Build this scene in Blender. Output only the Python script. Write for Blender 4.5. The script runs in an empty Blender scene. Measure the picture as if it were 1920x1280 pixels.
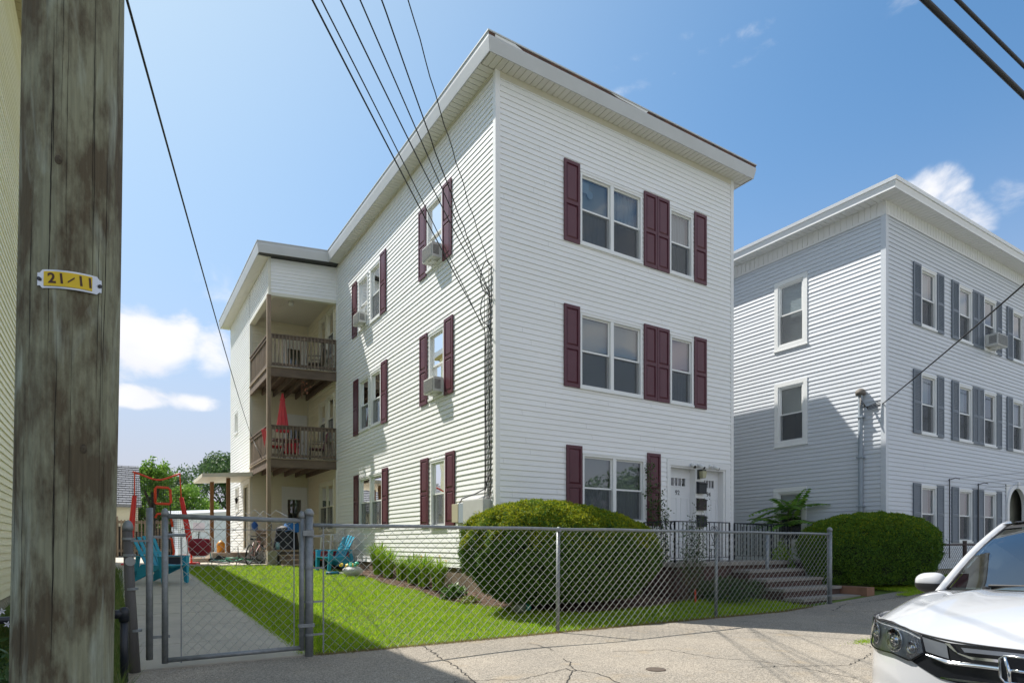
import bpy, bmesh, math, random
import numpy as np
from mathutils import Vector, Matrix
random.seed(7); RNG = np.random.default_rng(11)
SC = bpy.context.scene; COL = SC.collection
R = math.radians
# ------------------------------------------------------------------ camera
cam_d = bpy.data.cameras.new('camera'); cam = bpy.data.objects.new('camera', cam_d); COL.objects.link(cam)
cam.location = (-6.082, -10.163, 1.265); cam.rotation_euler = (R(90), 0, R(-32.36))
cam_d.sensor_width = 36; cam_d.lens = 22.106; cam_d.shift_y = 0.198; cam_d.clip_start = 0.05; cam_d.clip_end = 3000
SC.camera = cam
# ------------------------------------------------------------------ sun and sky
SUN_DIR = Vector((-0.36, 0.69, 1.0)).normalized()            # towards the sun
EL = math.asin(SUN_DIR.z); AZ = math.atan2(SUN_DIR.x, SUN_DIR.y)
sun_d = bpy.data.lights.new('sun', 'SUN'); sun = bpy.data.objects.new('sun', sun_d); COL.objects.link(sun)
sun_d.energy = 4.55; sun_d.angle = R(0.53); sun_d.color = (1.0, 0.955, 0.88)
sun.rotation_euler = SUN_DIR.to_track_quat('Z', 'Y').to_euler(); sun.location = (0, 0, 40)
W = bpy.data.worlds.new('World'); SC.world = W; W.use_nodes = True
nt = W.node_tree; nt.nodes.clear()
def N(t, kind, **kw):
    n = t.nodes.new(kind)
    for k, v in kw.items(): setattr(n, k, v)
    return n
out = N(nt, 'ShaderNodeOutputWorld'); bg = N(nt, 'ShaderNodeBackground'); bg.inputs[1].default_value = 0.12
sky = N(nt, 'ShaderNodeTexSky', sky_type='NISHITA', sun_disc=False, sun_elevation=EL, sun_rotation=AZ)
sky.air_density = 1.0; sky.dust_density = 0.6; sky.ozone_density = 1.6
tc = N(nt, 'ShaderNodeTexCoord')
def vdir(x, y):                                              # world direction of a point of the sky
    f = 1179.; X = (x-960)/f; Z = (1020-y)/f; a = R(32.36); s, c = math.sin(a), math.cos(a)
    return Vector((X*c+s, -X*s+c, Z)).normalized()
nz1 = N(nt, 'ShaderNodeTexNoise'); nz1.inputs['Scale'].default_value = 9; nz1.inputs['Detail'].default_value = 12; nz1.inputs['Roughness'].default_value = .58; nz1.inputs['Distortion'].default_value = .35
mp = N(nt, 'ShaderNodeMapping'); mp.inputs['Scale'].default_value = (1, 1, 1.7)
nt.links.new(tc.outputs['Generated'], mp.inputs[0]); nt.links.new(mp.outputs[0], nz1.inputs['Vector'])
def mathn(t, op, a, b=None, clamp=False):
    n = N(t, 'ShaderNodeMath', operation=op, use_clamp=clamp)
    for i, v in enumerate((a, b)):
        if v is None: continue
        if isinstance(v, (int, float)): n.inputs[i].default_value = v
        else: t.links.new(v, n.inputs[i])
    return n.outputs[0]
def blob(x, y, ax, az, wgt, tilt=0.0, d=None):               # one cloud: an ellipse of directions, broken by noise
    d = Vector(d).normalized() if d else vdir(x, y); side = Vector((d.y, -d.x, 0)).normalized(); up = side.cross(d).normalized()
    if tilt: side, up = side*math.cos(tilt)+up*math.sin(tilt), up*math.cos(tilt)-side*math.sin(tilt)
    def dot(v):
        n = N(nt, 'ShaderNodeVectorMath', operation='DOT_PRODUCT'); nt.links.new(tc.outputs['Generated'], n.inputs[0]); n.inputs[1].default_value = v; return n.outputs['Value']
    a = mathn(nt, 'POWER', mathn(nt, 'ABSOLUTE', mathn(nt, 'DIVIDE', dot(side), ax)), 2.0)
    b = mathn(nt, 'POWER', mathn(nt, 'ABSOLUTE', mathn(nt, 'DIVIDE', dot(up), az)), 2.0)
    fr = mathn(nt, 'GREATER_THAN', dot(d), 0.0)
    r = mathn(nt, 'SUBTRACT', 1.0, mathn(nt, 'ADD', a, b), True)
    return mathn(nt, 'MULTIPLY', mathn(nt, 'MULTIPLY', r, fr), wgt)
blobs = [blob(262, 640, .085, .062, 1.1), blob(330, 622, .05, .045, .7), blob(392, 655, .045, .05, .62), blob(170, 660, .08, .06, 1.0), blob(255, 742, .07, .022, 1.1), blob(345, 750, .055, .019, .9), blob(120, 745, .08, .03, .9),
         blob(1764, 350, .040, .028, .72, -.4), blob(1800, 385, .042, .024, .62, -.6), blob(1838, 412, .028, .032, .5), blob(1880, 375, .05, .03, .32), blob(1725, 350, .05, .02, .4, .2), blob(375, 505, .04, .03, .25),
         blob(1400, 60, .26, .014, .40, .19), blob(1560, 15, .14, .014, .38, .2), blob(1230, 95, .08, .01, .3, .19), blob(430, 560, .05, .05, .2)]
blobs += [blob(0, 0, .55, .22, 1.2, 0, dd) for dd in ((.2, -1, .45), (1.0, -.6, .5), (-.9, -.7, .4), (.6, -1, 1.0), (-.5, -1, .95), (1, -.1, 1.1))]   # unseen clouds added over the street side to brighten the front walls
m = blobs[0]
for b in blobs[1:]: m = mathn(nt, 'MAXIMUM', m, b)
dens = mathn(nt, 'ADD', m, mathn(nt, 'MULTIPLY', mathn(nt, 'SUBTRACT', nz1.outputs['Fac'], 0.5), 2.7))
gate = mathn(nt, 'MULTIPLY', m, 3.0, True)
cr = N(nt, 'ShaderNodeMapRange', interpolation_type='SMOOTHSTEP'); cr.inputs['From Min'].default_value = .28; cr.inputs['From Max'].default_value = .98
nt.links.new(dens, cr.inputs['Value'])
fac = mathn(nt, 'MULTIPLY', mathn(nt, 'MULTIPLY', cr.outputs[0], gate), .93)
nz2 = N(nt, 'ShaderNodeTexNoise'); nz2.inputs['Scale'].default_value = 9; nz2.inputs['Detail'].default_value = 4; nt.links.new(mp.outputs[0], nz2.inputs['Vector'])
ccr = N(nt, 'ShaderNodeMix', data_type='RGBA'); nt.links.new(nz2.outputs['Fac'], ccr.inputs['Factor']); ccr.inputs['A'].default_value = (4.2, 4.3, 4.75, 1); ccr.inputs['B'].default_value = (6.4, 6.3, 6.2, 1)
# milky summer air: the clear-sky colour carries a little white scattering everywhere
gn = N(nt, 'ShaderNodeMix', data_type='RGBA', blend_type='MULTIPLY'); gn.inputs['Factor'].default_value = 1; gn.inputs['B'].default_value = (.50, .84, .98, 1); nt.links.new(sky.outputs[0], gn.inputs['A'])
def ndot(v):
    n = N(nt, 'ShaderNodeVectorMath', operation='DOT_PRODUCT'); nt.links.new(tc.outputs['Generated'], n.inputs[0]); n.inputs[1].default_value = v; return n.outputs['Value']
glw = N(nt, 'ShaderNodeMix', data_type='RGBA'); glw.inputs['B'].default_value = (3.55, 4.35, 5.0, 1); nt.links.new(gn.outputs['Result'], glw.inputs['A'])
nt.links.new(mathn(nt, 'MULTIPLY', mathn(nt, 'POWER', mathn(nt, 'MAXIMUM', ndot(SUN_DIR), 0.0), 4.0), 1.1, True), glw.inputs['Factor'])   # sun-side whitening
hz = N(nt, 'ShaderNodeMix', data_type='RGBA'); hz.inputs['B'].default_value = (3.4, 3.3, 3.75, 1); nt.links.new(glw.outputs['Result'], hz.inputs['A'])
zz = mathn(nt, 'DIVIDE', mathn(nt, 'MAXIMUM', ndot((0, 0, 1)), 0.0), .30)
nt.links.new(mathn(nt, 'POWER', 2.718, mathn(nt, 'MULTIPLY', mathn(nt, 'MULTIPLY', zz, zz), -1.0)), hz.inputs['Factor'])   # low haze
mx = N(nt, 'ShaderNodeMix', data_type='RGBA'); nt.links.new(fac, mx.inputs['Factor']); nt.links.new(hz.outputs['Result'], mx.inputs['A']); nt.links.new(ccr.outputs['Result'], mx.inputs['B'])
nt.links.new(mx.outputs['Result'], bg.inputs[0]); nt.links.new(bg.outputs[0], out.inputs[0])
SC.view_settings.view_transform = 'Standard'; SC.view_settings.look = 'None'; SC.view_settings.gamma = 1; SC.view_settings.exposure = 0.65
SC.render.engine = 'CYCLES'
try: SC.cycles.max_bounces = 8; SC.cycles.transparent_max_bounces = 24
except Exception: pass
# ------------------------------------------------------------------ mesh helpers
def ident(p): return p
class MB:
    def __init__(s): s.v = []; s.f = []; s.m = []
    def face(s, pts, m=0):
        i = len(s.v); s.v.extend([tuple(p) for p in pts]); s.f.append(tuple(range(i, i+len(pts)))); s.m.append(m)
    def hexa(s, c, m=0):                                     # 8 corners: 4 below, 4 above, same order
        i = len(s.v); s.v.extend([tuple(p) for p in c])
        for q in ((0, 3, 2, 1), (4, 5, 6, 7), (0, 1, 5, 4), (1, 2, 6, 5), (2, 3, 7, 6), (3, 0, 4, 7)): s.f.append(tuple(i+k for k in q)); s.m.append(m)
    def box(s, x0, x1, y0, y1, z0, z1, m=0, T=None):
        c = [(x0, y0, z0), (x1, y0, z0), (x1, y1, z0), (x0, y1, z0), (x0, y0, z1), (x1, y0, z1), (x1, y1, z1), (x0, y1, z1)]
        s.hexa([T(*p) for p in c] if T else c, m)
    def bar(s, a, b, w, h, m=0, up=(0, 0, 1)):               # rectangular bar from a to b
        a = Vector(a); b = Vector(b); d = (b-a).normalized(); u = Vector(up)
        if abs(d.dot(u)) > .97: u = Vector((0, 1, 0))
        sd = d.cross(u).normalized(); u = sd.cross(d).normalized(); sd *= w/2; u *= h/2
        s.hexa([a-sd-u, a+sd-u, a+sd+u, a-sd+u, b-sd-u, b+sd-u, b+sd+u, b-sd+u], m)
    def tube(s, pts, r, n=8, m=0, cap=True):
        pts = [Vector(p) for p in pts]; rr = r if hasattr(r, '__len__') else [r]*len(pts); base = len(s.v); prev = None
        for i, p in enumerate(pts):
            d = (pts[min(i+1, len(pts)-1)]-pts[max(i-1, 0)])
            if d.length < 1e-9: d = Vector((0, 0, 1))
            d.normalize()
            if prev is None: u = d.orthogonal().normalized()
            else:
                u = prev-d*prev.dot(d)
                u = u.normalized() if u.length > 1e-6 else d.orthogonal().normalized()
            prev = u; w = d.cross(u)
            for k in range(n):
                t = 2*math.pi*k/n; s.v.append(tuple(p+(u*math.cos(t)+w*math.sin(t))*rr[i]))
        for i in range(len(pts)-1):
            for k in range(n):
                a = base+i*n+k; b = base+i*n+(k+1) % n; s.f.append((a, b, b+n, a+n)); s.m.append(m)
        if cap:
            s.f.append(tuple(base+k for k in range(n))[::-1]); s.m.append(m); e = base+(len(pts)-1)*n
            s.f.append(tuple(e+k for k in range(n))); s.m.append(m)
    def lathe(s, c, prof, n=16, m=0, axis=None):             # prof: (r, h) along axis from c
        ax = Vector(axis or (0, 0, 1)).normalized(); u = ax.orthogonal().normalized(); w = ax.cross(u); c = Vector(c); base = len(s.v)
        for r, h in prof:
            for k in range(n):
                t = 2*math.pi*k/n; s.v.append(tuple(c+ax*h+(u*math.cos(t)+w*math.sin(t))*max(r, 1e-4)))
        for i in range(len(prof)-1):
            for k in range(n):
                a = base+i*n+k; b = base+i*n+(k+1) % n; s.f.append((a, b, b+n, a+n)); s.m.append(m)
        s.f.append(tuple(base+k for k in range(n))[::-1]); s.m.append(m); e = base+(len(prof)-1)*n
        s.f.append(tuple(e+k for k in range(n))); s.m.append(m)
    def grid(s, fn, nu, nv, m=0):                            # fn(i/nu, j/nv) -> point
        base = len(s.v)
        for i in range(nu+1):
            for j in range(nv+1): s.v.append(tuple(fn(i/nu, j/nv)))
        for i in range(nu):
            for j in range(nv):
                a = base+i*(nv+1)+j; s.f.append((a, a+1, a+nv+2, a+nv+1)); s.m.append(m)
    def build(s, name, mats, parent=None, smooth=False, recalc=True, bevel=0):
        if not isinstance(mats, (list, tuple)): mats = [mats]
        me = bpy.data.meshes.new(name); off = wloc(parent)
        me.from_pydata([(v[0]-off[0], v[1]-off[1], v[2]-off[2]) for v in s.v], [], s.f)
        for mt in mats: me.materials.append(mt)
        if len(mats) > 1: me.polygons.foreach_set('material_index', s.m)
        if recalc:
            b = bmesh.new(); b.from_mesh(me); bmesh.ops.recalc_face_normals(b, faces=b.faces); b.to_mesh(me); b.free()
        if smooth: me.polygons.foreach_set('use_smooth', [True]*len(me.polygons))
        o = bpy.data.objects.new(name, me); COL.objects.link(o)
        if parent: o.parent = parent
        if bevel:
            md = o.modifiers.new('bevel', 'BEVEL'); md.width = bevel; md.segments = 2; md.limit_method = 'ANGLE'
        return o
def wloc(o):
    v = Vector((0, 0, 0))
    while o is not None: v = v+o.location; o = o.parent
    return v
def npmesh(name, V, F, mats, parent=None, mi=None, smooth=False):
    me = bpy.data.meshes.new(name); V = np.asarray(V, float)-np.array(wloc(parent)); F = np.asarray(F, np.int32); k = F.shape[1]
    me.vertices.add(len(V)); me.vertices.foreach_set('co', V.astype(np.float32).ravel())
    me.loops.add(F.size); me.loops.foreach_set('vertex_index', F.ravel())
    me.polygons.add(len(F)); me.polygons.foreach_set('loop_start', np.arange(0, F.size, k, dtype=np.int32)); me.polygons.foreach_set('loop_total', np.full(len(F), k, np.int32))
    for mt in (mats if isinstance(mats, (list, tuple)) else [mats]): me.materials.append(mt)
    if mi is not None: me.polygons.foreach_set('material_index', np.asarray(mi, np.int32))
    if smooth: me.polygons.foreach_set('use_smooth', np.ones(len(F), bool))
    me.update(calc_edges=True); me.validate()
    o = bpy.data.objects.new(name, me); COL.objects.link(o)
    if parent: o.parent = parent
    return o
def tag(o, label=None, cat=None, group=None, kind=None):
    if label: o['label'] = label
    if cat: o['category'] = cat
    if group: o['group'] = group
    if kind: o['kind'] = kind
    return o
def empty(name, loc, label, cat, group=None):
    o = bpy.data.objects.new(name, None); COL.objects.link(o); o.location = loc; o.empty_display_size = .2
    return tag(o, label, cat, group)
def copy_tree(o, parent=None):
    c = o.copy(); COL.objects.link(c); c.parent = parent
    for ch in [k for k in bpy.data.objects if k.parent is o]: copy_tree(ch, c)
    return c
# ------------------------------------------------------------------ materials
MATS = {}
def mat(name, col, rough=.6, noise=None, bump=None, metal=0, spec=.5, col2=None, island=None, trans=0, coat=0, stretch=None, emit=None):
    """noise=(scale, amount) mixes col with col2 (or a darker col); bump=(scale, strength, distance)"""
    if name in MATS: return MATS[name]
    mt = bpy.data.materials.new(name); mt.use_nodes = True; t = mt.node_tree; p = t.nodes['Principled BSDF']; MATS[name] = mt
    p.inputs['Base Color'].default_value = (*col, 1); p.inputs['Roughness'].default_value = rough; p.inputs['Metallic'].default_value = metal
    p.inputs['Specular IOR Level'].default_value = spec
    if coat: p.inputs['Coat Weight'].default_value = coat; p.inputs['Coat Roughness'].default_value = .03
    c = N(t, 'ShaderNodeTexCoord'); vec = c.outputs['Object']
    if stretch:
        mpn = N(t, 'ShaderNodeMapping'); mpn.inputs['Scale'].default_value = stretch; t.links.new(vec, mpn.inputs[0]); vec = mpn.outputs[0]
    src = None
    if noise:
        nz = N(t, 'ShaderNodeTexNoise'); nz.inputs['Scale'].default_value = noise[0]; nz.inputs['Detail'].default_value = 8; nz.inputs['Roughness'].default_value = .65
        t.links.new(vec, nz.inputs['Vector'])
        mr = N(t, 'ShaderNodeMapRange'); mr.inputs['From Min'].default_value = .35; mr.inputs['From Max'].default_value = .68; mr.inputs['To Max'].default_value = noise[1]
        t.links.new(nz.outputs['Fac'], mr.inputs['Value'])
        mx = N(t, 'ShaderNodeMix', data_type='RGBA'); mx.inputs['A'].default_value = (*col, 1); mx.inputs['B'].default_value = (*(col2 or tuple(k*.6 for k in col)), 1)
        t.links.new(mr.outputs[0], mx.inputs['Factor']); src = mx.outputs['Result']
    if island:
        g = N(t, 'ShaderNodeNewGeometry'); rp = N(t, 'ShaderNodeValToRGB'); rp.color_ramp.interpolation = 'LINEAR'
        els = rp.color_ramp.elements; n = len(island)
        while len(els) < n: els.new(.5)
        for i, k in enumerate(island): els[i].position = i/(n-1); els[i].color = (*k, 1)
        t.links.new(g.outputs['Random Per Island'], rp.inputs[0])
        if src is None: src = rp.outputs[0]
        else:
            m2 = N(t, 'ShaderNodeMix', data_type='RGBA', blend_type='MIX'); m2.inputs['Factor'].default_value = .65
            t.links.new(src, m2.inputs['A']); t.links.new(rp.outputs[0], m2.inputs['B']); src = m2.outputs['Result']
    if src is not None: t.links.new(src, p.inputs['Base Color'])
    if bump:
        nb = N(t, 'ShaderNodeTexNoise'); nb.inputs['Scale'].default_value = bump[0]; nb.inputs['Detail'].default_value = 6; t.links.new(vec, nb.inputs['Vector'])
        bp = N(t, 'ShaderNodeBump'); bp.inputs['Strength'].default_value = bump[1]; bp.inputs['Distance'].default_value = bump[2]
        t.links.new(nb.outputs['Fac'], bp.inputs['Height']); t.links.new(bp.outputs[0], p.inputs['Normal'])
    if trans:
        o = t.nodes['Material Output']; tr = N(t, 'ShaderNodeBsdfTranslucent'); ms = N(t, 'ShaderNodeMixShader'); ms.inputs[0].default_value = trans
        if src is not None: t.links.new(src, tr.inputs[0])
        else: tr.inputs[0].default_value = (*col, 1)
        t.links.new(p.outputs[0], ms.inputs[1]); t.links.new(tr.outputs[0], ms.inputs[2]); t.links.new(ms.outputs[0], o.inputs[0])
    if emit: p.inputs['Emission Color'].default_value = (*emit, 1); p.inputs['Emission Strength'].default_value = 1
    return mt
def glass_mat(name, tint=(.75, .85, .88), refl=.12, rough=.01):
    mt = bpy.data.materials.new(name); mt.use_nodes = True; t = mt.node_tree; t.nodes.clear(); MATS[name] = mt
    o = N(t, 'ShaderNodeOutputMaterial'); tr = N(t, 'ShaderNodeBsdfTransparent'); tr.inputs[0].default_value = (*tint, 1)
    gl = N(t, 'ShaderNodeBsdfGlossy'); gl.inputs['Roughness'].default_value = rough; gl.inputs[0].default_value = (1, 1, 1, 1)
    c = N(t, 'ShaderNodeTexCoord'); nb = N(t, 'ShaderNodeTexNoise'); nb.inputs['Scale'].default_value = 1.6; nb.inputs['Detail'].default_value = 1; t.links.new(c.outputs['Object'], nb.inputs['Vector'])
    bp = N(t, 'ShaderNodeBump'); bp.inputs['Strength'].default_value = .12; bp.inputs['Distance'].default_value = .01; t.links.new(nb.outputs['Fac'], bp.inputs['Height']); t.links.new(bp.outputs[0], gl.inputs['Normal'])
    fr = N(t, 'ShaderNodeFresnel'); fr.inputs[0].default_value = 1.5; ad = mathn(t, 'ADD', fr.outputs[0], refl, True)
    ms = N(t, 'ShaderNodeMixShader'); t.links.new(ad, ms.inputs[0]); t.links.new(tr.outputs[0], ms.inputs[1]); t.links.new(gl.outputs[0], ms.inputs[2]); t.links.new(ms.outputs[0], o.inputs[0])
    return mt
VINYL = mat('white_vinyl_siding', (.855, .86, .86), .42, noise=(.9, .34), col2=(.70, .70, .65), bump=(30, .15, .004), stretch=(.35, .35, 1))
VPORCH = mat('cream_porch_vinyl_siding', (.74, .69, .54), .5, noise=(.9, .3), col2=(.62, .56, .42), bump=(30, .15, .004), stretch=(.35, .35, 1))  # porch inner walls: a creamier tone than the outer siding
VGREY = mat('light_grey_vinyl_siding', (.63, .66, .70), .42, noise=(.9, .25), col2=(.53, .55, .58), bump=(30, .15, .004), stretch=(.35, .35, 1))
VCREAM = mat('cream_siding', (.86, .82, .58), .5, noise=(.7, .2), col2=(.74, .70, .50), bump=(30, .15, .004), stretch=(.35, .35, 1))
SEAM = mat('siding_seam_dirt', (.42, .43, .42), .6)
TRIM = mat('white_trim', (.80, .80, .79), .38, noise=(2, .10), col2=(.6, .6, .56))
SOFF = mat('beige_soffit', (.70, .68, .61), .5, noise=(1.5, .2), col2=(.55, .53, .46))
FASC = mat('grey_aluminium_fascia', (.56, .57, .57), .4, noise=(1.2, .3), col2=(.42, .42, .40))
RUST = mat('rusty_dark_edge', (.05, .04, .04), .8, noise=(5, .9), col2=(.20, .08, .045))
DRIP = mat('roof_membrane_edge', (.55, .57, .58), .35)
TAR = mat('roof_tar', (.08, .08, .08), .9)
MAROON = mat('maroon_shutter_plastic', (.092, .020, .032), .36, noise=(3, .35), col2=(.13, .045, .058))
SLATE = mat('slate_shutter_plastic', (.135, .165, .20), .45, noise=(4, .2), col2=(.11, .13, .16))
VWIN = mat('white_window_vinyl', (.80, .81, .80), .32)
ROOM = mat('dark_room', (.035, .037, .04), .9)
BLIND = mat('white_blind', (.62, .63, .62), .6)
CURT = mat('pale_curtain', (.55, .58, .60), .8, noise=(14, .5), col2=(.32, .35, .38), stretch=(1, 1, .05))
SCREEN = mat('insect_screen', (.09, .10, .105), .8)
GLASS = glass_mat('window_glass', (.62, .68, .70), .10)
CONC = mat('concrete', (.42, .39, .34), .85, noise=(3, .6), col2=(.33, .31, .27), bump=(60, .5, .01))
FOUND = mat('foundation_brown', (.20, .15, .10), .9, noise=(3, .8), col2=(.12, .09, .06), bump=(20, .6, .02))
GALV = mat('galvanised_steel', (.27, .29, .30), .5, noise=(14, .8), col2=(.17, .185, .19), metal=.4, bump=(80, .2, .002))
WIREM = mat('chain_link_wire', (.58, .60, .59), .45, metal=.15)
BLACK = mat('black_iron', (.012, .015, .022), .4)
CABLE = mat('black_cable', (.012, .012, .013), .5)
WOODG = mat('weathered_wood', (.25, .195, .145), .85, noise=(6, .9), col2=(.12, .09, .065), bump=(25, .6, .01), stretch=(1, 1, .12))
WOODH = mat('weathered_wood_boards', (.18, .13, .095), .85, noise=(6, .9), col2=(.09, .065, .05), bump=(25, .6, .01), stretch=(.12, 1, 1))
WOODL = mat('pale_worn_wood', (.34, .27, .19), .85, noise=(7, .8), col2=(.2, .15, .10), bump=(25, .5, .01), stretch=(.3, .3, 1))
RED = mat('red_plastic', (.80, .035, .025), .4, noise=(5, .4), col2=(.62, .05, .04))
ORANGE = mat('red_orange_foam', (.82, .08, .03), .6)
BLUEP = mat('turquoise_plastic', (.015, .30, .46), .38, noise=(5, .2), col2=(.02, .25, .38))
WHITEP = mat('white_plastic', (.75, .75, .73), .4)
DARKP = mat('dark_plastic', (.03, .03, .035), .5)
def fnoise(u, v): return .5*math.sin(1.3*u+.7*v)+.3*math.sin(2.9*u-1.7*v+1)+.2*math.sin(4.7*v+2.2*u)
def gz(u, v):                                                # height of the ground
    z = min(max(.048*(v+3.0), 0), .64)
    if v > -7.4: z += min(max(.05*(u-4.5), 0), .45)*min(1, (v+7.4)/2)
    if v < -3.3: z += .022*fnoise(u*.8, v*.8)*min(1, (-3.3-v)/.6)
    if v < -7.3: z = -.17+.01*fnoise(u*.4, v*.4)
    return z
# ------------------------------------------------------------------ building kit (a along the wall, z up, d outwards)
def siding(mb, T, a0, a1, z0, z1, opens=(), course=.1065, lip=.0185, top=.001, seams=0, seam_m=1, rnd=None):
    n = int(math.ceil((z1-z0)/course)); rnd = rnd or random.Random(3)
    rj = random.Random(int(abs(z0*97+a0*31))+1); base_lip = lip
    for i in range(n):
        b = z0+i*course; t = min(b+course, z1); lip = base_lip+rj.uniform(-.0022, .0022)
        def dd(z): return lip+(top-lip)*(z-b)/course
        cuts = {a0, a1}
        ov = [o for o in opens if o[3] > b and o[2] < t and o[1] > a0 and o[0] < a1]
        for o in ov: cuts.add(max(a0, o[0])); cuts.add(min(a1, o[1]))
        cuts = sorted(cuts)
        for p, q in zip(cuts, cuts[1:]):
            if q-p < 1e-5: continue
            mid = (p+q)/2; rng = [(b, t)]
            for o in ov:
                if o[0] < mid < o[1]:
                    nr = []
                    for lo, hi in rng:
                        if o[3] <= lo or o[2] >= hi: nr.append((lo, hi)); continue
                        if o[2] > lo: nr.append((lo, o[2]))
                        if o[3] < hi: nr.append((o[3], hi))
                    rng = nr
            for lo, hi in rng:
                if hi-lo < .002: continue
                mb.face([T(p, lo, dd(lo)), T(q, lo, dd(lo)), T(q, hi, dd(hi)), T(p, hi, dd(hi))])
                if lo == b: mb.face([T(p, lo, 0), T(q, lo, 0), T(q, lo, lip), T(p, lo, lip)])
                if seams and hi-lo > course*.8 and rnd.random() < seams*(q-p):
                    s = rnd.uniform(p, q); mb.face([T(s, lo+.003, dd(lo)+.0012), T(s+.004, lo+.003, dd(lo)+.0012), T(s+.004, hi-.004, dd(hi)+.0012), T(s, hi-.004, dd(hi)+.0012)], seam_m)
def unit_window(house, T, a0, a1, z0, z1, nu=1, upper='blind', lower='screen', fw=.045, sill=True, mull=.05, label=None, split=.5, casing=0, frame_mat=None):
    fm = frame_mat or VWIN
    f = MB(); c = casing
    if c:
        for q in ((a0-c, a0, z0-c, z1+c), (a1, a1+c, z0-c, z1+c), (a0, a1, z1, z1+c), (a0, a1, z0-c, z0)): f.box(q[0], q[1], q[2], q[3], -.01, .032, T=T)
        f.box(a0-c-.02, a1+c+.02, z0-c-.03, z0-c, -.01, .05, T=T)
    F = .032 if not c else .012
    f.box(a0, a0+fw, z0, z1, -.10, F, T=T); f.box(a1-fw, a1, z0, z1, -.10, F, T=T)
    f.box(a0+fw, a1-fw, z1-fw, z1, -.10, F, T=T); f.box(a0+fw, a1-fw, z0, z0+fw*.9, -.10, F+.006, T=T)
    if sill and not c: f.box(a0-.02, a1+.02, z0-.045, z0, -.02, .052, T=T); f.box(a0-.015, a1+.015, z1, z1+.03, -.02, .042, T=T)
    w = (a1-a0-2*fw-(nu-1)*mull)/nu; units = []
    for i in range(nu):
        x0 = a0+fw+i*(w+mull); units.append((x0, x0+w))
        if i < nu-1: f.box(x0+w, x0+w+mull, z0+fw*.9, z1-fw, -.10, F-.004, T=T)
    # dark room behind
    A0, A1, Z0, Z1 = a0+fw*.5, a1-fw*.5, z0+fw*.4, z1-fw*.4
    pts = lambda d: [T(A0, Z0, d), T(A1, Z0, d), T(A1, Z1, d), T(A0, Z1, d)]
    n, b = pts(-.101), pts(-.75); f.face(b, 1)
    for k in range(4): f.face([n[k], n[(k+1) % 4], b[(k+1) % 4], b[k]], 1)
    wo = f.build('window', [fm, ROOM], house)
    if label: wo['label'] = label
    s = MB(); g = MB(); bl = MB(); sc = MB(); sw = .035
    for i, (x0, x1) in enumerate(units):
        zm = z0+fw*.9+(z1-fw-z0-fw*.9)*split; zb, zt = z0+fw*.9, z1-fw
        for (lo, hi, d) in ((zm-.018, zt, -.018), (zb, zm+.018, -.052)):
            s.box(x0, x0+sw, lo, hi, d-.025, d, T=T); s.box(x1-sw, x1, lo, hi, d-.025, d, T=T); s.box(x0+sw, x1-sw, hi-sw, hi, d-.025, d, T=T); s.box(x0+sw, x1-sw, lo, lo+sw, d-.025, d, T=T)
            g.face([T(x0+sw, lo+sw, d-.012), T(x1-sw, lo+sw, d-.012), T(x1-sw, hi-sw, d-.012), T(x0+sw, hi-sw, d-.012)])
        up = upper[i] if isinstance(upper, (list, tuple)) else upper; lw = lower[i] if isinstance(lower, (list, tuple)) else lower
        def cover(kind, lo, hi):
            if kind == 'blind':
                k = int((hi-lo)/.026)
                for j in range(k): zz = lo+j*.026; bl.face([T(x0, zz, -.130), T(x1, zz, -.130), T(x1, zz+.0235, -.114), T(x0, zz+.0235, -.114)])
            elif kind == 'shade': bl.face([T(x0, lo, -.12), T(x1, lo, -.12), T(x1, hi, -.12), T(x0, hi, -.12)])
            elif kind == 'pink': bl.face([T(x0, lo, -.12), T(x1, lo, -.12), T(x1, hi, -.12), T(x0, hi, -.12)], 2)
            elif kind == 'curtain':
                M = 26
                for j in range(M):
                    xa, xb = x0+(x1-x0)*j/M, x0+(x1-x0)*(j+1)/M; da = -.15+.022*math.sin(j*1.7)+.01*math.sin(j*.9); db = -.15+.022*math.sin((j+1)*1.7)+.01*math.sin((j+1)*.9)
                    bl.face([T(xa, lo, da), T(xb, lo, db), T(xb, hi, db), T(xa, hi, da)], 1)
        cover(up, zm, zt)
        for q in (lw.split('+') if lw else []):
            if q == 'screen': sc.face([T(x0+.01, zb+.01, -.022), T(x1-.01, zb+.01, -.022), T(x1-.01, zm, -.022), T(x0+.01, zm, -.022)])
            else: cover(q, zb, zm)
    s.build('sash', fm, wo); g.build('glass', GLASS, wo, recalc=False)
    if bl.f: bl.build('blind', [BLIND, CURT, PINKS], wo, recalc=False)
    if sc.f: sc.build('insect_screen', SCRM, wo, recalc=False)
    return wo
PINKS = mat('pink_shade', (.62, .40, .46), .7)
SCRM = bpy.data.materials.new('screen_mesh'); SCRM.use_nodes = True
_t = SCRM.node_tree; _t.nodes.clear(); _o = N(_t, 'ShaderNodeOutputMaterial'); _tr = N(_t, 'ShaderNodeBsdfTransparent'); _df = N(_t, 'ShaderNodeBsdfDiffuse'); _df.inputs[0].default_value = (.13, .14, .15, 1)
_ms = N(_t, 'ShaderNodeMixShader'); _ms.inputs[0].default_value = .55; _t.links.new(_tr.outputs[0], _ms.inputs[1]); _t.links.new(_df.outputs[0], _ms.inputs[2]); _t.links.new(_ms.outputs[0], _o.inputs[0])
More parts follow.
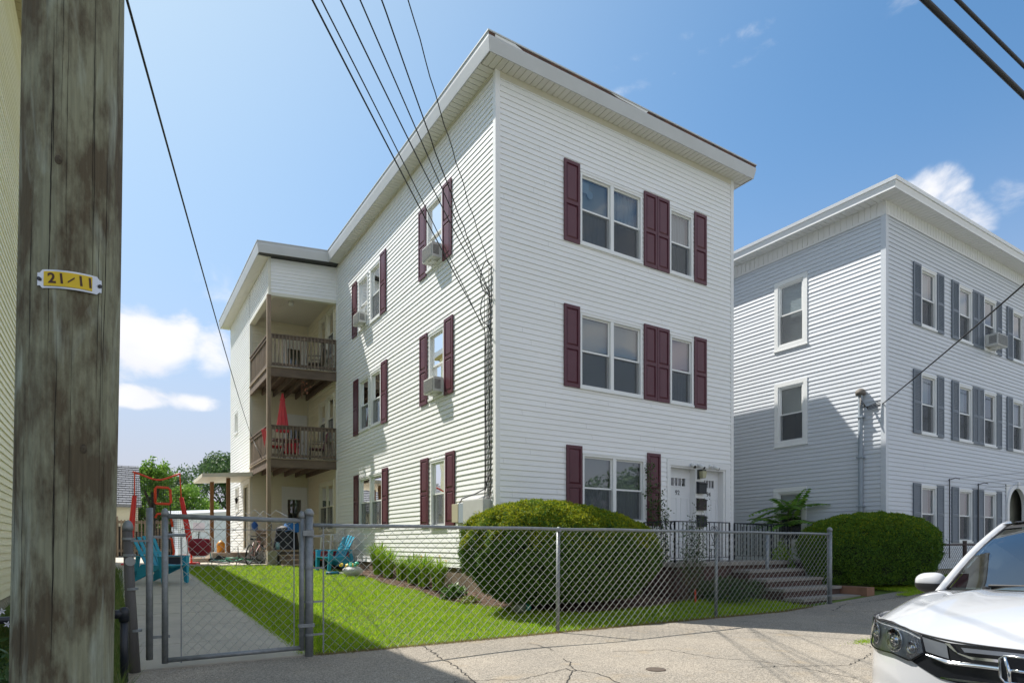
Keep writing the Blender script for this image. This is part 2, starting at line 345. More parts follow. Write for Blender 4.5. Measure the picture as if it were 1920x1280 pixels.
def shutter(house, T, a0, a1, z0, z1, m=None, louver=False):
    s = MB(); st = .05
    s.box(a0, a1, z0, z1, .018, .026, T=T)
    zm = z0+(z1-z0)*.485
    for q in ((a0, a0+st, z0, z1), (a1-st, a1, z0, z1)): s.box(*q, .026, .046, T=T)
    for q in ((z0, z0+.075), (zm-.035, zm+.035), (z1-.065, z1)): s.box(a0+st, a1-st, q[0], q[1], .026, .0455, T=T)
    for lo, hi in ((z0+.075, zm-.035), (zm+.035, z1-.065)):
        x0, x1 = a0+st, a1-st
        if louver:
            n = int((hi-lo)/.04)
            for j in range(n):
                zz = lo+(hi-lo)*j/n; h = (hi-lo)/n
                s.face([T(x0, zz, .044), T(x1, zz, .044), T(x1, zz+h, .030), T(x0, zz+h, .030)]); s.face([T(x0, zz, .027), T(x1, zz, .027), T(x1, zz, .044), T(x0, zz, .044)])
        else:
            g = .012; b = .028; x0 += g; x1 -= g; lo += g; hi -= g
            s.hexa([T(x0, lo, .026), T(x1, lo, .026), T(x1, hi, .026), T(x0, hi, .026), T(x0+b, lo+b, .043), T(x1-b, lo+b, .043), T(x1-b, hi-b, .043), T(x0+b, hi-b, .043)])
    return s.build('shutter', m or MAROON, house)
def soffit_strip(mb, T, a0, a1, d0, d1, z, across=True, step=.13):   # panels under an eave; a along wall
    n = max(1, int((a1-a0)/step)); w = (a1-a0)/n
    for i in range(n):
        p = a0+i*w
        mb.box(p+.007, p+w-.007, z-.014, z, d0, d1, T=T)
    mb.box(a0, a1, z, z+.01, d0, d1, T=T)
# ------------------------------------------------------------------ ground, pavement, street
GRASSB = mat('lawn_soil_green', (.12, .19, .02), .95, noise=(5, .8), col2=(.08, .12, .016), bump=(90, .8, .03))
def sheet(name, u0, u1, v0, v1, du, dv, off, m, poly=None, kind='structure', fn=None):
    nu = max(1, int((u1-u0)/du)); nv = max(1, int((v1-v0)/dv)); b = MB()
    g = fn or gz
    def P(i, j):
        u = u0+(u1-u0)*i; v = v0+(v1-v0)*j
        return (u, v, g(u, v)+off)
    b.grid(P, nu, nv); o = b.build(name, m, recalc=False, smooth=True); return tag(o, kind=kind)
def asphalt(name, base, base2, speck, scale=110):
    mt = mat(name, base, .88, noise=(.55, .8), col2=base2); t = mt.node_tree; p = t.nodes['Principled BSDF']
    src = p.inputs['Base Color'].links[0].from_socket; c = N(t, 'ShaderNodeTexCoord')
    v = N(t, 'ShaderNodeTexVoronoi'); v.inputs['Scale'].default_value = scale; t.links.new(c.outputs['Object'], v.inputs['Vector'])
    mr = N(t, 'ShaderNodeMapRange'); mr.inputs['From Min'].default_value = 0; mr.inputs['From Max'].default_value = 1; mr.inputs['To Min'].default_value = .45; mr.inputs['To Max'].default_value = speck
    sx = N(t, 'ShaderNodeSeparateColor'); t.links.new(v.outputs['Color'], sx.inputs[0]); t.links.new(sx.outputs[0], mr.inputs['Value'])
    mx = N(t, 'ShaderNodeMix', data_type='RGBA', blend_type='MULTIPLY'); mx.inputs['Factor'].default_value = 1; t.links.new(src, mx.inputs['A'])
    cc = N(t, 'ShaderNodeCombineColor'); [t.links.new(mr.outputs[0], cc.inputs[k]) for k in range(3)]; t.links.new(cc.outputs[0], mx.inputs['B'])
    n2 = N(t, 'ShaderNodeTexNoise'); n2.inputs['Scale'].default_value = 2.2; n2.inputs['Detail'].default_value = 7; t.links.new(c.outputs['Object'], n2.inputs['Vector'])
    m2 = N(t, 'ShaderNodeMapRange'); m2.inputs['From Min'].default_value = .58; m2.inputs['From Max'].default_value = .75; t.links.new(n2.outputs['Fac'], m2.inputs['Value'])
    mx2 = N(t, 'ShaderNodeMix', data_type='RGBA'); mx2.inputs['B'].default_value = (base[0]*1.12, base[1]*1.0, base[2]*.80, 1); t.links.new(mathn(t, 'MULTIPLY', m2.outputs[0], .55), mx2.inputs['Factor']); t.links.new(mx.outputs['Result'], mx2.inputs['A'])
    t.links.new(mx2.outputs['Result'], p.inputs['Base Color'])
    bp = N(t, 'ShaderNodeBump'); bp.inputs['Strength'].default_value = .7; bp.inputs['Distance'].default_value = .006; t.links.new(v.outputs['Distance'], bp.inputs['Height']); t.links.new(bp.outputs[0], p.inputs['Normal'])
    return mt
PAVE = asphalt('worn_sidewalk_asphalt', (.35, .305, .245), (.22, .20, .17), 1.45)
ROADM = asphalt('street_asphalt', (.24, .23, .21), (.18, .175, .165), 1.3)
def ground_z(u, v): return gz(u, v)-(.02 if v < -2.9 else .0)
# one ground sheet to the horizon, finer near the houses
def axis(lo, hi, f0, f1, step, far):
    a = [f0]
    while a[-1] < f1: a.append(a[-1]+step)
    s = step; x = a[-1]
    while x < hi: s *= 1.5; x += s; a.append(x)
    s = step; x = f0; b = []
    while x > lo: s *= 1.5; x -= s; b.append(x)
    return b[::-1]+a
us, vs = axis(-900, 900, -10, 16, .5, 0), axis(-300, 1400, -8, 14, .4, 0)
gm = MB()
for u in us:
    for v in vs: gm.v.append((u, v, ground_z(u, v)-.01))
for i in range(len(us)-1):
    for j in range(len(vs)-1): a = i*len(vs)+j; gm.f.append((a, a+1, a+len(vs)+1, a+len(vs))); gm.m.append(0)
tag(gm.build('ground', GRASSB, smooth=True, recalc=False), kind='structure')
sheet('sidewalk', -40, 60, -7.3, -2.93, .12, .12, .006, PAVE)
sheet('street', -60, 80, -18, -7.46, .5, .5, .004, ROADM)
sheet('far_bounce_slab', -60, 80, -25.9, -18.0, .8, .8, .05, CONC)  # pale concrete out of view, added to bounce light onto the house fronts
kb = MB(); 
for i in range(-20, 30): kb.box(i*2+.004, i*2+1.996, -7.46, -7.305, -.3, .012+.004*math.sin(i))
tag(kb.build('kerb', mat('granite_kerb', (.36, .35, .34), .8, noise=(20, .5), bump=(40, .5, .01)), bevel=.01), kind='structure')
# concrete path with joints, widening to the yard slab
PATHM = mat('path_concrete', (.45, .42, .36), .88, noise=(2.2, .75), col2=(.34, .32, .28), bump=(120, .5, .006))
pb = MB(); v = -2.93; k = 0
while v < 10.0:
    w = 1.25; v2 = min(v+w, 10.1)
    l0, l1 = -5.86-.012*(v+3), -5.86-.012*(v2+3); r0, r1 = -4.28-.012*(v+3), -4.28-.012*(v2+3)
    if k == 0: r0 = -4.20
    z = lambda u, vv: gz(u, vv)+.022+random.uniform(-.003, .003)
    pb.hexa([(l0, v+.006, gz(l0, v)-.2), (r0, v+.006, gz(r0, v)-.2), (r1, v2-.006, gz(r1, v2)-.2), (l1, v2-.006, gz(l1, v2)-.2), (l0, v+.006, z(l0, v)), (r0, v+.006, z(r0, v)), (r1, v2-.006, z(r1, v2)), (l1, v2-.006, z(l1, v2))])
    v = v2; k += 1
tag(pb.build('path', PATHM), kind='structure')
yb = MB()
for i in range(6):
    for j in range(9):
        u0, v0 = -12.2+i*2, 10.14+j*2; u1 = u0+1.99
        if u0 > -2.5: continue
        if u1 > -2.05 and v0 < 18.2: u1 = -2.05
        yb.box(u0, u1, v0, v0+1.99, .4, .655+random.uniform(-.003, .003))
for j in range(3): pass
yb.box(-2.19, -2.06, 10.1, 18.1, .4, .652)
tag(yb.build('yard_slab', mat('yard_concrete', (.50, .45, .37), .85, noise=(2, .6), col2=(.40, .36, .30), bump=(90, .4, .006))), kind='structure')
wk = MB(); wk.box(5.25, 8.35, -3.3, -2.3, -.1, .035); wk.box(8.4, 10.2, -3.28, -2.9, -.1, .05)
tag(wk.build('stair_landing_path', CONC), kind='structure')
# mulch bed along the house and under the yews
MULCH = mat('mulch', (.085, .05, .032), .95, noise=(25, .9), col2=(.16, .10, .065), bump=(60, 1, .03))
mb = MB()
BE = [(-.62, .3), (-.42, -.35), (.0, -1.0), (.8, -1.55), (2.3, -1.60), (3.8, -1.12), (5.5, -1.06)]
def bed_front(u):
    for (a, b), (c, d) in zip(BE, BE[1:]):
        if u <= c: return b+(d-b)*max(0, (u-a)/(c-a))
    return BE[-1][1]
def bed_side(v): return -.62-.07*math.sin(v*2.1)
def berm(i, v): k = min(1, max(0, i))**.8; return k*(.13 if v < 4 else max(.05, .13-.02*(v-4)))
def bedz(i, j): v = .3+8.9*j; e = bed_side(v); u = e*(1-i); return (u, v, gz(u, v)+.012+berm(i, v)+.006*math.sin(v*17+i*9))
mb.grid(bedz, 10, 80)
def bedf(i, j): u = -.62+6.1*i; v0 = bed_front(u); v = v0+(.3-v0)*j; return (u, v, gz(u, v)+.014+berm(j, 0)*(1 if u < 3.2 else max(0, 1-(u-3.2)/.5))*min(1, (u+.62)/.5)+.012*math.sin(i*40)*math.sin(j*9))
mb.grid(bedf, 70, 12)
tag(mb.build('mulch_bed', MULCH, smooth=True, recalc=False), kind='structure')
ch = []; cf = []
for i in range(5200):
    if random.random() < .5: v = random.uniform(.3, 9); u = random.uniform(bed_side(v)-.05, -.03)
    else: u = random.uniform(-.6, 5.4); v = bed_front(u)-.05+random.random()**2*.9
    z = gz(u, v)+.028+random.uniform(0, .012)+(berm((u-bed_side(v))/(-bed_side(v)), v) if v > .3 else berm((v-bed_front(u))/(.3-bed_front(u)), 0)*(1 if u < 3.2 else max(0, 1-(u-3.2)/.5))*min(1, max(0, (u+.62)/.5))); a = random.uniform(0, 6.28); L = random.uniform(.01, .035); w = random.uniform(.003, .009); tl = random.uniform(-.4, .4)
    ca, sa = math.cos(a), math.sin(a); n = len(ch)
    for (p, q) in ((-L, -w), (L, -w), (L, w), (-L, w)): ch.append((u+ca*p-sa*q, v+sa*p+ca*q, z+tl*p+random.uniform(-.004, .004)))
    cf.append((n, n+1, n+2, n+3))
tag(npmesh('bark_chips', ch, cf, mat('bark_chip', (.14, .08, .05), .9, island=[(.06, .03, .02), (.16, .09, .055), (.26, .17, .11)])), 'brown bark chips scattered over the planting bed', 'bark mulch', kind='stuff')
# cracks and the small stains in the sidewalk: thin real lines of dark filler
CRK = mat('crack_filler', (.035, .032, .028), .95)
ck = MB()
def crack(pts, w=.012, jit=.03, seed=0):
    rn = random.Random(seed); P = []
    for (a, b) in zip(pts, pts[1:]):
        n = max(2, int(math.dist(a, b)/.06))
        for k in range(n): t = k/n; P.append((a[0]+(b[0]-a[0])*t+rn.uniform(-jit, jit)*.5, a[1]+(b[1]-a[1])*t+rn.uniform(-jit, jit)*.5))
    P.append(pts[-1])
    for i in range(len(P)-1):
        (x, y), (X, Y) = P[i], P[i+1]; L = math.dist(P[i], P[i+1]) or 1e-3; nx, ny = -(Y-y)/L, (X-x)/L
        w0 = w*(.35+.65*abs(math.sin(i*1.9+seed))); w1 = w*(.35+.65*abs(math.sin((i+1)*1.9+seed)))
        ck.face([(x-nx*w0, y-ny*w0, gz(x, y)+.0105), (x+nx*w0, y+ny*w0, gz(x, y)+.0105), (X+nx*w1, Y+ny*w1, gz(X, Y)+.0105), (X-nx*w1, Y-ny*w1, gz(X, Y)+.0105)])
for i, (p, w) in enumerate([([(-2.84, -2.98), (-3.02, -3.89), (-3.14, -4.51), (-3.3, -5.13), (-3.5, -6.2)], .008), ([(-2.28, -5.15), (-2.13, -5.46), (-2.19, -5.84), (-2.4, -6.8)], .007), ([(2.01, -4.9), (2.15, -5.57), (1.74, -6.06)], .006),
        ([(-1.62, -3.5), (-1.71, -4.19)], .006), ([(-1.13, -4.56), (-.49, -4.79), (-.48, -5.5), (-.21, -6.04), (-.18, -6.9)], .006), ([(5.15, -3.5), (5.69, -4.54), (6.63, -4.64), (9.5, -4.7)], .010), ([(2.4, -3.0), (2.61, -3.57), (2.94, -4.11)], .008),
        ([(-1.91, -4.67), (-2.22, -5.25), (-2.6, -5.58), (-2.75, -6.9)], .007), ([(5.2, -3.5), (6.1, -3.2), (7.4, -3.4), (9.2, -3.5)], .010), ([(2.5, -6.6), (1.4, -6.2), (.4, -6.5), (-.6, -6.1)], .006), ([(-4.0, -5.5), (-3.4, -5.0), (-2.9, -5.3), (-2.28, -5.15)], .005), ([(1.1, -3.3), (1.2, -4.1), (1.9, -4.4), (2.01, -4.9)], .005), ([(3.6, -4.3), (3.9, -5.2), (4.6, -5.9)], .007)]): crack(p, w, .05, i+1)
tag(ck.build('pavement_cracks', CRK, recalc=False), kind='structure')
cap = MB(); cap.lathe((-1.5, -5.62, gz(-1.5, -5.62)+.002), [(.10, 0), (.10, .010), (.085, .013), (.03, .013), (.0, .010)], 24)
tag(cap.build('valve_cover', mat('rusty_iron', (.075, .06, .05), .8, noise=(30, .9), col2=(.14, .10, .07))), 'small round rusty iron valve cover set in the asphalt sidewalk', 'valve cover')
# ------------------------------------------------------------------ lawn blades
LEAFN = (.10, .19, .02)
BLADE = mat('grass_blade', (.28, .42, .015), .7, spec=.15, noise=(.9, .9), col2=(.22, .27, .03), island=[(.10, .22, .01), (.27, .52, .015), (.47, .68, .03), (.68, .68, .14)], trans=.45)
def in_lawn(u, v):
    le = np.where(v > -2.9, -4.22-.012*(v+3), 99); bf = np.interp(u, [p[0] for p in BE], [p[1] for p in BE]); ok = np.where(v > .3, u < -.62-.07*np.sin(v*2.1), (u < -.62) | (v < bf)) & (u < 5.42)
    return (u > le) & ok & (v < 10.0)
gzv = np.vectorize(gz)
def blades(name, u, v, h, wd, m, lean=.5, kind='stuff', label='', cat='grass', zoff=0.0):
    n = len(u); z = gzv(u, v)+zoff; a = RNG.uniform(0, 2*np.pi, n); b = RNG.uniform(0, 2*np.pi, n); ln = RNG.uniform(.05, lean, n)*h
    dx, dy = np.cos(a)*wd, np.sin(a)*wd; V = np.empty((n, 3, 3))
    V[:, 0] = np.stack([u-dx, v-dy, z], 1); V[:, 1] = np.stack([u+dx, v+dy, z], 1); V[:, 2] = np.stack([u+np.cos(b)*ln, v+np.sin(b)*ln, z+h], 1)
    o = npmesh(name, V.reshape(-1, 3), np.arange(3*n).reshape(-1, 3), m)
    return tag(o, label, cat, kind=kind)
M = 260000; u = RNG.uniform(-4.6, 5.4, M); v = RNG.uniform(-2.93, 10.2, M)
keep = in_lawn(u, v) & (RNG.random(M) < np.clip(1.25-(v+3)/14, .35, 1)); u, v = u[keep], v[keep]
patch = .5+.5*np.sin(u*2.3+np.sin(v*1.7)*1.5)*np.sin(v*1.9+u)
h = RNG.uniform(.022, .068, len(u))*(.6+.8*patch); blades('lawn_grass', u, v, h, RNG.uniform(.0035, .0085, len(u)), BLADE, .9, label='bright green mown lawn inside the chain link fence')
# thatch, clover and weeds breaking up the lawn, and ragged blades along the path
M2 = 26000; u = RNG.uniform(-4.4, 5.4, M2); v = RNG.uniform(-2.93, 9.8, M2); k = in_lawn(u, v) & (np.sin(u*3.1+1)*np.sin(v*2.7)+RNG.normal(0, .35, M2) > .35); u, v = u[k], v[k]
blades('lawn_thatch', u, v, RNG.uniform(.02, .05, len(u)), RNG.uniform(.002, .005, len(u)), mat('straw_thatch', (.42, .36, .16), .8, island=[(.30, .26, .10), (.50, .44, .22), (.25, .34, .06)], trans=.3), 2.2, label='straw-coloured thatch and dry blades scattered through the lawn')
u = -4.26+RNG.normal(0, .03, 7000)-.012*12*RNG.random(7000)*0; v = RNG.uniform(-2.9, 9.9, 7000); u = u-.012*(v+3); blades('path_edge_grass', u, v, RNG.uniform(.02, .07, len(u)), RNG.uniform(.003, .006, len(u)), BLADE, 1.6, label='ragged grass hanging over the right edge of the path')
M3 = 1500; V = []; Fc = []
for i in range(M3):
    cu, cv = random.uniform(-4.1, 5.2), random.uniform(-2.9, 7)
    if not bool(in_lawn(np.array(cu), np.array(cv))) or math.sin(cu*2.2)*math.sin(cv*2.9+1) < .1: continue
    for kx in range(random.randint(3, 6)):
        a = random.uniform(0, 6.28); L = random.uniform(.015, .04); z = gz(cu, cv)+random.uniform(.025, .05); tx, ty = math.cos(a), math.sin(a); n0 = len(V)
        V += [(cu, cv, z-.01), (cu+tx*L*.5-ty*L*.35, cv+ty*L*.5+tx*L*.35, z+.004), (cu+tx*L, cv+ty*L, z), (cu+tx*L*.5+ty*L*.35, cv+ty*L*.5-tx*L*.35, z+.004)]; Fc.append((n0, n0+1, n0+2, n0+3))
tag(npmesh('lawn_weeds', V, Fc, mat('weed_leaf', (.10, .24, .03), .6, island=[(.07, .18, .02), (.14, .30, .04)], trans=.3)), 'small broad-leaved weeds and clover growing in the lawn', 'weeds', kind='stuff')
# ragged verge where the lawn meets the sidewalk, with dead tips
u = RNG.uniform(-4.15, 5.4, 9000); v = -2.93-np.abs(RNG.normal(0, .035, 9000)); blades('verge_grass', u, v, RNG.uniform(.015, .05, 9000), RNG.uniform(.002, .004, 9000), mat('dry_grass', (.22, .17, .07), .8, island=[(.12, .18, .03), (.28, .20, .09), (.34, .22, .12)], trans=.3), 1.2, label='dry ragged grass edge along the foot of the fence')
# rough grass left of the path and beyond the stairs
n = 42000; u = RNG.uniform(-7.4, -5.92, n); v = RNG.uniform(-7.2, 9, n); k = (u < -6.0) | (v > -2.9); u, v = u[k], v[k]; k = RNG.random(len(u)) < np.where(v < -3, 1, .55); u, v = u[k], v[k]
blades('rough_grass', u, v, RNG.uniform(.06, .26, len(u)), RNG.uniform(.002, .005, len(u)), mat('rough_grass_blade', (.09, .15, .02), .6, island=[(.05, .12, .015), (.12, .20, .03), (.24, .24, .08)], trans=.35), 1.0, label='long rough grass between the cream house and the path')
n = 26000; u = RNG.uniform(7.8, 14.5, n); v = RNG.uniform(-3.55, -2.3, n); k = ~((u < 8.5) & (v > -3.3)); u, v = u[k], v[k]
blades('side_grass', u, v, RNG.uniform(.02, .07, len(u)), RNG.uniform(.003, .006, len(u)), BLADE, 1.0, label='strip of green grass in front of the grey house and its clipped yew', zoff=.03)
for (cu, cv, lab) in ((2.2, -5.75, 'tuft of green grass growing in the asphalt beside the white car'), (-2.35, -6.25, 'tuft of yellowed grass growing in a crack of the sidewalk')):
    n = 500; blades('grass_tuft', cu+RNG.normal(0, .16, n), cv+RNG.normal(0, .05, n), RNG.uniform(.015, .05, n), RNG.uniform(.002, .005, n), BLADE, 1.0, kind=None, label=lab, cat='grass tuft')
# ================================================================== WHITE THREE-STOREY HOUSE
H = empty('apartment_house', (3.3, 5, .2), 'white vinyl-sided three-storey house with maroon shutters and stacked rear porches', 'house')
TF = lambda a, z, d: (a, -d, z)                              # front wall
TL = lambda a, z, d: (-d, a, z)                              # left wall
TR_ = lambda a, z, d: (6.77+d, a, z)
ZB, ZT, SZ = .78, 10.2, 10.2
WID = 6.77
def tri(z0, z1): return z0, z1
F3, F2, F1 = (7.45, 8.90), (4.50, 6.02), (1.75, 3.13)
fo = [(2.0, 3.72, *F3), (4.58, 5.33, *F3), (2.0, 3.72, *F2), (4.60, 5.35, *F2), (2.06, 3.80, *F1), (4.50, 6.64, .86, 3.20)]
mb = MB(); siding(mb, TF, .06, WID-.06, ZB, ZT-.02, fo, seams=.22, rnd=random.Random(5)); mb.build('wall', [VINYL, SEAM], H, recalc=False)
lo_ = [(2.24, 3.03, 7.5, 8.95), (6.02, 6.80, 7.45, 8.92), (7.0, 7.80, 7.50, 8.92), (2.16, 2.92, 4.55, 6.0), (5.98, 6.74, 4.55, 6.0), (6.92, 7.70, 4.55, 6.0), (2.10, 2.84, 1.66, 3.13), (5.88, 7.72, 1.75, 3.18)]
mb = MB(); siding(mb, TL, .06, 9.93, ZB+.0, ZT-.02, lo_, seams=.16, rnd=random.Random(6)); mb.build('wall', [VINYL, SEAM], H, recalc=False)
# right and rear walls, with the shallow rear bay
mb = MB(); siding(mb, TR_, .06, 3.3, ZB, ZT-.02); siding(mb, lambda a, z, d: (7.40+d, a, z), 3.3, 12, ZB, ZT-.02); siding(mb, lambda a, z, d: (a, 3.3-d, z), 6.77, 7.40, ZB, ZT-.02)
siding(mb, lambda a, z, d: (a, 18+d, z), -2, 7.4, ZB, ZT-.02); siding(mb, lambda a, z, d: (7.40+d, a, z), 12, 18, ZB, ZT-.02); mb.build('wall', [VINYL, SEAM], H, recalc=False)
cb = MB()
for (x0, x1, y0, y1) in ((-.024, .075, -.024, .075), (WID-.075, WID+.024, -.024, .075)): cb.box(x0, x1, y0, y1, ZB-.02, ZT, )
cb.build('corner_board', TRIM, H); cb = MB(); cb.box(-.024, .04, 9.93, 10.02, ZB, ZT-.02); cb.build('corner_board', TRIM, H)
fb = MB(); fb.box(.02, WID-.02, .02, 17.9, -.3, ZB+.005); fb.box(-1.97, .02, 13.6, 17.9, -.2, ZB+.005); fb.build('foundation', FOUND, H)
# body that keeps daylight out between the sheets of siding
ib = MB(); ib.box(.78, WID-.78, .78, 17.2, ZB, 10.4); ib.build('inner_core', ROOM, H)
# roof: overhang .33, soffit, stepped fascia, drip edge
OV = .33; rf = MB()
pl = [(-OV, -OV), (WID+OV, -OV), (WID+OV, 2.97), (7.40+OV, 2.97), (7.40+OV, 18.33), (-2-OV, 18.33), (-2-OV, 10.18), (-OV, 9.72)]
def prism(mb, P, z0, z1, m=0):
    n = len(P); mb.face([(p[0], p[1], z1) for p in P], m); mb.face([(p[0], p[1], z0) for p in P][::-1], m)
    for i in range(n): a, b = P[i], P[(i+1) % n]; mb.face([(a[0], a[1], z0), (b[0], b[1], z0), (b[0], b[1], z1), (a[0], a[1], z1)], m)
prism(rf, pl, ZT+.02, 10.44); rf.build('roof', TAR, H)
def run(P, Q, z, prof, m, name, split=None):                 # extrude a (out, z) profile along P->Q, outward on the right-hand side
    P = Vector((*P, 0)); Q = Vector((*Q, 0)); d = (Q-P).normalized(); o = Vector((d.y, -d.x, 0)); b = MB(); n = len(prof)
    A = [P+o*k[0]-d*k[0]*(k[2] if len(k) > 2 else 1)+Vector((0, 0, z+k[1])) for k in prof]; B = [Q+o*k[0]+d*k[0]*(k[3] if len(k) > 3 else 1)+Vector((0, 0, z+k[1])) for k in prof]
    for i in range(n): j = (i+1) % n; b.face([A[i], A[j], B[j], B[i]])
    b.face(A[::-1]); b.face(B); return b
FP = [(.001, -.02), (.020, -.02), (.030, .03), (.062, .20), (.062, .235), (.001, .235)]
RP = [(.002, .236), (.052, .236), (.058, .292), (.002, .292)]
DP = [(-.02, .293), (.075, .293), (.075, .318), (-.02, .318)]
runs = [((-OV, -OV), (WID+OV, -OV)), ((-OV, 9.72), (-OV, -OV)), ((WID+OV, -OV), (WID+OV, 2.97)), ((-2-OV, 10.18), (-OV, 9.72)), ((-2-OV, 18.33), (-2-OV, 10.18))]
for i, (p, q) in enumerate(runs):
    e = (-1 if i == 3 else 1); s_ = 1
    def fx(pr):
        r = []
        for k in pr:
            a, b = 1, 1
            if i == 1: a = -.8
            if i == 3: a, b = .8, -.8
            if i == 4: a, b = 1, .8
            r.append((k[0], k[1], a, b))
        return r
    run(p, q, ZT, fx(FP), 0, '').build('fascia', FASC, H); run(p, q, ZT, fx(RP), 0, '').build('roof_edge', RUST if i == 0 else DRIP, H); run(p, q, ZT, fx(DP), 0, '').build('drip_edge', DRIP, H)
# pale strips of torn flashing left on the rusty front edge
fl = MB(); fl.hexa([(-.25, -.392, 10.44), (.35, -.392, 10.435), (.35, -.386, 10.435), (-.25, -.386, 10.44), (-.25, -.392, 10.49), (.18, -.392, 10.49), (.18, -.386, 10.49), (-.25, -.386, 10.49)])
fl.hexa([(2.7, -.392, 10.455), (3.5, -.392, 10.436), (3.5, -.386, 10.436), (2.7, -.386, 10.455), (2.5, -.392, 10.49), (3.55, -.392, 10.49), (3.55, -.386, 10.49), (2.5, -.386, 10.49)]); fl.build('flashing', TRIM, H)
sf = MB(); soffit_strip(sf, lambda a, z, d: (a, -d, z), -OV+.02, WID+OV-.02, .0, OV-.005, ZT); sf.build('soffit', SOFF, H)
sf = MB(); soffit_strip(sf, lambda a, z, d: (-d, a, z), .02, 9.70, .0, OV-.005, ZT-.001); sf.build('soffit', SOFF, H)
sf = MB(); soffit_strip(sf, lambda a, z, d: (-2-d, a, z), 10.42, 18.3, .0, OV-.005, ZT-.001); sf.build('soffit', SOFF, H); sf = MB(); soffit_strip(sf, lambda a, z, d: (WID+d, a, z), .02, 3.0, .0, OV-.005, ZT-.001); sf.build('soffit', SOFF, H)
# frieze boards under the soffit (stained cream)
fz = MB(); fz.box(.076, WID-.076, -.022, .0, ZT-.13, ZT-.01); fz.box(-.022, .0, .08, 9.92, ZT-.06, ZT-.01); fz.build('frieze_board', mat('stained_frieze', (.66, .63, .53), .5, noise=(2, .5), col2=(.56, .52, .40)), H)
# front windows and shutters
unit_window(H, TF, 2.0, 3.72, *F3, nu=2, upper=['blind', 'curtain'], lower=['curtain+screen', 'screen'], mull=.09)
unit_window(H, TF, 4.58, 5.33, *F3, upper='curtain', lower='curtain+screen')
unit_window(H, TF, 2.0, 3.72, *F2, nu=2, upper='blind', lower='blind+screen', mull=.09)
unit_window(H, TF, 4.60, 5.35, *F2, upper='pink', lower='curtain+screen')
q = MB(); q.box(2.12, 2.30, 8.56, 8.78, -.075, -.070, T=TF); q.lathe((2.33, .0745, 8.56), [(.085, 0), (.085, .004), (0, .005)], 18, axis=(0, -1, 0)); stk = q.build('window_stickers', mat('pale_paper', (.62, .70, .76), .6), H)
unit_window(H, TF, 2.06, 3.80, *F1, nu=2, upper='blind', lower='curtain+screen', mull=.09)
for z0, z1 in ((7.40, 9.04), (4.46, 6.12)):
    for a, b in ((1.58, 1.98), (3.78, 4.165), (4.175, 4.56), (5.39, 5.80)): shutter(H, TF, a, b, z0, z1)
shutter(H, TF, 1.64, 2.04, 1.68, 3.28); shutter(H, TF, 3.88, 4.28, 1.68, 3.29)
# left windows
unit_window(H, TL, 2.24, 3.03, 7.5, 8.95, upper='shade', lower='')
unit_window(H, TL, 6.02, 6.80, 7.45, 8.92, upper='shade', lower='screen'); unit_window(H, TL, 7.0, 7.80, 7.50, 8.92, upper='shade', lower='')
unit_window(H, TL, 2.16, 2.92, 4.55, 6.0, upper='shade', lower='curtain')
unit_window(H, TL, 5.98, 6.74, 4.55, 6.0, upper='blind', lower='curtain+screen'); unit_window(H, TL, 6.92, 7.70, 4.55, 6.0, upper='', lower='screen')
unit_window(H, TL, 2.10, 2.84, 1.66, 3.13, upper='blind', lower='curtain+screen'); unit_window(H, TL, 5.88, 7.72, 1.75, 3.18, nu=2, upper='curtain', lower='screen', mull=.08)
for a, b, z0, z1 in ((1.80, 2.21, 7.42, 9.05), (3.07, 3.48, 7.42, 9.03), (5.60, 6.0, 7.42, 9.05), (7.95, 8.35, 7.42, 9.02), (1.72, 2.13, 4.48, 6.12), (3.02, 3.42, 4.48, 6.10), (5.52, 5.93, 4.48, 6.12), (7.83, 8.23, 4.48, 6.12),
                     (1.65, 2.06, 1.67, 3.24), (2.96, 3.37, 1.67, 3.24), (5.46, 5.86, 1.74, 3.28), (7.80, 8.20, 1.80, 3.30)): shutter(H, TL, a, b, z0, z1)
# ------------------------------------------------------------------ front doors in their recess
dr = MB()                                                     # casing, posts, head and reveals
dr.box(4.50, 4.60, .86, 3.20, -.02, .03, T=TF); dr.box(6.50, 6.64, .86, 3.20, -.02, .03, T=TF); dr.box(4.60, 6.50, 3.07, 3.20, -.02, .03, T=TF)
dr.box(5.44, 5.74, .86, 3.07, -.17, .012, T=TF); dr.box(6.44, 6.50, .86, 3.07, -.17, .0, T=TF); dr.box(4.60, 4.64, .86, 3.07, -.17, .0, T=TF)
dr.box(4.64, 5.44, 3.03, 3.07, -.17, .0, T=TF); dr.box(5.74, 6.44, 3.03, 3.07, -.17, .0, T=TF)
dr.build('door_surround', TRIM, H)
DOORM = mat('white_steel_door', (.74, .75, .76), .35); NUMM = mat('dark_house_number', (.03, .03, .035), .4)
def text_mesh(name, s, size, m, parent, M, depth=.003, bold=0):
    c = bpy.data.curves.new(name, 'FONT'); c.body = s; c.offset = bold; c.size = size; c.extrude = depth; c.align_x = 'CENTER'; c.align_y = 'CENTER'
    o = bpy.data.objects.new(name, c); me = bpy.data.meshes.new_from_object(o); bpy.data.objects.remove(o)
    off = Vector(wloc(parent)); me.transform(Matrix.Translation(-off) @ M); me.materials.append(m)
    r = bpy.data.objects.new(name, me); COL.objects.link(r); r.parent = parent; return r
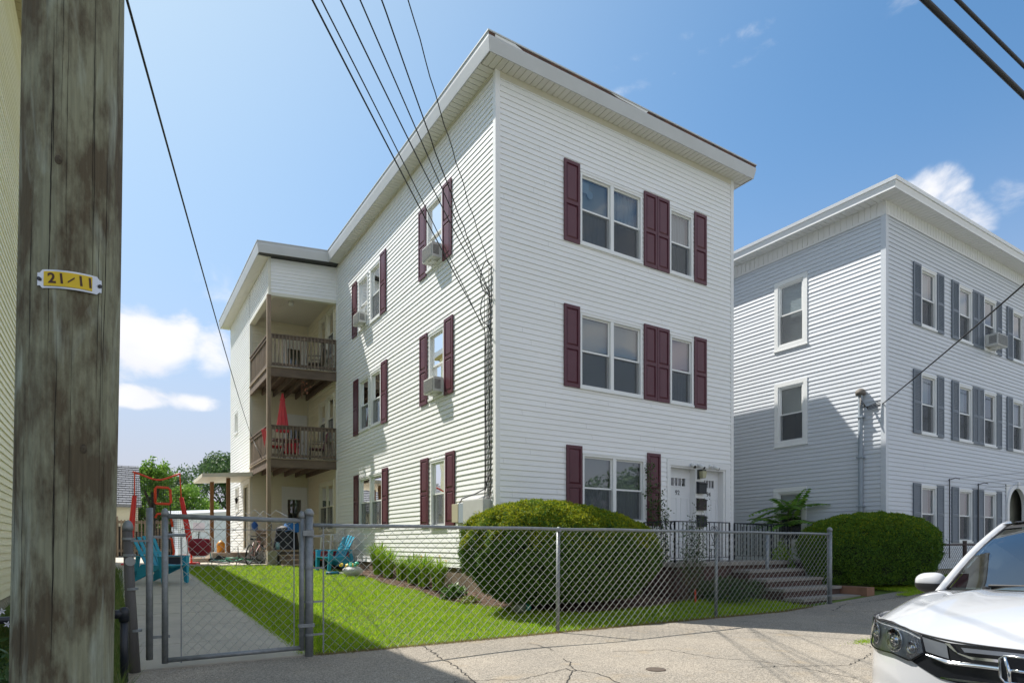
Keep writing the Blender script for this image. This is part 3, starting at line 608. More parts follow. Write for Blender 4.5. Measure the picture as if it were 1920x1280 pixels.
for (x0, x1, num) in ((4.64, 5.44, '92'), (5.74, 6.44, '94')):
    d = MB(); T = TF; z0, z1 = .90, 3.03; w = x1-x0
    lz0, lz1 = z1-.40, z1-.22; lx0, lx1 = x0+.16, x1-.16
    d.box(x0, x1, z0, lz0, -.20, -.16, T=T); d.box(x0, x1, lz1, z1, -.20, -.16, T=T); d.box(x0, lx0, lz0, lz1, -.20, -.16, T=T); d.box(lx1, x1, lz0, lz1, -.20, -.16, T=T)
    for k in range(1, 4): xx = lx0+(lx1-lx0)*k/4; d.box(xx-.011, xx+.011, lz0, lz1, -.19, -.158, T=T)
    for q in ((lx0-.03, lx1+.03, lz1, lz1+.025), (lx0-.03, lx1+.03, lz0-.025, lz0), (lx0-.03, lx0, lz0, lz1), (lx1, lx1+.03, lz0, lz1)): d.box(*q, -.16, -.148, T=T)
    for (pz0, pz1) in ((z0+.22, z0+.72), (z0+.85, z0+1.45)):
        for k in range(2):
            a = x0+.12+k*(w/2-.03); b = a+w/2-.17
            for q in ((a, b, pz1-.012, pz1), (a, b, pz0, pz0+.012), (a, a+.012, pz0, pz1), (b-.012, b, pz0, pz1)): d.box(*q, -.16, -.150, T=T)
    do = d.build('door', DOORM, H)
    g = MB(); g.face([T(lx0, lz0, -.175), T(lx1, lz0, -.175), T(lx1, lz1, -.175), T(lx0, lz1, -.175)]); g.build('glass', GLASS, do, recalc=False)
    bk = MB(); bk.box(x0+.02, x1-.02, z0+.02, z1-.02, -.26, -.205, T=T); bk.build('backing', ROOM, do)
    kn = MB(); kn.lathe(T(x0+.07, z0+.98, -.16), [(.02, 0), (.02, .03), (.032, .045), (.03, .07), (.01, .078)], 12, axis=(0, -1, 0)); kn.lathe(T(x0+.07, z0+1.14, -.16), [(.028, 0), (.028, .02), (.0, .022)], 12, axis=(0, -1, 0)); kn.build('handle', mat('brass', (.5, .38, .15), .3, metal=.9), do)
    text_mesh('house_number', num, .155, NUMM, do, Matrix.Translation(((x0+x1)/2-.02+(.02 if num == '94' else 0), .155, z1-.56)) @ Matrix.Rotation(R(90), 4, 'X'))
# ------------------------------------------------------------------ front landing, steps, iron railing
BRICKD = mat('dark_red_masonry', (.10, .055, .045), .9, noise=(4, .7), col2=(.06, .045, .04), bump=(25, .7, .01))
STEPC = mat('step_concrete', (.30, .27, .235), .9, noise=(6, .8), col2=(.20, .18, .16), bump=(70, .6, .008))
st = MB(); st.box(3.70, 7.55, -1.02, -.02, .80, .885, 1); st.box(3.75, 7.52, -.98, -.03, -.2, .80, 0); st.box(7.552, 8.95, -.6, -.02, .80, .885, 1); st.box(7.522, 8.9, -.56, -.03, -.2, .80, 0)
for k in range(4): zt = .885-.177*(k+1); v1 = -1.02-.42*k; st.box(5.50, 7.52, v1-.42, v1+.0, -.2, zt-.06, 0); st.box(5.48, 7.54, v1-.45, v1-.001, zt-.06, zt, 1)
st.box(7.56, 7.86, -2.85, -1.0, -.2, .34, 2)
st.build('front_steps', [BRICKD, STEPC, mat('brick_cheek', (.30, .16, .10), .9, noise=(5, .6), bump=(30, .6, .01))], H)
def iron_panel(mb, P, Q, zb, h, ornate=()):
    P = Vector(P); Q = Vector(Q); d = (Q-P); L = d.length; d.normalize(); top = zb+h
    mb.bar((P.x, P.y, top), (Q.x, Q.y, top), .030, .022); mb.bar((P.x, P.y, zb+.10), (Q.x, Q.y, zb+.10), .022, .014)
    n = int(L/.118)
    spans = [(o-.15, o+.15) for o in ornate]
    for i in range(n+1):
        s = L*i/n; p = P+d*s
        if i in (0, n): mb.bar((p.x, p.y, zb-.02), (p.x, p.y, top), .028, .028); continue
        if any(a < s < b for a, b in spans): continue
        mb.bar((p.x, p.y, zb+.10), (p.x, p.y, top), .013, .013)
    for o in ornate:
        for sg in (-1, 1):
            e = P+d*(o+sg*.155); mb.bar((e.x, e.y, zb), (e.x, e.y, top), .016, .016)
            pts = []
            for k in range(22):
                t = k/21*2*math.pi*1.25; r = .052*(1-k/30); c = o+sg*.062
                pts.append((c-sg*math.cos(t)*r, top-.13+math.sin(t)*r))
            mb.tube([(P.x+d.x*a, P.y+d.y*a, z) for a, z in pts], .007, 5)
            pts = [(o+sg*.125, top-.16), (o+sg*.11, top-.24), (o+sg*.06, top-.33), (o+sg*.01, top-.42)]; mb.tube([(P.x+d.x*a, P.y+d.y*a, z) for a, z in pts], .007, 5)
            pts = [(o+sg*(.035-math.cos(t)*.035), top-.46+math.sin(t)*.035) for t in [k/12*5.5 for k in range(13)]]; mb.tube([(P.x+d.x*a, P.y+d.y*a, z) for a, z in pts], .006, 5)
        c = P+d*o; mb.bar((c.x, c.y, top-.55), (c.x, c.y, top), .013, .013)
        for (a, b, z) in ((-.15, .15, top-.58), (-.15, .0, top-.50), (-.15, .15, top-.72)):
            mb.bar((P.x+d.x*(o+a), P.y+d.y*(o+a), z), (P.x+d.x*(o+b), P.y+d.y*(o+b), z), .012, .012)
        for a in (-.09, .0, .09): mb.bar((P.x+d.x*(o+a), P.y+d.y*(o+a), zb+.10), (P.x+d.x*(o+a), P.y+d.y*(o+a), top-.58), .012, .012)
rl = MB(); iron_panel(rl, (3.74, -.96, 0), (5.46, -.96, 0), .885, .86, ornate=(.52, 1.22)); rl.tube([(3.74, -.96, 1.74), (3.66, -.96, 1.73), (3.62, -.96, 1.66), (3.64, -.96, 1.58)], .013, 6); rl.build('iron_railing', BLACK, H)
rl = MB(); iron_panel(rl, (3.74, -.08, 0), (3.74, -.96, 0), .885, .86); rl.build('iron_railing', BLACK, H)
rl = MB(); iron_panel(rl, (6.80, -.04, 0), (8.95, -.04, 0), .885, .90); rl.build('iron_railing', BLACK, H)
rl = MB(); rl.bar((6.9, -1.0, .88), (6.9, -1.0, 1.72), .028, .028); rl.bar((6.9, -1.0, 1.70), (6.9, -.1, 1.78), .03, .022)
for k in range(1, 8): rl.bar((6.9, -1.0+.115*k, .9), (6.9, -1.0+.115*k, 1.70), .013, .013)
rl.build('iron_railing', BLACK, H)
# ------------------------------------------------------------------ rear porches on the left side
C0 = Vector((-2.0, 10.43, 0)); C1 = Vector((0.0, 9.99, 0))
BK = 13.5
TB = lambda a, z, d: (a, BK-d, z)                            # porch back wall (faces the street)
TS = lambda a, z, d: (-d, a, z)                              # inner side wall
TLB = lambda a, z, d: (-2.0-d, a, z)                         # outer left wall of the rear wing
TRIMC = mat('cream_trim', (.70, .68, .58), .5, noise=(2, .3), col2=(.6, .57, .46))
pd = [(-.95, -.05, 6.82, 8.80), (-.95, -.05, 4.0, 6.0), (-.95, -.05, 1.12, 3.36)]
mb = MB(); siding(mb, TB, -1.94, -.02, 1.05, 9.30, pd); mb.build('wall', [VPORCH, SEAM], H, recalc=False)
so = [(11.25, 12.0, 7.5, 9.0), (10.3, 11.05, 7.5, 9.0), (11.25, 12.0, 4.75, 6.10), (10.3, 11.05, 4.75, 6.15), (10.35, 11.95, 1.75, 3.32)]
mb = MB(); siding(mb, TS, 10.02, BK, 1.05, 9.30, so); mb.build('wall', [VPORCH, SEAM], H, recalc=False)
lo2 = [(13.95, 14.75, 1.12, 3.35), (16.0, 16.6, 2.6, 3.45), (16.2, 16.75, 5.65, 6.40)]
mb = MB(); siding(mb, TLB, 13.62, 17.95, ZB, ZT-.02, lo2); siding(mb, TLB, 10.43, 13.62, 9.12, ZT-.02)
dv = (C1-C0).normalized(); nrm = Vector((dv.y, -dv.x, 0)); LF = (C1-C0).length
TP = lambda a, z, d: tuple(C0+dv*a+nrm*d+Vector((0, 0, z)))  # skewed porch front
siding(mb, TP, .03, LF-.01, 9.12, ZT-.02); mb.build('wall', [VINYL, SEAM], H, recalc=False)
tb = MB()
tb.box(.0, LF-.0, 9.02, 9.12, -.16, .022, T=TP); tb.box(10.5, 13.62, 9.02, 9.12, -.16, .022, T=TLB); tb.box(10.38, 10.47, 9.02, ZT, -.05, .024, T=TLB)
tb.box(13.52, 13.62, ZB, 9.10, -.10, .024, T=TLB); tb.box(13.90, 13.95, 1.1, 3.42, -.02, .03, T=TLB); tb.box(14.75, 14.80, 1.1, 3.42, -.02, .03, T=TLB); tb.box(13.95, 14.75, 3.35, 3.42, -.02, .03, T=TLB)
tb.build('porch_trim', TRIMC, H)
cl = MB(); cl.face([(-1.95, 10.5, 9.28), (-.01, 10.1, 9.28), (-.01, BK, 9.28), (-1.95, BK, 9.28)]); cl.box(-1.35, -.55, 11.0, 12.0, 9.262, 9.279); cl.build('porch_ceiling', mat('cream_ceiling', (.66, .63, .55), .7), H, recalc=False)
cb2 = MB(); cb2.box(-.03, .03, BK-.06, BK+.01, 1.1, 9.27); cb2.build('corner_board', TRIMC, H)
wc = MB()                                                     # closing wall behind the openings
wc.box(-1.9, .4, BK+.18, BK+.25, 1.0, 10); wc.box(.25, .3, 10.0, BK, 1, 10); wc.box(-1.8, -1.75, 13.7, 17.8, 1, 10); wc.build('inner_core', ROOM, H)
for (a0, a1, z0, z1) in pd:
    d = MB(); T = TB; h = z1-z0
    for q in ((a0, a0+.07, z0, z1), (a1-.07, a1, z0, z1), (a0+.07, a1-.07, z1-.07, z1)): d.box(*q, -.04, .03, T=T)
    x0, x1, y0, y1 = a0+.07, a1-.07, z0+.02, z1-.07; gz0, gz1, gx0, gx1 = y0+(y1-y0)*.50, y0+(y1-y0)*.82, x0+.14, x1-.14
    for q in ((x0, x1, y0, gz0), (x0, x1, gz1, y1), (x0, gx0, gz0, gz1), (gx1, x1, gz0, gz1)): d.box(*q, -.05, .0, T=T)
    do = d.build('door', DOORM, H)
    g = MB(); g.face([T(gx0, gz0, -.02), T(gx1, gz0, -.02), T(gx1, gz1, -.02), T(gx0, gz1, -.02)]); g.build('glass', GLASS, do, recalc=False); bk = MB(); bk.box(x0+.02, x1-.02, y0+.02, y1-.02, -.09, -.06, T=T); bk.build('backing', ROOM, do)
    kn = MB(); kn.lathe(T(x1-.06, y0+.95, .0), [(.02, 0), (.03, .04), (.02, .06), (.0, .062)], 10, axis=(0, -1, 0)); kn.build('handle', DARKP, do)
for q, nu in zip(so, (1, 1, 1, 1, 2)): unit_window(H, TS, *q, nu=nu, upper='', lower='screen', casing=.06, frame_mat=TRIMC)
unit_window(H, TLB, *lo2[1], upper='', lower='', casing=.05); unit_window(H, TLB, *lo2[2], upper='', lower='', casing=.05)
d = MB(); d.box(13.95, 14.75, 1.12, 3.35, -.08, -.04, T=TLB); d.build('door', mat('olive_grey_door', (.22, .21, .16), .6), H)
def porch_rail(P, Q, z0, h, name='porch_railing', sp=.105, zb=.10):
    b = MB(); P = Vector(P); Q = Vector(Q); L = (Q-P).length; d = (Q-P).normalized()
    b.bar((P.x, P.y, z0+h), (Q.x, Q.y, z0+h), .085, .035, 1); b.bar((P.x, P.y, z0+h-.07), (Q.x, Q.y, z0+h-.07), .035, .085, 1); b.bar((P.x, P.y, z0+zb), (Q.x, Q.y, z0+zb), .035, .085, 1)
    n = int(L/sp); o = Vector((d.y, -d.x, 0))*.03
    for i in range(n+1):
        p = P+d*(L*(i+.2)/(n+.4)); tl = random.uniform(-.006, .006)
        b.bar((p.x+o.x, p.y+o.y, z0+zb-.06), (p.x+o.x+tl, p.y+o.y, z0+h-.02), .034, .034, 0)
    return b.build(name, [WOODG, WOODH], H)
for dz in (6.80, 3.96):
    dk = MB()
    n = 15
    for i in range(n):
        t0, t1 = i/n+.002, (i+1)/n-.002
        A = Vector((-2.0, 10.43+(BK-10.43)*t0, 0)); A2 = Vector((-2.0, 10.43+(BK-10.43)*t1, 0)); B = Vector((-.02, 10.0+(BK-10.0)*t0, 0)); B2 = Vector((-.02, 10.0+(BK-10.0)*t1, 0))
        dk.hexa([(p.x, p.y, dz-.03) for p in (A, B, B2, A2)]+[(p.x, p.y, dz) for p in (A, B, B2, A2)])
    dk.bar(C0+Vector((-.02, -.02, dz-.165)), C1+Vector((-.02, -.02, dz-.165)), .045, .25, 0); dk.bar((-2.0, 10.46, dz-.165), (-2.0, BK+.05, dz-.165), .045, .25, 0)
    dk.bar(C0+Vector((-.03, -.045, dz-.012)), C1+Vector((0, -.045, dz-.012)), .05, .03, 1); dk.bar((-2.035, 10.40, dz-.012), (-2.035, BK, dz-.012), .05, .03, 1)
    for k in range(1, 6): x = -2.0+2.0*k/5.2; dk.bar((x, 10.35-(x+2)*.21+.06, dz-.15), (x, BK, dz-.15), .045, .19, 0)
    dk.build('porch_deck', [WOODH, WOODL], H)
    porch_rail(C0+Vector((.06, -.0, 0)), C1+Vector((-.02, 0, 0)), dz, 1.02); porch_rail(Vector((-2.0, 10.50, 0)), Vector((-2.0, 13.50, 0)), dz, 1.02, sp=.095)
po = MB(); po.bar((-2.0, 10.43, .62), (-2.0, 10.43, 9.03), .115, .115); po.build('porch_post', mat('brown_wood_post', (.33, .25, .18), .85, noise=(5, .9), col2=(.17, .12, .08), bump=(20, .6, .01), stretch=(1, 1, .15)), H)
# ground-level porch, its steps and masonry
g1 = MB(); g1.box(-1.98, -.03, 10.30, BK, 1.04, 1.10, 0); g1.box(-1.95, -.06, 10.34, BK, .5, 1.04, 1); g1.build('porch_deck', [WOODL, mat('dark_block_skirt', (.13, .11, .09), .9, noise=(6, .7))], H)
sk = MB()
for r in range(3):
    for k in range(7): sk.box(-2.02, -1.955, 10.46+k*.43, 10.46+k*.43+.41, .64+r*.135, .64+r*.135+.12)
sk.build('stone_skirt', mat('grey_stone_block', (.25, .24, .22), .9, noise=(5, .6), bump=(30, .6, .01)), H)
sp_ = MB(); sp_.box(-2.08, -1.80, 10.18, 10.46, .45, 1.06); sp_.build('post_plinth', mat('yellowish_stone', (.38, .34, .24), .9, noise=(6, .7)), H)
s2 = MB()
for k in range(3): zt = 1.10-.15*(k+1)+.0; s2.box(-1.78, -.06, 10.28-.27*(k+1), 10.28-.27*k-.0, zt-.035, zt, 0); s2.box(-1.76, -.10, 10.28-.27*(k+1)+.02, 10.28-.27*(k+1)+.05, .5, zt-.035, 1)
s2.build('porch_steps', [WOODL, WOODG], H)
porch_rail(Vector((-1.98, 10.55, 0)), Vector((-1.98, 12.6, 0)), 1.10, .62, sp=.09)
# side stoop and canopy
sb = MB(); sb.box(-3.25, -2.03, 13.35, 15.2, .6, .98); sb.box(-3.85, -3.26, 13.6, 15.0, .6, .80); sb.build('side_stoop', mat('tan_masonry', (.42, .34, .26), .9, noise=(4, .7), col2=(.26, .22, .18), bump=(25, .6, .01)), H)
cn = MB(); cn.hexa([(-3.6, 12.95, 3.50), (-2.03, 12.95, 3.62), (-2.03, 15.6, 3.62), (-3.6, 15.6, 3.50), (-3.6, 12.95, 3.62), (-2.03, 12.95, 3.76), (-2.03, 15.6, 3.76), (-3.6, 15.6, 3.62)]); cn.build('canopy', TRIMC, H)
BRP = mat('orange_brown_post', (.24, .12, .05), .7, noise=(6, .6), col2=(.14, .07, .03), stretch=(1, 1, .2))
for (x, y) in ((-3.05, 15.1), (-2.72, 13.55)): q = MB(); q.bar((x, y, .98), (x, y, 3.58), .12, .12); q.build('canopy_post', BRP, H)
# ================================================================== GREY HOUSE ON THE RIGHT
G = empty('apartment_house', (15, 4, .3), 'light grey sided three-storey house with slate shutters and a white frieze under its eaves', 'house')
GU, GV = 9.65, -2.17; GW = 13.0; GD = 14.0
GF = lambda a, z, d: (a, GV-d, z)
GL_ = lambda a, z, d: (GU-d, a, z)
gz0, gzt, gfr = .62, 9.56, 9.23
rows = [(6.86, 8.33), (4.12, 5.63), (1.35, 2.76)]
cols = [11.33, 13.40, 14.95, 16.91, 19.4]
go = []
for (z0, z1) in rows:
    for c in cols:
        if z0 < 2 and 15.5 < c < 18: continue
        go.append((c, c+.80, z0, z1))
go.append((16.45, 17.95, .62, 3.06))
mb = MB(); siding(mb, GF, GU+.07, GU+GW, gz0, gfr, go, seams=.05, rnd=random.Random(9)); mb.build('wall', [VGREY, SEAM], G, recalc=False)
gl = [(-.05, .72, 6.78, 8.47), (-.05, .72, 4.10, 5.64), (-.02, .75, 1.35, 2.72)]
mb = MB(); siding(mb, GL_, GV+.07, GV+GD, gz0, gfr, gl, seams=.03, rnd=random.Random(10)); mb.build('wall', [VGREY, SEAM], G, recalc=False)
ib = MB(); ib.box(GU+.78, GU+GW, GV+.78, GV+GD, -.2, gfr); ib.build('inner_core', ROOM, G)
fb = MB(); fb.box(GU+.03, GU+GW, GV+.03, GV+GD, -.2, gz0+.004); fb.build('foundation', CONC, G)
cb = MB(); cb.box(GU-.024, GU+.10, GV-.024, GV+.10, gz0-.02, gfr); cb.build('corner_board', mat('grey_trim', (.60, .63, .67), .4), G)
WOV = .42
fz = MB(); n = int(GW/.15)
for i in range(n): a = GU+.03+i*GW/n; fz.box(a+.010, a+GW/n-.010, GV-.034, GV-.005, gfr+.01, gzt, )
fz.box(GU-.02, GU+GW, GV-.022, GV+.02, gfr-.0, gzt); fz.box(GU-.03, GU+GW, GV-.036, GV-.02, gfr-.015, gfr+.03); fz.build('frieze', TRIM, G)
fz = MB(); n = int(GD/.15)
for i in range(n): a = GV+.03+i*GD/n; fz.box(GU-.034, GU-.005, a+.010, a+GD/n-.010, gfr+.01, gzt)
fz.box(GU-.0215, GU+.02, GV+.021, GV+GD, gfr, gzt); fz.box(GU-.0355, GU-.0225, GV+.022, GV+GD, gfr-.015, gfr+.03); fz.build('frieze', TRIM, G)
sf = MB(); soffit_strip(sf, GF, GU-WOV+.02, GU+GW, 0, WOV-.004, gzt, step=.15); sf.build('soffit', TRIM, G)
sf = MB(); soffit_strip(sf, GL_, GV+.01, GV+GD, 0, WOV-.004, gzt-.001, step=.15); sf.build('soffit', TRIM, G)
rf = MB(); rf.box(GU-WOV, GU+GW+.4, GV-WOV, GV+GD+.4, gzt+.012, 9.77); rf.build('roof', TAR, G)
FP2 = [(.001, -.02), (.018, -.02), (.018, .03), (.04, .11), (.04, .145), (.001, .145)]; CP2 = [(-.03, .3), (.085, .3), (.085, .325), (.062, .206), (.002, .206)]
CP2 = [(.002, .146), (.065, .146), (.078, .222), (.002, .222)]
for (p, q, sgn) in (((GU-WOV, GV-WOV), (GU+GW, GV-WOV), 0), ((GU-WOV, GV+GD), (GU-WOV, GV-WOV), 1)):
    run(p, q, gzt, [(k[0], k[1], 1 if not sgn else 1, 1 if sgn else 1) for k in FP2], 0, '').build('fascia', TRIM, G)
    run(p, q, gzt, [(k[0], k[1], 1, 1) for k in CP2], 0, '').build('roof_cap', mat('bright_metal_cap', (.82, .83, .84), .3), G)
for (c, c1, z0, z1) in go[:-1]:
    up = random.Random(int(c*10+z0)).choice(['shade', 'curtain', 'blind', '']); unit_window(G, GF, c, c1, z0, z1, upper=up, lower='screen', sill=True)
for i, (z0, z1) in enumerate(rows):
    for (a, b) in ((10.93, 11.31), (12.16, 12.53), (12.99, 13.38), (14.23, 14.57), (14.58, 14.92), (15.78, 16.12), (16.50, 16.89), (17.74, 18.1)):
        if i == 2 and a > 15.9: continue
        shutter(G, GF, a, b, z0-.04, z1+.06, SLATE, True)
unit_window(G, GL_, *gl[0], upper='shade', lower='shade+screen', casing=.11); unit_window(G, GL_, *gl[1], upper='blind', lower='screen', casing=.11); unit_window(G, GL_, *gl[2], upper='shade', lower='screen', casing=.11)
# arched doorway
ar = MB(); n = 16; R0 = .60; cx_, cz_ = 17.2, 2.40
def arc(r, k): t = math.pi*k/n; return cx_-r*math.cos(t), cz_+r*.95*math.sin(t)
for k in range(n):
    a, b, c, d = arc(R0, k), arc(R0, k+1), arc(R0+.14, k+1), arc(R0+.14, k)
    ar.hexa([GF(a[0], a[1], -.05), GF(b[0], b[1], -.05), GF(c[0], c[1], -.05), GF(d[0], d[1], -.05), GF(a[0], a[1], .06), GF(b[0], b[1], .06), GF(c[0], c[1], .06), GF(d[0], d[1], .06)])
ar.box(cx_-R0-.14, cx_-R0, .62, cz_, -.05, .06, T=GF); ar.box(cx_+R0, cx_+R0+.14, .62, cz_, -.05, .06, T=GF); ar.box(cx_-.06, cx_+.06, cz_+.56, cz_+.76, .06, .10, T=GF)
for s in (-1, 1):
    for k in range(n//2):                                     # spandrels
        a, b = arc(R0+.13, k if s < 0 else n-k), arc(R0+.13, k+1 if s < 0 else n-k-1); ar.face([GF(a[0], a[1], .02), GF(b[0], b[1], .02), GF(b[0], 3.07, .02), GF(a[0], 3.07, .02)])
ar.build('door_arch', TRIM, G)
al = MB(); al.box(16.45, 19.4, .62, 3.06, -.32, -.28, T=GF); al.build('alcove', mat('dim_olive_door', (.24, .24, .19), .8, noise=(4, .5)), G)
# electric service on its left wall: mast, weatherhead, meter boxes
GM = mat('grey_painted_metal', (.32, .37, .42), .5, noise=(6, .3))
sm = empty('service_mast', (GU-.10, -1.62, 1.5), 'grey electric service mast with weatherhead and meter boxes on the grey house', 'service mast')
q = MB(); q.tube([(GU-.09, -1.62, 1.3), (GU-.09, -1.62, 4.95)], .055, 12)
for z in (2.2, 3.4, 4.4): q.box(GU-.16, GU-.0, -1.70, -1.54, z, z+.03)
q.build('mast_pipe', GM, sm, smooth=False)
q = MB(); q.lathe((GU-.09, -1.62, 4.95), [(.06, 0), (.11, .02), (.12, .07), (.10, .13), (.04, .17), (.0, .175)], 14); q.build('weatherhead', mat('brown_grey_cap', (.16, .14, .12), .7), sm, smooth=True)
q = MB(); q.box(GU-.18, GU-.02, -1.55, .0-.35, 1.28, 1.52); q.box(GU-.16, GU-.02, -1.15, -.55, 1.52, 1.78); q.lathe((GU-.16, -.78, 1.62), [(.09, 0), (.09, .07), (.05, .10), (0, .102)], 14, axis=(-1, 0, 0)); q.build('meter_box', GM, sm)
q = MB()
for k in range(4): q.tube([(GU-.12, -1.62, 4.98), (GU-.2-.02*k, -1.7, 4.8-.06*k), (GU-.17+.01*k, -1.85, 4.55+.03*k), (GU-.05, -2.08, 4.62+.04*k)], .010, 5)
q.build('drip_loop', CABLE, sm)
# ================================================================== CREAM HOUSE ON THE LEFT
Y = empty('apartment_house', (-13, 6, .2), 'pale yellow sided house beside the big wooden utility pole', 'house')
YU = -7.5; YT = 10.4
YL = lambda a, z, d: (YU+d, a, z)
yo = [(9.0, 9.8, 2.0, 3.5), (9.0, 9.8, 5.0, 6.5), (9.0, 9.8, 7.9, 9.4)]
mb = MB(); siding(mb, YL, -4.5, 4.70, .45, YT, (), course=.115, lip=.018); siding(mb, YL, 4.84, 18, .45, YT, yo, course=.115, lip=.018)
siding(mb, lambda a, z, d: (a, -4.5-d, z), -16, YU, .45, YT, course=.115); siding(mb, lambda a, z, d: (a, 18+d, z), -16, YU, .45, YT, course=.115); mb.build('wall', [VCREAM, SEAM], Y, recalc=False)
q = MB(); q.box(YU-.02, YU+.03, 4.70, 4.84, .43, YT); q.build('trim_board', mat('pinkish_trim', (.62, .56, .48), .5), Y)
q = MB(); q.box(YU-.02, YU+.035, -4.55, -4.42, .43, YT); q.build('trim_board', mat('cream_trim_board', (.72, .69, .52), .5), Y)
q = MB(); q.box(-15.9, YU-.3, -4.2, 17.7, -.2, YT); q.build('inner_core', ROOM, Y); q = MB(); q.box(-16, YU-.03, -4.47, 17.97, -.2, .455); q.build('foundation', CONC, Y)
for o_ in yo: unit_window(Y, YL, *o_, casing=.08)
q = MB(); soffit_strip(q, YL, -4.8, 18.3, .0, .33, YT, step=.2); q.build('soffit', mat('olive_soffit', (.42, .36, .18), .6), Y)
q = MB(); q.box(-16.4, YU+.35, -4.85, 18.35, YT+.015, YT+.25); q.build('roof', TAR, Y)
q = MB(); q.box(YU+.352, YU+.38, -4.85, 18.35, YT-.02, YT+.24); q.box(-16.4, YU+.38, -4.88, -4.852, YT-.02, YT+.24); q.build('fascia', TRIM, Y)
# ================================================================== BACK YARD BUILDINGS
B = empty('garage', (-8, 28, .6), 'small cream garage with grey shingled roof behind the yard', 'garage')
gu0, gu1, gv0, gv1 = -13.0, -5.05, 26.5, 34
q = MB(); siding(q, lambda a, z, d: (a, gv0-d, z), gu0, gu1, .6, 3.30, course=.15); siding(q, lambda a, z, d: (gu1+d, a, z), gv0, gv1, .6, 3.30, course=.15); q.build('wall', [mat('cream_garage', (.72, .68, .55), .6), SEAM], B, recalc=False)
q = MB(); q.box(gu0, gu1-.05, gv0+.05, gv1, .5, 3.28); q.build('inner_core', ROOM, B)
SHG = mat('grey_shingle', (.15, .155, .175), .9, noise=(9, .8), col2=(.24, .245, .265))
q = MB(); nr = 18
for r in range(nr):
    v0 = gv0-.35+r*(4.1/nr); z0 = 3.22+r*(2.35/nr); v1, z1 = v0+4.1/nr+.03, z0+2.35/nr
    n = 26
    for k in range(n):
        a = gu0-.3+(gu1-gu0+.45)*(k+(.5 if r % 2 else 0))/n; b = min(a+(gu1-gu0+.45)/n-.015, gu1+.15); dzz = random.uniform(0, .012)
        if b <= a: continue
        q.hexa([(a, v0, z0+dzz), (b, v0, z0+dzz), (b, v1, z1-.02), (a, v1, z1-.02), (a, v0, z0+.03+dzz), (b, v0, z0+.03+dzz), (b, v1, z1+.0), (a, v1, z1+.0)])
q.face([(gu0-.3, gv0+3.75, 5.57), (gu1+.15, gv0+3.75, 5.57), (gu1+.15, gv1+.3, 3.2), (gu0-.3, gv1+.3, 3.2)]); q.face([(gu1, gv0, 3.3), (gu1, gv0+3.75, 5.5), (gu1, gv1, 3.3)]); q.box(gu0-.3, gu1+.15, gv0-.37, gv0-.33, 3.10, 3.24)
q.build('roof', SHG, B)
S = empty('shed', (-1.5, 24, .6), 'low white shed with a shallow pale roof behind the orange canopy posts', 'shed')
q = MB()
WSH = mat('white_painted_boards', (.60, .66, .74), .5, noise=(3, .2))
for i in range(22): a = -3.55+i*.2; q.box(a, a+.19, 23.0, 23.04, .6, 2.55+.0*i)
q.box(-3.55, .9, 23.04, 27, .6, 2.62); q.build('wall', WSH, S)
q = MB(); q.hexa([(-3.8, 22.75, 2.56), (1.1, 22.75, 2.72), (1.1, 27.2, 2.95), (-3.8, 27.2, 2.85), (-3.8, 22.75, 2.66), (1.1, 22.75, 3.06), (1.1, 27.2, 3.3), (-3.8, 27.2, 3.0)]); q.build('roof', mat('pale_shed_roof', (.45, .47, .50), .6), S)
q = MB(); q.box(-2.6, -1.5, 22.96, 22.99, .62, 2.4); q.build('door', mat('bluish_white_door', (.50, .56, .66), .5), S)
# weathered picket fence across the end of the yard
F = empty('picket_fence', (-5, 25.4, .6), 'weathered grey picket fence at the far end of the yard', 'fence')
q = MB()
for i in range(40): a = -8.6+i*.14; q.box(a, a+.06, 25.4, 25.43, .7, 2.45)
for z in (.9, 2.28): q.box(-8.7, -2.9, 25.43, 25.47, z, z+.13)
q.build('pickets', WOODG, F)
for x in (-8.7, -6.0, -3.1): q = MB(); q.box(x-.08, x+.10, 25.48, 25.62, .5, 2.62); q.build('post', WOODG, F)
q = MB()
for i in range(14): a = -8.6+i*.42; q.box(a, a+.40, 25.64, 25.66, .7, 2.05+.15*math.sin(i*2.2))
q.build('board_panel', mat('dark_fence_boards', (.06, .055, .05), .9), F)
# red-brown board fence on the grass strip, mostly behind the pole
q = MB()
for i in range(16): v = -2.2+i*.16; q.box(-6.62, -6.595, v, v+.15, .0, 1.32+.02*math.sin(i*2))
bf = empty('board_fence', (-6.6, -1, 0), 'short red-brown board fence standing in the grass behind the utility pole', 'fence'); q.build('boards', mat('red_brown_board', (.28, .10, .035), .8, noise=(8, .7)), bf)
q = MB(); q.bar((-6.66, -2.25, 0), (-6.72, -2.2, 1.75), .06, .06); q.build('post', WOODG, bf)
# ================================================================== UTILITY POLE
PX, PY = -6.258, -7.166
PR0 = .166
POLEM = mat('utility_pole_wood', (.245, .245, .16), .85, noise=(1.9, .95), col2=(.09, .068, .038), bump=(22, .6, .010), stretch=(3.4, 3.4, 1.1))
t = POLEM.node_tree
for n_ in t.nodes:
    if n_.type == 'MAP_RANGE': n_.inputs['From Min'].default_value = .44; n_.inputs['From Max'].default_value = .58
p = t.nodes['Principled BSDF']; src = p.inputs['Base Color'].links[0].from_socket
c = N(t, 'ShaderNodeTexCoord'); mpn = N(t, 'ShaderNodeMapping'); mpn.inputs['Scale'].default_value = (60, 60, 2.2); t.links.new(c.outputs['Object'], mpn.inputs[0])
nz = N(t, 'ShaderNodeTexNoise'); nz.inputs['Scale'].default_value = 1.6; nz.inputs['Detail'].default_value = 9; t.links.new(mpn.outputs[0], nz.inputs[0])
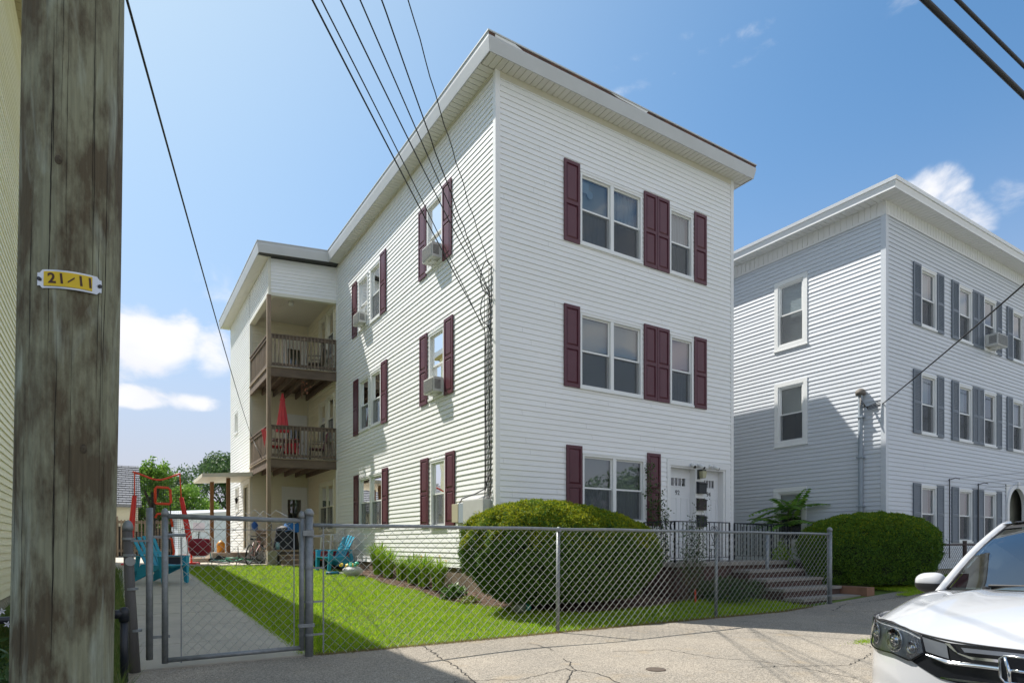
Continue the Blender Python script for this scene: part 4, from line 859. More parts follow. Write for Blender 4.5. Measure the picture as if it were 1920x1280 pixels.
mr = N(t, 'ShaderNodeMapRange'); mr.inputs['From Min'].default_value = .3; mr.inputs['From Max'].default_value = .7; mr.inputs['To Min'].default_value = .80; mr.inputs['To Max'].default_value = 1.18; t.links.new(nz.outputs[0], mr.inputs['Value'])
mp2 = N(t, 'ShaderNodeMapping'); mp2.inputs['Scale'].default_value = (9, 9, 1.6); t.links.new(c.outputs['Object'], mp2.inputs[0])
n3 = N(t, 'ShaderNodeTexNoise'); n3.inputs['Scale'].default_value = 1.3; n3.inputs['Detail'].default_value = 5; n3.inputs['Distortion'].default_value = .8; t.links.new(mp2.outputs[0], n3.inputs[0])
m3 = N(t, 'ShaderNodeMapRange'); m3.inputs['From Min'].default_value = .56; m3.inputs['From Max'].default_value = .70; t.links.new(n3.outputs[0], m3.inputs['Value'])
mx = N(t, 'ShaderNodeMix', data_type='RGBA'); mx.inputs['B'].default_value = (.36, .39, .31, 1); t.links.new(mathn(t, 'MULTIPLY', m3.outputs[0], .75), mx.inputs['Factor']); t.links.new(src, mx.inputs['A'])
vm = N(t, 'ShaderNodeVectorMath', operation='SCALE'); t.links.new(mx.outputs['Result'], vm.inputs[0]); t.links.new(mr.outputs[0], vm.inputs['Scale']); t.links.new(vm.outputs[0], p.inputs['Base Color'])
P_ = empty('utility_pole', (PX, PY, 0), 'big weathered greenish-brown wooden utility pole with a yellow 21/11 number tag', 'utility pole')
q = MB(); n = 72; rings = 150; base = 0
rn = random.Random(4); chk = [(rn.uniform(0, 6.28), rn.uniform(0, 9), rn.uniform(.4, 2.6), rn.uniform(.0015, .004)) for _ in range(110)]
def prad(th, z):
    r = PR0-.0010*z+.0022*math.sin(3*th+z*.7)+.0015*math.sin(7*th-z*2)
    for (a, zc, L, dp) in chk:
        if abs(z-zc) < L/2:
            dth = (th-a-.02*math.sin(z*5)+math.pi) % (2*math.pi)-math.pi
            if abs(dth) < .06: r -= dp*(1-abs(dth)/.06)*min(1, (L/2-abs(z-zc))*6)
    return r
lean = lambda z: (.0145*z, -.009*z)
def pf(i, j):
    z = 9.2*j-.1; th = 2*math.pi*i; r = prad(th, z); return (PX+lean(z)[0]+r*math.cos(th), PY+lean(z)[1]+r*math.sin(th), z)
q.grid(pf, 240, rings); q.face([pf(i/40, 1) for i in range(40)]); q.build('pole', POLEM, P_, smooth=True)
rn = random.Random(12)
for k in range(22):                                           # drying cracks: dark splits running along the grain
    th = rn.uniform(-1.5, 1.5)+math.atan2(-10.16-PY, -6.08-PX); z0_ = rn.uniform(0, 3.4); L_c = rn.uniform(.25, 1.5); wv = rn.uniform(.0006, .0017); q = MB(); n_ = int(L_c/.035); prev = None
    for i in range(n_+1):
        z = z0_+L_c*i/n_; th += rn.uniform(-.006, .006); w_ = wv*math.sin(math.pi*(i+.2)/(n_+.4))*rn.uniform(.6, 1.3); r = prad(th, z)+.0012; c_ = (PX+lean(z)[0]+r*math.cos(th), PY+lean(z)[1]+r*math.sin(th), z); tx, ty = -math.sin(th), math.cos(th)
        cur = ((c_[0]-tx*w_, c_[1]-ty*w_, z), (c_[0]+tx*w_, c_[1]+ty*w_, z))
        if prev: q.face([prev[0], prev[1], cur[1], cur[0]])
        prev = cur
    q.build('drying_crack', mat('crack_black', (.015, .013, .010), .95), P_, recalc=False)
for (dth, z, rx, rz_) in ((-.25, 2.66, .012, .017), (.30, 1.62, .011, .018)):
    q = MB(); th_ = dth+math.atan2(-10.16-PY, -6.08-PX)
    def kp(i, j): a = 6.283*i; th = th_+math.cos(a)*rx*j/PR0; zz_ = z+math.sin(a)*rz_*j; r = prad(th, zz_)+.0016+.004*(1-j); return (PX+lean(zz_)[0]+r*math.cos(th), PY+lean(zz_)[1]+r*math.sin(th), zz_)
    q.grid(kp, 18, 4); q.build('knot', mat('knot_brown', (.10, .08, .05), .9, noise=(60, .9), col2=(.02, .015, .01)), P_, smooth=True, recalc=False)
# hardware high on the pole
q = MB(); q.bar((PX-.1, PY-1.1, 8.5), (PX-.1, PY+1.1, 8.5), .10, .13); q.build('crossarm', WOODG, P_)
q = MB()
for z in (4.0, 5.2, 5.6, 6.05, 6.6, 6.9, 7.5, 8.2): q.box(PX-.05, PX+.22, PY-.05, PY+.19, z-.03, z+.03)
q.build('bracket', GALV, P_)
# number tag, nailed on, bent round the pole facing the street
th0 = math.atan2(-10.16-PY, -6.08-PX); zt = 1.265+(1020-517)/1179*2.26
q = MB(); tg = MB()
def tagp(s, h, off): th = th0+s; z = zt+h+.014*s; r = PR0-.0010*z+.004+off; return (PX+lean(z)[0]+r*math.cos(th), PY+lean(z)[1]+r*math.sin(th), z)
A = .60; 
for (hh, off, m_, s0, s1) in ((.033, .004, 0, -A, A), (.026, .007, 1, -A*.78, A*.66)):
    NN = 24
    for i in range(NN):
        a, b = s0+(s1-s0)*i/NN, s0+(s1-s0)*(i+1)/NN; e0 = hh*(1 if m_ or abs(a/A) < .9 else .7); e1 = hh*(1 if m_ or abs(b/A) < .9 else .7)
        tg.hexa([tagp(a, -e0, 0), tagp(b, -e1, 0), tagp(b, -e1, off), tagp(a, -e0, off), tagp(a, e0, 0), tagp(b, e1, 0), tagp(b, e1, off), tagp(a, e0, off)], m_)
tg.build('number_tag', [mat('tag_aluminium', (.55, .58, .62), .35, metal=.7), mat('tag_yellow', (.72, .50, .012), .5)], P_)
DRK = mat('tag_brown_ink', (.07, .03, .015), .6)
chs = '21/11'
for i, chx in enumerate(chs):
    s = -.32+i*.168; th = th0+s; p0 = Vector(tagp(s, 0, .0078)); nv = Vector((math.cos(th), math.sin(th), 0)); tx = Vector((-math.sin(th), math.cos(th), +.014/.17)).normalized(); up = nv.cross(tx)
    M_ = Matrix((tx, -(-up), nv)).transposed().to_4x4(); M_.translation = p0
    if chx == '/': b = MB(); hx = tx*.011; hy = up*.009; wv = up*.0028; pts = [p0-hx-hy-wv, p0+hx+hy-wv, p0+hx+hy+wv, p0-hx-hy+wv]; b.hexa([p for p in pts]+[p+nv*.001 for p in pts]); b.build('tag_character', DRK, P_)
    else: text_mesh('tag_character', chx, .050, DRK, P_, M_, .0006, .0012)
for s in (-A*.93, A*.93): q = MB(); pp = tagp(s, 0, .006); q.lathe(pp, [(.007, 0), (.007, .003), (0, .004)], 8, axis=(math.cos(th0+s), math.sin(th0+s), 0)); q.build('nail', DARKP, P_)
# ================================================================== OVERHEAD WIRES
def wire(A, B, sag, r, label, name='overhead_wire', grp='service wires from the pole to the white house', cat='wire', wob=0, end=None):
    q = MB(); A = Vector(A); B = Vector(B); n = 40; P = []
    for i in range(n+1):
        t = i/n; p = A.lerp(B, t); p.z -= sag*4*t*(1-t)
        if wob and 0 < i < n: p += Vector((random.uniform(-wob, wob), random.uniform(-wob, wob), random.uniform(-wob, wob)))
        P.append(p)
    if end: P += [Vector(e) for e in end]
    q.tube(P, r, 6); return tag(q.build(name, CABLE, smooth=True), label, cat, grp)
wire((PX+.15, PY+.15, 5.25), (-.06, .36, 5.44), .05, .0075, 'thick black wire ending lowest, near the second-floor window at the corner of the white house', end=[(-.04, .33, 5.3), (-.04, .33, 3.0), (-.04, .33, 2.3)])
wire((PX+.15, PY+.15, 5.30), (-.05, .40, 5.42), -.10, .006, 'thin wire running just beside the thickest of the service wires')
wire((PX+.15, PY+.15, 5.62), (-.06, .14, 5.95), .10, .007, 'black wire crossing the middle shutters of the upper corner window')
wire((PX+.15, PY+.15, 6.05), (-.06, .12, 5.98), .06, .007, 'thin black wire crossing the right shutter of the upper corner window')
wire((PX+.15, PY+.15, 6.95), (-.06, .12, 6.0), .18, .008, 'sagging wire passing right of the upper corner window of the white house', wob=.006)
wire((PX+.15, PY+.15, 8.25), (-.05, .16, 6.58), .30, .0075, 'rightmost kinked black wire ending highest at the corner of the white house', wob=.010)
wire((PX+.12, PY+.2, 4.02), (-2.04, 13.3, 5.15), .12, .0075, 'long wire sloping down the left sky to the second-floor rear porch', grp='long single wires', end=[(-2.03, 12.6, 4.7), (-2.05, 11.2, 4.0)])
wire((PX, PY, 6.62), (46, -7.0, 6.9), .22, .029, 'thickest bundled street cable crossing the top right corner of the sky', grp='street cables overhead')
wire((PX, PY-.12, 6.62), (46, -7.5, 6.9), .22, .019, 'second thick street cable just right of the thickest bundle', grp='street cables overhead')
wire((PX, PY-.3, 7.55), (46, -7.7, 7.7), .25, .010, 'thin street wire right of the two thick cables', grp='street cables overhead')
wire((PX, PY-.6, 8.55), (46, -7.9, 8.7), .25, .016, 'topmost street wire in the extreme top right corner', grp='street cables overhead')
wire((-4.5, -15.3, 6.35), (GU-.03, -2.12, 4.66), .25, .013, 'black wire sloping down to the weatherhead of the grey house', grp='long single wires')
# cables and meter boxes at the corner of the white house
cbn = empty('cable_run', (-.03, .2, 4), 'tangled black cables running down the corner of the white house', 'cable run')
rn = random.Random(2)
for k in range(6):
    q = MB(); y0 = .10+.05*k+rn.uniform(-.01, .01); top = [6.6, 6.0, 6.55, 5.95, 5.3, 6.3][k]; P = []
    z = top
    while z > 2.25: P.append((-.035-.01*(k % 2), y0+rn.uniform(-.012, .012), z)); z -= .28
    P += [(-.05, y0, 2.2), (-.06, y0+.06, 2.12)]; q.tube(P, .009 if k < 3 else .006, 5); q.build('cable', CABLE, cbn, smooth=True)
q = MB()
for (yy, zz) in ((.30, 6.55), (.22, 5.95)):
    q.tube([(-.04, .14, zz), (-.10, .20, zz+.12), (-.12, .34, zz-.02), (-.10, .42, zz-.22), (-.08, .34, zz-.42), (-.06, .22, zz-.5), (-.04, .16, zz-.6)], .010, 6)
q.build('drip_loop', CABLE, cbn, smooth=True)
q = MB(); q.tube([(-.05, .18, 2.6), (-.05, .30, 2.34), (-.06, .7, 2.26), (-.06, 1.25, 2.20), (-.06, 1.5, 2.0)], .012, 6); q.build('cable', CABLE, cbn, smooth=True)
mt_ = empty('meter_boxes', (-.1, .7, 1.9), 'grey and beige electric meter boxes on the sunny wall behind the round yew', 'meter box')
q = MB(); q.box(-.20, -.018, .14, .95, 1.60, 2.13); q.build('meter_cabinet', mat('pale_grey_cabinet', (.50, .50, .48), .5, noise=(5, .3)), mt_, bevel=.008)
q = MB(); q.box(-.15, -.018, 1.02, 1.24, 1.70, 2.10); q.build('junction_box', GM, mt_, bevel=.006)
q = MB(); q.box(-.13, -.018, 1.30, 1.58, 1.72, 2.10); q.build('junction_box', mat('beige_box', (.44, .40, .28), .6), mt_, bevel=.006)

P2 = empty('utility_pole', (-4.5, -15.3, -.1), 'plain wooden utility pole across the street, out of the frame', 'utility pole')
q = MB(); q.tube([(-4.5, -15.3, -.1), (-4.5, -15.3, 9.5)], [.17, .13], 20); q.build('pole', WOODG, P2, smooth=True)

CLN = empty('clothes_line', (13, GV-.05, 2.5), 'thin clothes lines on two slim poles across the ground floor of the grey house', 'clothes line')
for a, z in ((12.78, 3.02), (14.50, 2.98)):
    q = MB(); q.tube([(a, GV-.06, .9), (a, GV-.06, z)], .014, 6); q.build('pole', DARKP, CLN); q = MB(); q.tube([(a-.06, GV-.06, z-.04), (a+.10, GV-.16, z+.02), (a+.24, GV-.20, z)], .012, 5); q.build('pulley', DARKP, CLN)
q = MB()
for (a, z, z1) in ((12.95, 3.03, 3.9), (14.65, 3.0, 3.75), (14.65, 2.86, 3.5)): q.tube([(a, GV-.16, z), (22, GV-1.4, z1)], .006, 4)
q.build('line', DARKP, CLN)
# ================================================================== CHAIN LINK FENCE AND GATE
FV = -2.95
def link_mesh(u0, u1, z0, z1, name, parent, T, w=.128, h=.118, r=.0034, m=None, spikes=.028, sag=None):
    V = []; Fc = []; nj = int((z1-z0)/(h/2)); nk = int((u1-u0)/(w/2))
    for k in range(nk):
        pts = []
        for j in range(nj+1):
            x = u0+(k if (j % 2 == k % 2) else k+1)*(w/2); z = z0+(z1-z0)*j/nj; d = .004 if (k % 2) else -.004
            pts.append((x, z, d*(1 if j % 2 else -1)))
        pts = [(pts[0][0]+w*.15, pts[0][1]-.02, 0)]+pts+[(pts[-1][0]+(w*.18 if (nj % 2 == k % 2) else -w*.18), pts[-1][1]+spikes, 0)]
        base = len(V); n = len(pts)
        for i, (x, z, d) in enumerate(pts):
            for q in range(3):
                t = 2.094*q+.5; V.append(T(x+r*math.cos(t), z+r*.6*math.sin(t), d+r*math.sin(t)))
        for i in range(n-1):
            for q in range(3): a = base+i*3+q; b = base+i*3+(q+1) % 3; Fc.append((a, b, b+3, a+3))
    return npmesh(name, V, Fc, m or WIREM, parent)
TX = lambda a, z, d: (a, FV+d, z)
def post(parent, x, y, z0, z1, r, name='post', cap=True, m=None, lean=(0, 0)):
    q = MB(); q.tube([(x, y, z0), (x+lean[0], y+lean[1], z1)], r, 14, cap=True)
    if cap: q.lathe((x+lean[0], y+lean[1], z1-.01), [(r*1.18, 0), (r*1.18, .03), (r*1.0, .055), (r*.55, .075), (0, .082)], 14)
    return q.build(name, m or GALV, parent, smooth=True)
def collar(mb, x, y, z, r): mb.lathe((x, y, z-.012), [(r, 0), (r*1.16, 0), (r*1.16, .024), (r, .024)], 14)
FN = empty('chain_link_fence', (0, FV, 0), 'galvanised chain link fence along the front lawn of the white house', 'fence')
RZ = 1.485
post(FN, -4.22, FV, -.1, 1.60, .046); post(FN, 6.0, FV, -.1, 1.54, .044)
for x in (-.72, 2.65): post(FN, x, FV+.03, -.1, RZ-.02, .027, cap=False, lean=(.012, 0)); q = MB(); q.lathe((x+.012, FV+.015, RZ-.04), [(.036, 0), (.036, .05), (.02, .07)], 12); q.build('rail_cap', GALV, FN)
q = MB(); pts = [(-4.17+(10.13)*i/30, FV, RZ-.004*math.sin(i*1.3)-.012*max(0, (i-18)/12)) for i in range(31)]; q.tube(pts, .022, 12); q.build('top_rail', GALV, FN, smooth=True)
link_mesh(-4.06, 5.93, .03, RZ-.01, 'chain_mesh', FN, TX)
q = MB(); q.bar((-4.06, FV, .04), (-4.06, FV, RZ), .016, .006); q.bar((5.92, FV, .06), (5.92, FV, RZ), .016, .006)
for z in (.25, .62, 1.0, 1.36): q.bar((-4.22, FV-.03, z), (-4.05, FV-.008, z), .008, .022); q.bar((6.0, FV-.03, z), (5.91, FV-.008, z), .008, .022)
q.build('tension_bar', GALV, FN)
q = MB()
for x, r in ((-4.22, .046), (6.0, .044)):
    for z in (.25, .62, 1.0, 1.42): collar(q, x, FV, z, r)
q.build('brace_band', GALV, FN)
GT = empty('chain_link_gate', (-4.95, FV, 0), 'closed chain link gate across the concrete path', 'gate')
gp = lambda x, z0, z1, r=.030: post(GT, x, FV, z0, z1, r, 'gate_upright')
gp(-5.645, .07, 1.56); gp(-4.30, .08, 1.57)
q = MB(); q.tube([(-5.62, FV, 1.55), (-4.32, FV, 1.53)], .026, 12); q.build('top_rail', GALV, GT, smooth=True); q = MB(); q.tube([(-5.62, FV, .10), (-4.32, FV, .11)], .026, 12); q.build('bottom_rail', GALV, GT, smooth=True)
link_mesh(-5.50, -4.38, .10, 1.52, 'chain_mesh', GT, TX, spikes=.03, w=.100, h=.098, r=.003)
q = MB(); q.bar((-5.50, FV, .06), (-5.50, FV, 1.34), .012, .006); q.bar((-4.385, FV, .12), (-4.385, FV, 1.50), .012, .006); q.tube([(-5.50, FV, 1.42), (-4.38, FV, 1.425)], .004, 5); q.build('tension_bar', GALV, GT)
q = MB()
for z in (.34, 1.34): q.bar((-5.80, FV-.0, z), (-5.60, FV, z), .012, .028)
q.tube([(-5.63, FV, 1.36), (-5.46, FV, 1.36)], .016, 8); q.build('hinge', GALV, GT)
q = MB(); q.box(-4.30, -4.18, FV-.06, FV-.02, 1.36, 1.42); q.build('latch', GALV, GT); q = MB(); q.bar((-4.35, FV-.04, .36), (-4.17, FV-.04, .36), .02, .04); q.build('latch', GALV, GT)
# loose wire ends curling over the top of the gate
q = MB()
for (x0, x1) in ((-5.0, -4.72), (-4.78, -4.45)): q.tube([(x0, FV, 1.55), (x0+.07, FV, 1.63), (x0+.14, FV, 1.58), (x0+.2, FV, 1.64), (x1, FV, 1.57)], .004, 5)
q.build('bent_wire', mat('bright_wire', (.6, .6, .58), .4, metal=.5), GT)
hp = post(None, -5.78, FV, .12, 1.63, .032, 'hinge_post', cap=False); tag(hp, 'slim steel pipe with an open top beside the gate hinges', 'fence post', 'separate steel posts')
o = post(None, 6.25, -1.35, 0, 1.50, .042, 'steel_post'); tag(o, 'lone steel post standing behind the fence next to the front steps', 'fence post', 'separate steel posts')
WP = empty('wooden_gate_post', (-5.90, FV-.0, 0), 'grey weathered round wooden post with steel bands left of the gate', 'post')
q = MB(); q.tube([(-5.90, FV, -.1), (-5.945, FV, .8), (-5.968, FV, 1.44)], [.052, .046, .042], 16); q.build('post', mat('grey_round_post', (.13, .125, .12), .85, noise=(7, .8), col2=(.075, .07, .065), bump=(20, .7, .01), stretch=(2, 2, .15)), WP, smooth=True)
q = MB(); q.lathe((-5.965, FV, 1.40), [(.048, 0), (.048, .04), (.040, .07), (.024, .095), (0, .10)], 16); q.build('post_cap', GALV, WP, smooth=True)
q = MB()
for z, x in ((.42, -5.90), (.83, -5.93), (1.16, -5.95), (1.32, -5.96)): q = MB(); collar(q, x, FV, z, .049); q.build('steel_band', GALV, WP)
q = MB(); q.lathe((-5.945, FV-.048, 1.10), [(.045, 0), (.045, .006), (0, .007)], 18, axis=(0, -1, 0)); q.build('round_plate', mat('dull_zinc', (.30, .31, .30), .6), WP)
q = MB(); q.bar((-5.94, FV-.03, 1.30), (-5.78, FV-.03, 1.30), .012, .02); q.build('tie_rod', GALV, WP)
LB = empty('low_pipe_rail', (-6.4, -3.4, 0), 'low black pipe rail with an elbow running behind the utility pole', 'railing')
q = MB(); q.tube([(-9.5, -3.4, .62), (-6.06, -3.4, .63)], .030, 10); q.build('rail', BLACK, LB, smooth=True)
q = MB(); q.tube([(-6.00, -3.4, -.05), (-6.00, -3.4, .60)], .034, 10); q.build('upright', BLACK, LB, smooth=True)
q = MB(); q.lathe((-6.0, -3.4, .56), [(.044, 0), (.046, .10), (.03, .13), (0, .135)], 12); q.lathe((-6.09, -3.4, .63), [(.042, 0), (.042, .08)], 12, axis=(1, 0, 0)); q.build('elbow', BLACK, LB, smooth=True)
FR = empty('chain_link_fence', (11.5, -3.0, .3), 'rusty dark chain link fence in front of the grey house, right of the yew', 'fence')
TX2 = lambda a, z, d: (a, -3.0+d, z)
link_mesh(9.6, 13.5, .36, 1.24, 'chain_mesh', FR, TX2, m=mat('rusty_wire', (.07, .055, .05), .7), w=.11, h=.10, r=.0035)
q = MB(); q.tube([(9.6, -3.0, 1.26), (13.5, -3.0, 1.26)], .022, 8); q.build('top_rail', mat('rusty_pipe', (.085, .06, .055), .8, noise=(12, .7)), FR); q = MB(); q.tube([(11.75, -3.0, .2), (11.75, -3.0, 1.36)], .045, 10); q.build('post', mat('rusty_pipe', (.085, .06, .055), .8), FR)
# ================================================================== FOLIAGE
def foliage(name, P, Nn, L, Wd, m, parent=None, flat=.5, droop=0.0, mi=None):
    P = np.asarray(P, float); n = len(P); L = np.broadcast_to(L, n); Wd = np.broadcast_to(Wd, n)
    rd = RNG.normal(size=(n, 3)); ax = Nn*flat+rd*(1-flat); ax /= np.linalg.norm(ax, axis=1)[:, None]
    t = RNG.normal(size=(n, 3)); t[:, 2] -= droop; t -= ax*(t*ax).sum(1)[:, None]*.75; t /= np.linalg.norm(t, axis=1)[:, None]; s = np.cross(ax, t); s /= np.maximum(np.linalg.norm(s, axis=1), 1e-6)[:, None]
    a = P; b = P+t*(L*.5)[:, None]+s*(Wd*.5)[:, None]; c = P+t*L[:, None]; d = P+t*(L*.5)[:, None]-s*(Wd*.5)[:, None]
    V = np.stack([a, b, c, d], 1).reshape(-1, 3); return npmesh(name, V, np.arange(4*n).reshape(-1, 4), m, parent, mi)
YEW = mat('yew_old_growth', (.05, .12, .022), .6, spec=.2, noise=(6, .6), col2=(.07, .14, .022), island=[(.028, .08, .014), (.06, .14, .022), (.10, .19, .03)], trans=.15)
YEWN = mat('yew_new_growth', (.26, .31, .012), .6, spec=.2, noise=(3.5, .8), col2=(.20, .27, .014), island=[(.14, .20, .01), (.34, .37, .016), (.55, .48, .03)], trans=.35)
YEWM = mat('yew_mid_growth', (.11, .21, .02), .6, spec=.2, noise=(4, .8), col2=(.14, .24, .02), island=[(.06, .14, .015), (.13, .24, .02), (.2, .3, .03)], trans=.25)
def hedge(name, c, a, b, rot, ztop, zmid, zbot, n, label, sl=0.0, newg=.75, low=.70, e=2.5, parent=None):
    h = empty(name, (c[0], c[1], zbot-.1), label, 'hedge', 'clipped yews in front of the houses'); cr, sr = math.cos(rot), math.sin(rot)
    def S(th, ph, k=1.0):                                    # ph -1..1
        ct, s_ = np.cos(th), np.sin(th); rr = (np.abs(ct)**e+np.abs(s_)**e)**(-1/e)
        up = ph > 0; fr = np.where(up, np.clip(1-np.abs(ph)**2.6, 0, 1)**.5, 1-(1-low)*np.abs(ph)**2.1)
        x = a*rr*ct*fr; y = b*rr*s_*fr
        lump = 1+.026*np.sin(5*th+3*ph)+.020*np.sin(11*th-7*ph)+.014*np.sin(17*th+9*ph+1)
        x, y = x*lump*k, y*lump*k
        z = np.where(up, zmid+(ztop-zmid)*ph*(.55+.45*k)+sl*x*np.clip(ph, 0, 1), zmid+(zmid-zbot)*ph)
        return np.stack([c[0]+x*cr-y*sr, c[1]+x*sr+y*cr, z+0*x], -1)
    q = MB()
    for i in range(36):
        for j in range(16):
            t0, t1 = 2*math.pi*i/36, 2*math.pi*(i+1)/36; p0, p1 = -1+2*j/16, -1+2*(j+1)/16
            q.face([tuple(S(np.array(t), np.array(p), .86)) for t, p in ((t0, p0), (t1, p0), (t1, p1), (t0, p1))])
    q.build('dark_core', mat('yew_dark_core', (.014, .022, .008), .95, noise=(10, .6)), h, recalc=False)  # solid dark core blocks the view through; shows as shade in the gaps
    th = RNG.uniform(0, 2*np.pi, n*3); ph = RNG.uniform(-1, .999, n*3)
    w = np.where(ph > 0, 1.0, .85)*np.clip(.35+.65*np.where(ph > 0, 1-ph**4*.0, 1), 0, 1); keep = RNG.random(n*3) < w; th, ph = th[keep][:n], ph[keep][:n]
    # extra density on the crown top: sample the cap by radius
    m2 = n//2; th = np.concatenate([th, RNG.uniform(0, 2*np.pi, m2)]); rr = np.sqrt(RNG.random(m2)); ph = np.concatenate([ph, (1-rr**2)**(1/2.6)])
    k = 1-np.abs(RNG.normal(0, .035, len(th)))+.01; shoot = RNG.random(len(th)) < .05; k = np.where(shoot, k+RNG.uniform(0, .05, len(th)), k); P = S(th, ph, k); e1 = S(th+.02, ph, k)-P; e2 = S(th, np.clip(ph+.02, -1, 1), k)-S(th, np.clip(ph-.02, -1, 1), k)
    Nn = np.cross(e1, e2); Nn /= np.maximum(np.linalg.norm(Nn, axis=1), 1e-9)[:, None]; Nn[Nn[:, 2]*np.sign(ph) < -.0] *= 1
    Nn = np.where((((P-np.array([c[0], c[1], zmid]))*Nn).sum(1) < 0)[:, None], -Nn, Nn)
    P[:, 2] += .022*np.sin(P[:, 0]*9)*np.sin(P[:, 1]*11); P += Nn*(.020*np.sin(P[:, 0]*19+P[:, 2]*7)*np.sin(P[:, 1]*17+2)*np.sin(P[:, 2]*21)+.018*np.sin(P[:, 0]*37)*np.sin(P[:, 2]*33+P[:, 1]*29))[:, None]
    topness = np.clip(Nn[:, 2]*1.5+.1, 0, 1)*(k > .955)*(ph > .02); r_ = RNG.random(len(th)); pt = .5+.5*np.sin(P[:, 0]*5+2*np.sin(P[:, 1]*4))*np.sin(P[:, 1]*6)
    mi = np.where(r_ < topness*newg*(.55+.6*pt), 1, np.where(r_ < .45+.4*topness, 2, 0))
    gap = np.sin(P[:, 0]*7.3+1.3*np.sin(P[:, 2]*8))*np.sin(P[:, 2]*9.1+P[:, 1]*5)*np.sin(P[:, 1]*8.7+P[:, 0]*3); kp = (gap < .55) | (RNG.random(len(th)) < .25); P, Nn, mi = P[kp], Nn[kp], mi[kp]
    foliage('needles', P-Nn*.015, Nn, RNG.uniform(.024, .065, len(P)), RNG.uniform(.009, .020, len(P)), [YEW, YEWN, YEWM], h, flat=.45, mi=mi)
    return h
hedge('yew_hedge', (.88, -1.04), 2.02, .96, 0.0, 2.0, 1.15, .28, 170000, 'large rounded yew with yellow-green top in front of the white house', sl=-.095, low=.66)
hedge('yew_hedge', (8.72, -2.30), 1.60, .62, -.55, 1.99, 1.22, .36, 110000, 'dark green rounded yew between the front steps and the grey house', sl=.02, newg=.22)
LILY = mat('lily_leaf', (.20, .34, .03), .6, spec=.2, island=[(.13, .27, .02), (.24, .38, .03), (.36, .46, .06)], trans=.4)
def lily(x, y, h, n, label, spread=.28):
    V = []; Fc = []; z0 = gz(x, y)+.10
    for i in range(n):
        a = random.uniform(0, 6.28); r = random.uniform(0, spread*.45); bx, by = x+math.cos(a)*r, y+math.sin(a)*r; hh = h*random.uniform(.8, 1.35); out = random.uniform(.10, .75)*hh*.7; w = random.uniform(.009, .017); prev = None
        for k in range(7):
            t = k/6; px_ = bx+math.cos(a)*out*t**1.7; py_ = by+math.sin(a)*out*t**1.7; pz = z0+hh*(1.65*t-.75*t*t*(1+out/hh*.55)); ww = w*(1-t**2*.95); sx, sy = -math.sin(a)*ww, math.cos(a)*ww
            V += [(px_-sx, py_-sy, pz), (px_+sx, py_+sy, pz)]
            if k: b = len(V); Fc.append((b-4, b-3, b-1, b-2))
    return tag(npmesh('day_lily', V, Fc, LILY), label, 'plant', 'day lilies along the sunny wall')
for k, (x, y, h, n, lab) in enumerate([(-.36, 5.25, .78, 190, 'tall day lily clump farthest from the street, by the blue chair and white bag'), (-.36, 4.55, .70, 150, 'day lily clump just nearer than the tallest one'), (-.34, 3.75, .55, 120, 'sparse day lily clump in the middle of the row'),
        (-.38, 3.0, .62, 170, 'day lily clump of the row just behind the two nearest the yew'), (-.40, 2.35, .66, 190, 'full day lily clump second nearest to the round yew'), (-.40, 1.65, .62, 190, 'day lily clump of the row nearest to the round yew but one small plant')]): lily(x, y, h, n, lab)
fl = MB()
for (x, y, z) in ((-.35, 1.7, 1.0), (-.3, 1.5, .9), (-.45, 2.4, .98)):
    fl.tube([(x, y, gz(x, y)), (x, y, z)], .005, 5)
    for k in range(6): a = k*1.05; fl.face([(x, y, z), (x+.03*math.cos(a-.3), y+.03*math.sin(a-.3), z+.04), (x+.07*math.cos(a), y+.07*math.sin(a), z+.05), (x+.03*math.cos(a+.3), y+.03*math.sin(a+.3), z+.04)], 1)
tag(fl.build('lily_flowers', [LILY, mat('yellow_petal', (.65, .40, .06), .5, trans=.3)], recalc=False), 'pale yellow day lily flowers on thin stalks against the siding', 'flower')
def bush(name, x, y, z, r, h, n, m, label, cat='shrub', L=.06, wd=.03, group=None, seed=0):
    P = RNG.normal(size=(n, 3)); P /= np.linalg.norm(P, axis=1)[:, None]; k = RNG.uniform(.35, 1, n)**.6; N_ = P.copy(); lump = 1+.2*np.sin(P[:, 0]*5+seed)*np.sin(P[:, 1]*6+seed); P = P*(k*lump)[:, None]*np.array([r, r, h/2])+np.array([x, y, z+h/2])
    P[:, 2] = np.maximum(P[:, 2], z+.01)
    return tag(foliage(name, P, N_, RNG.uniform(.6, 1.2, n)*L, RNG.uniform(.7, 1.2, n)*wd, m, flat=.4), label, cat, group)
bush('leafy_plant', -.50, .72, gz(-.55, .75), .24, .30, 420, mat('hosta_leaf', (.06, .15, .02), .5, island=[(.05, .12, .02), (.12, .24, .03)], trans=.3), 'small low leafy plant in the mulch left of the round yew', 'plant', .10, .05)
bush('leafy_plant', -.48, .15, gz(-.5, .15), .20, .16, 240, mat('chartreuse_leaf', (.18, .24, .02), .5, trans=.3), 'tiny yellow-green plant at the left foot of the round yew', 'plant', .06, .03)
bush('phlox_plant', -6.95, -4.9, 0, .38, .75, 1300, mat('phlox_leaf', (.035, .09, .02), .5, island=[(.03, .07, .015), (.06, .13, .03)], trans=.3), 'leafy plant with white flowers at the far left behind the utility pole', 'plant', .09, .03)
bush('weed_plant', -6.05, -5.7, 0, .14, .35, 300, LILY, 'small weeds at the right foot of the utility pole', 'plant', .08, .02)
q = MB()
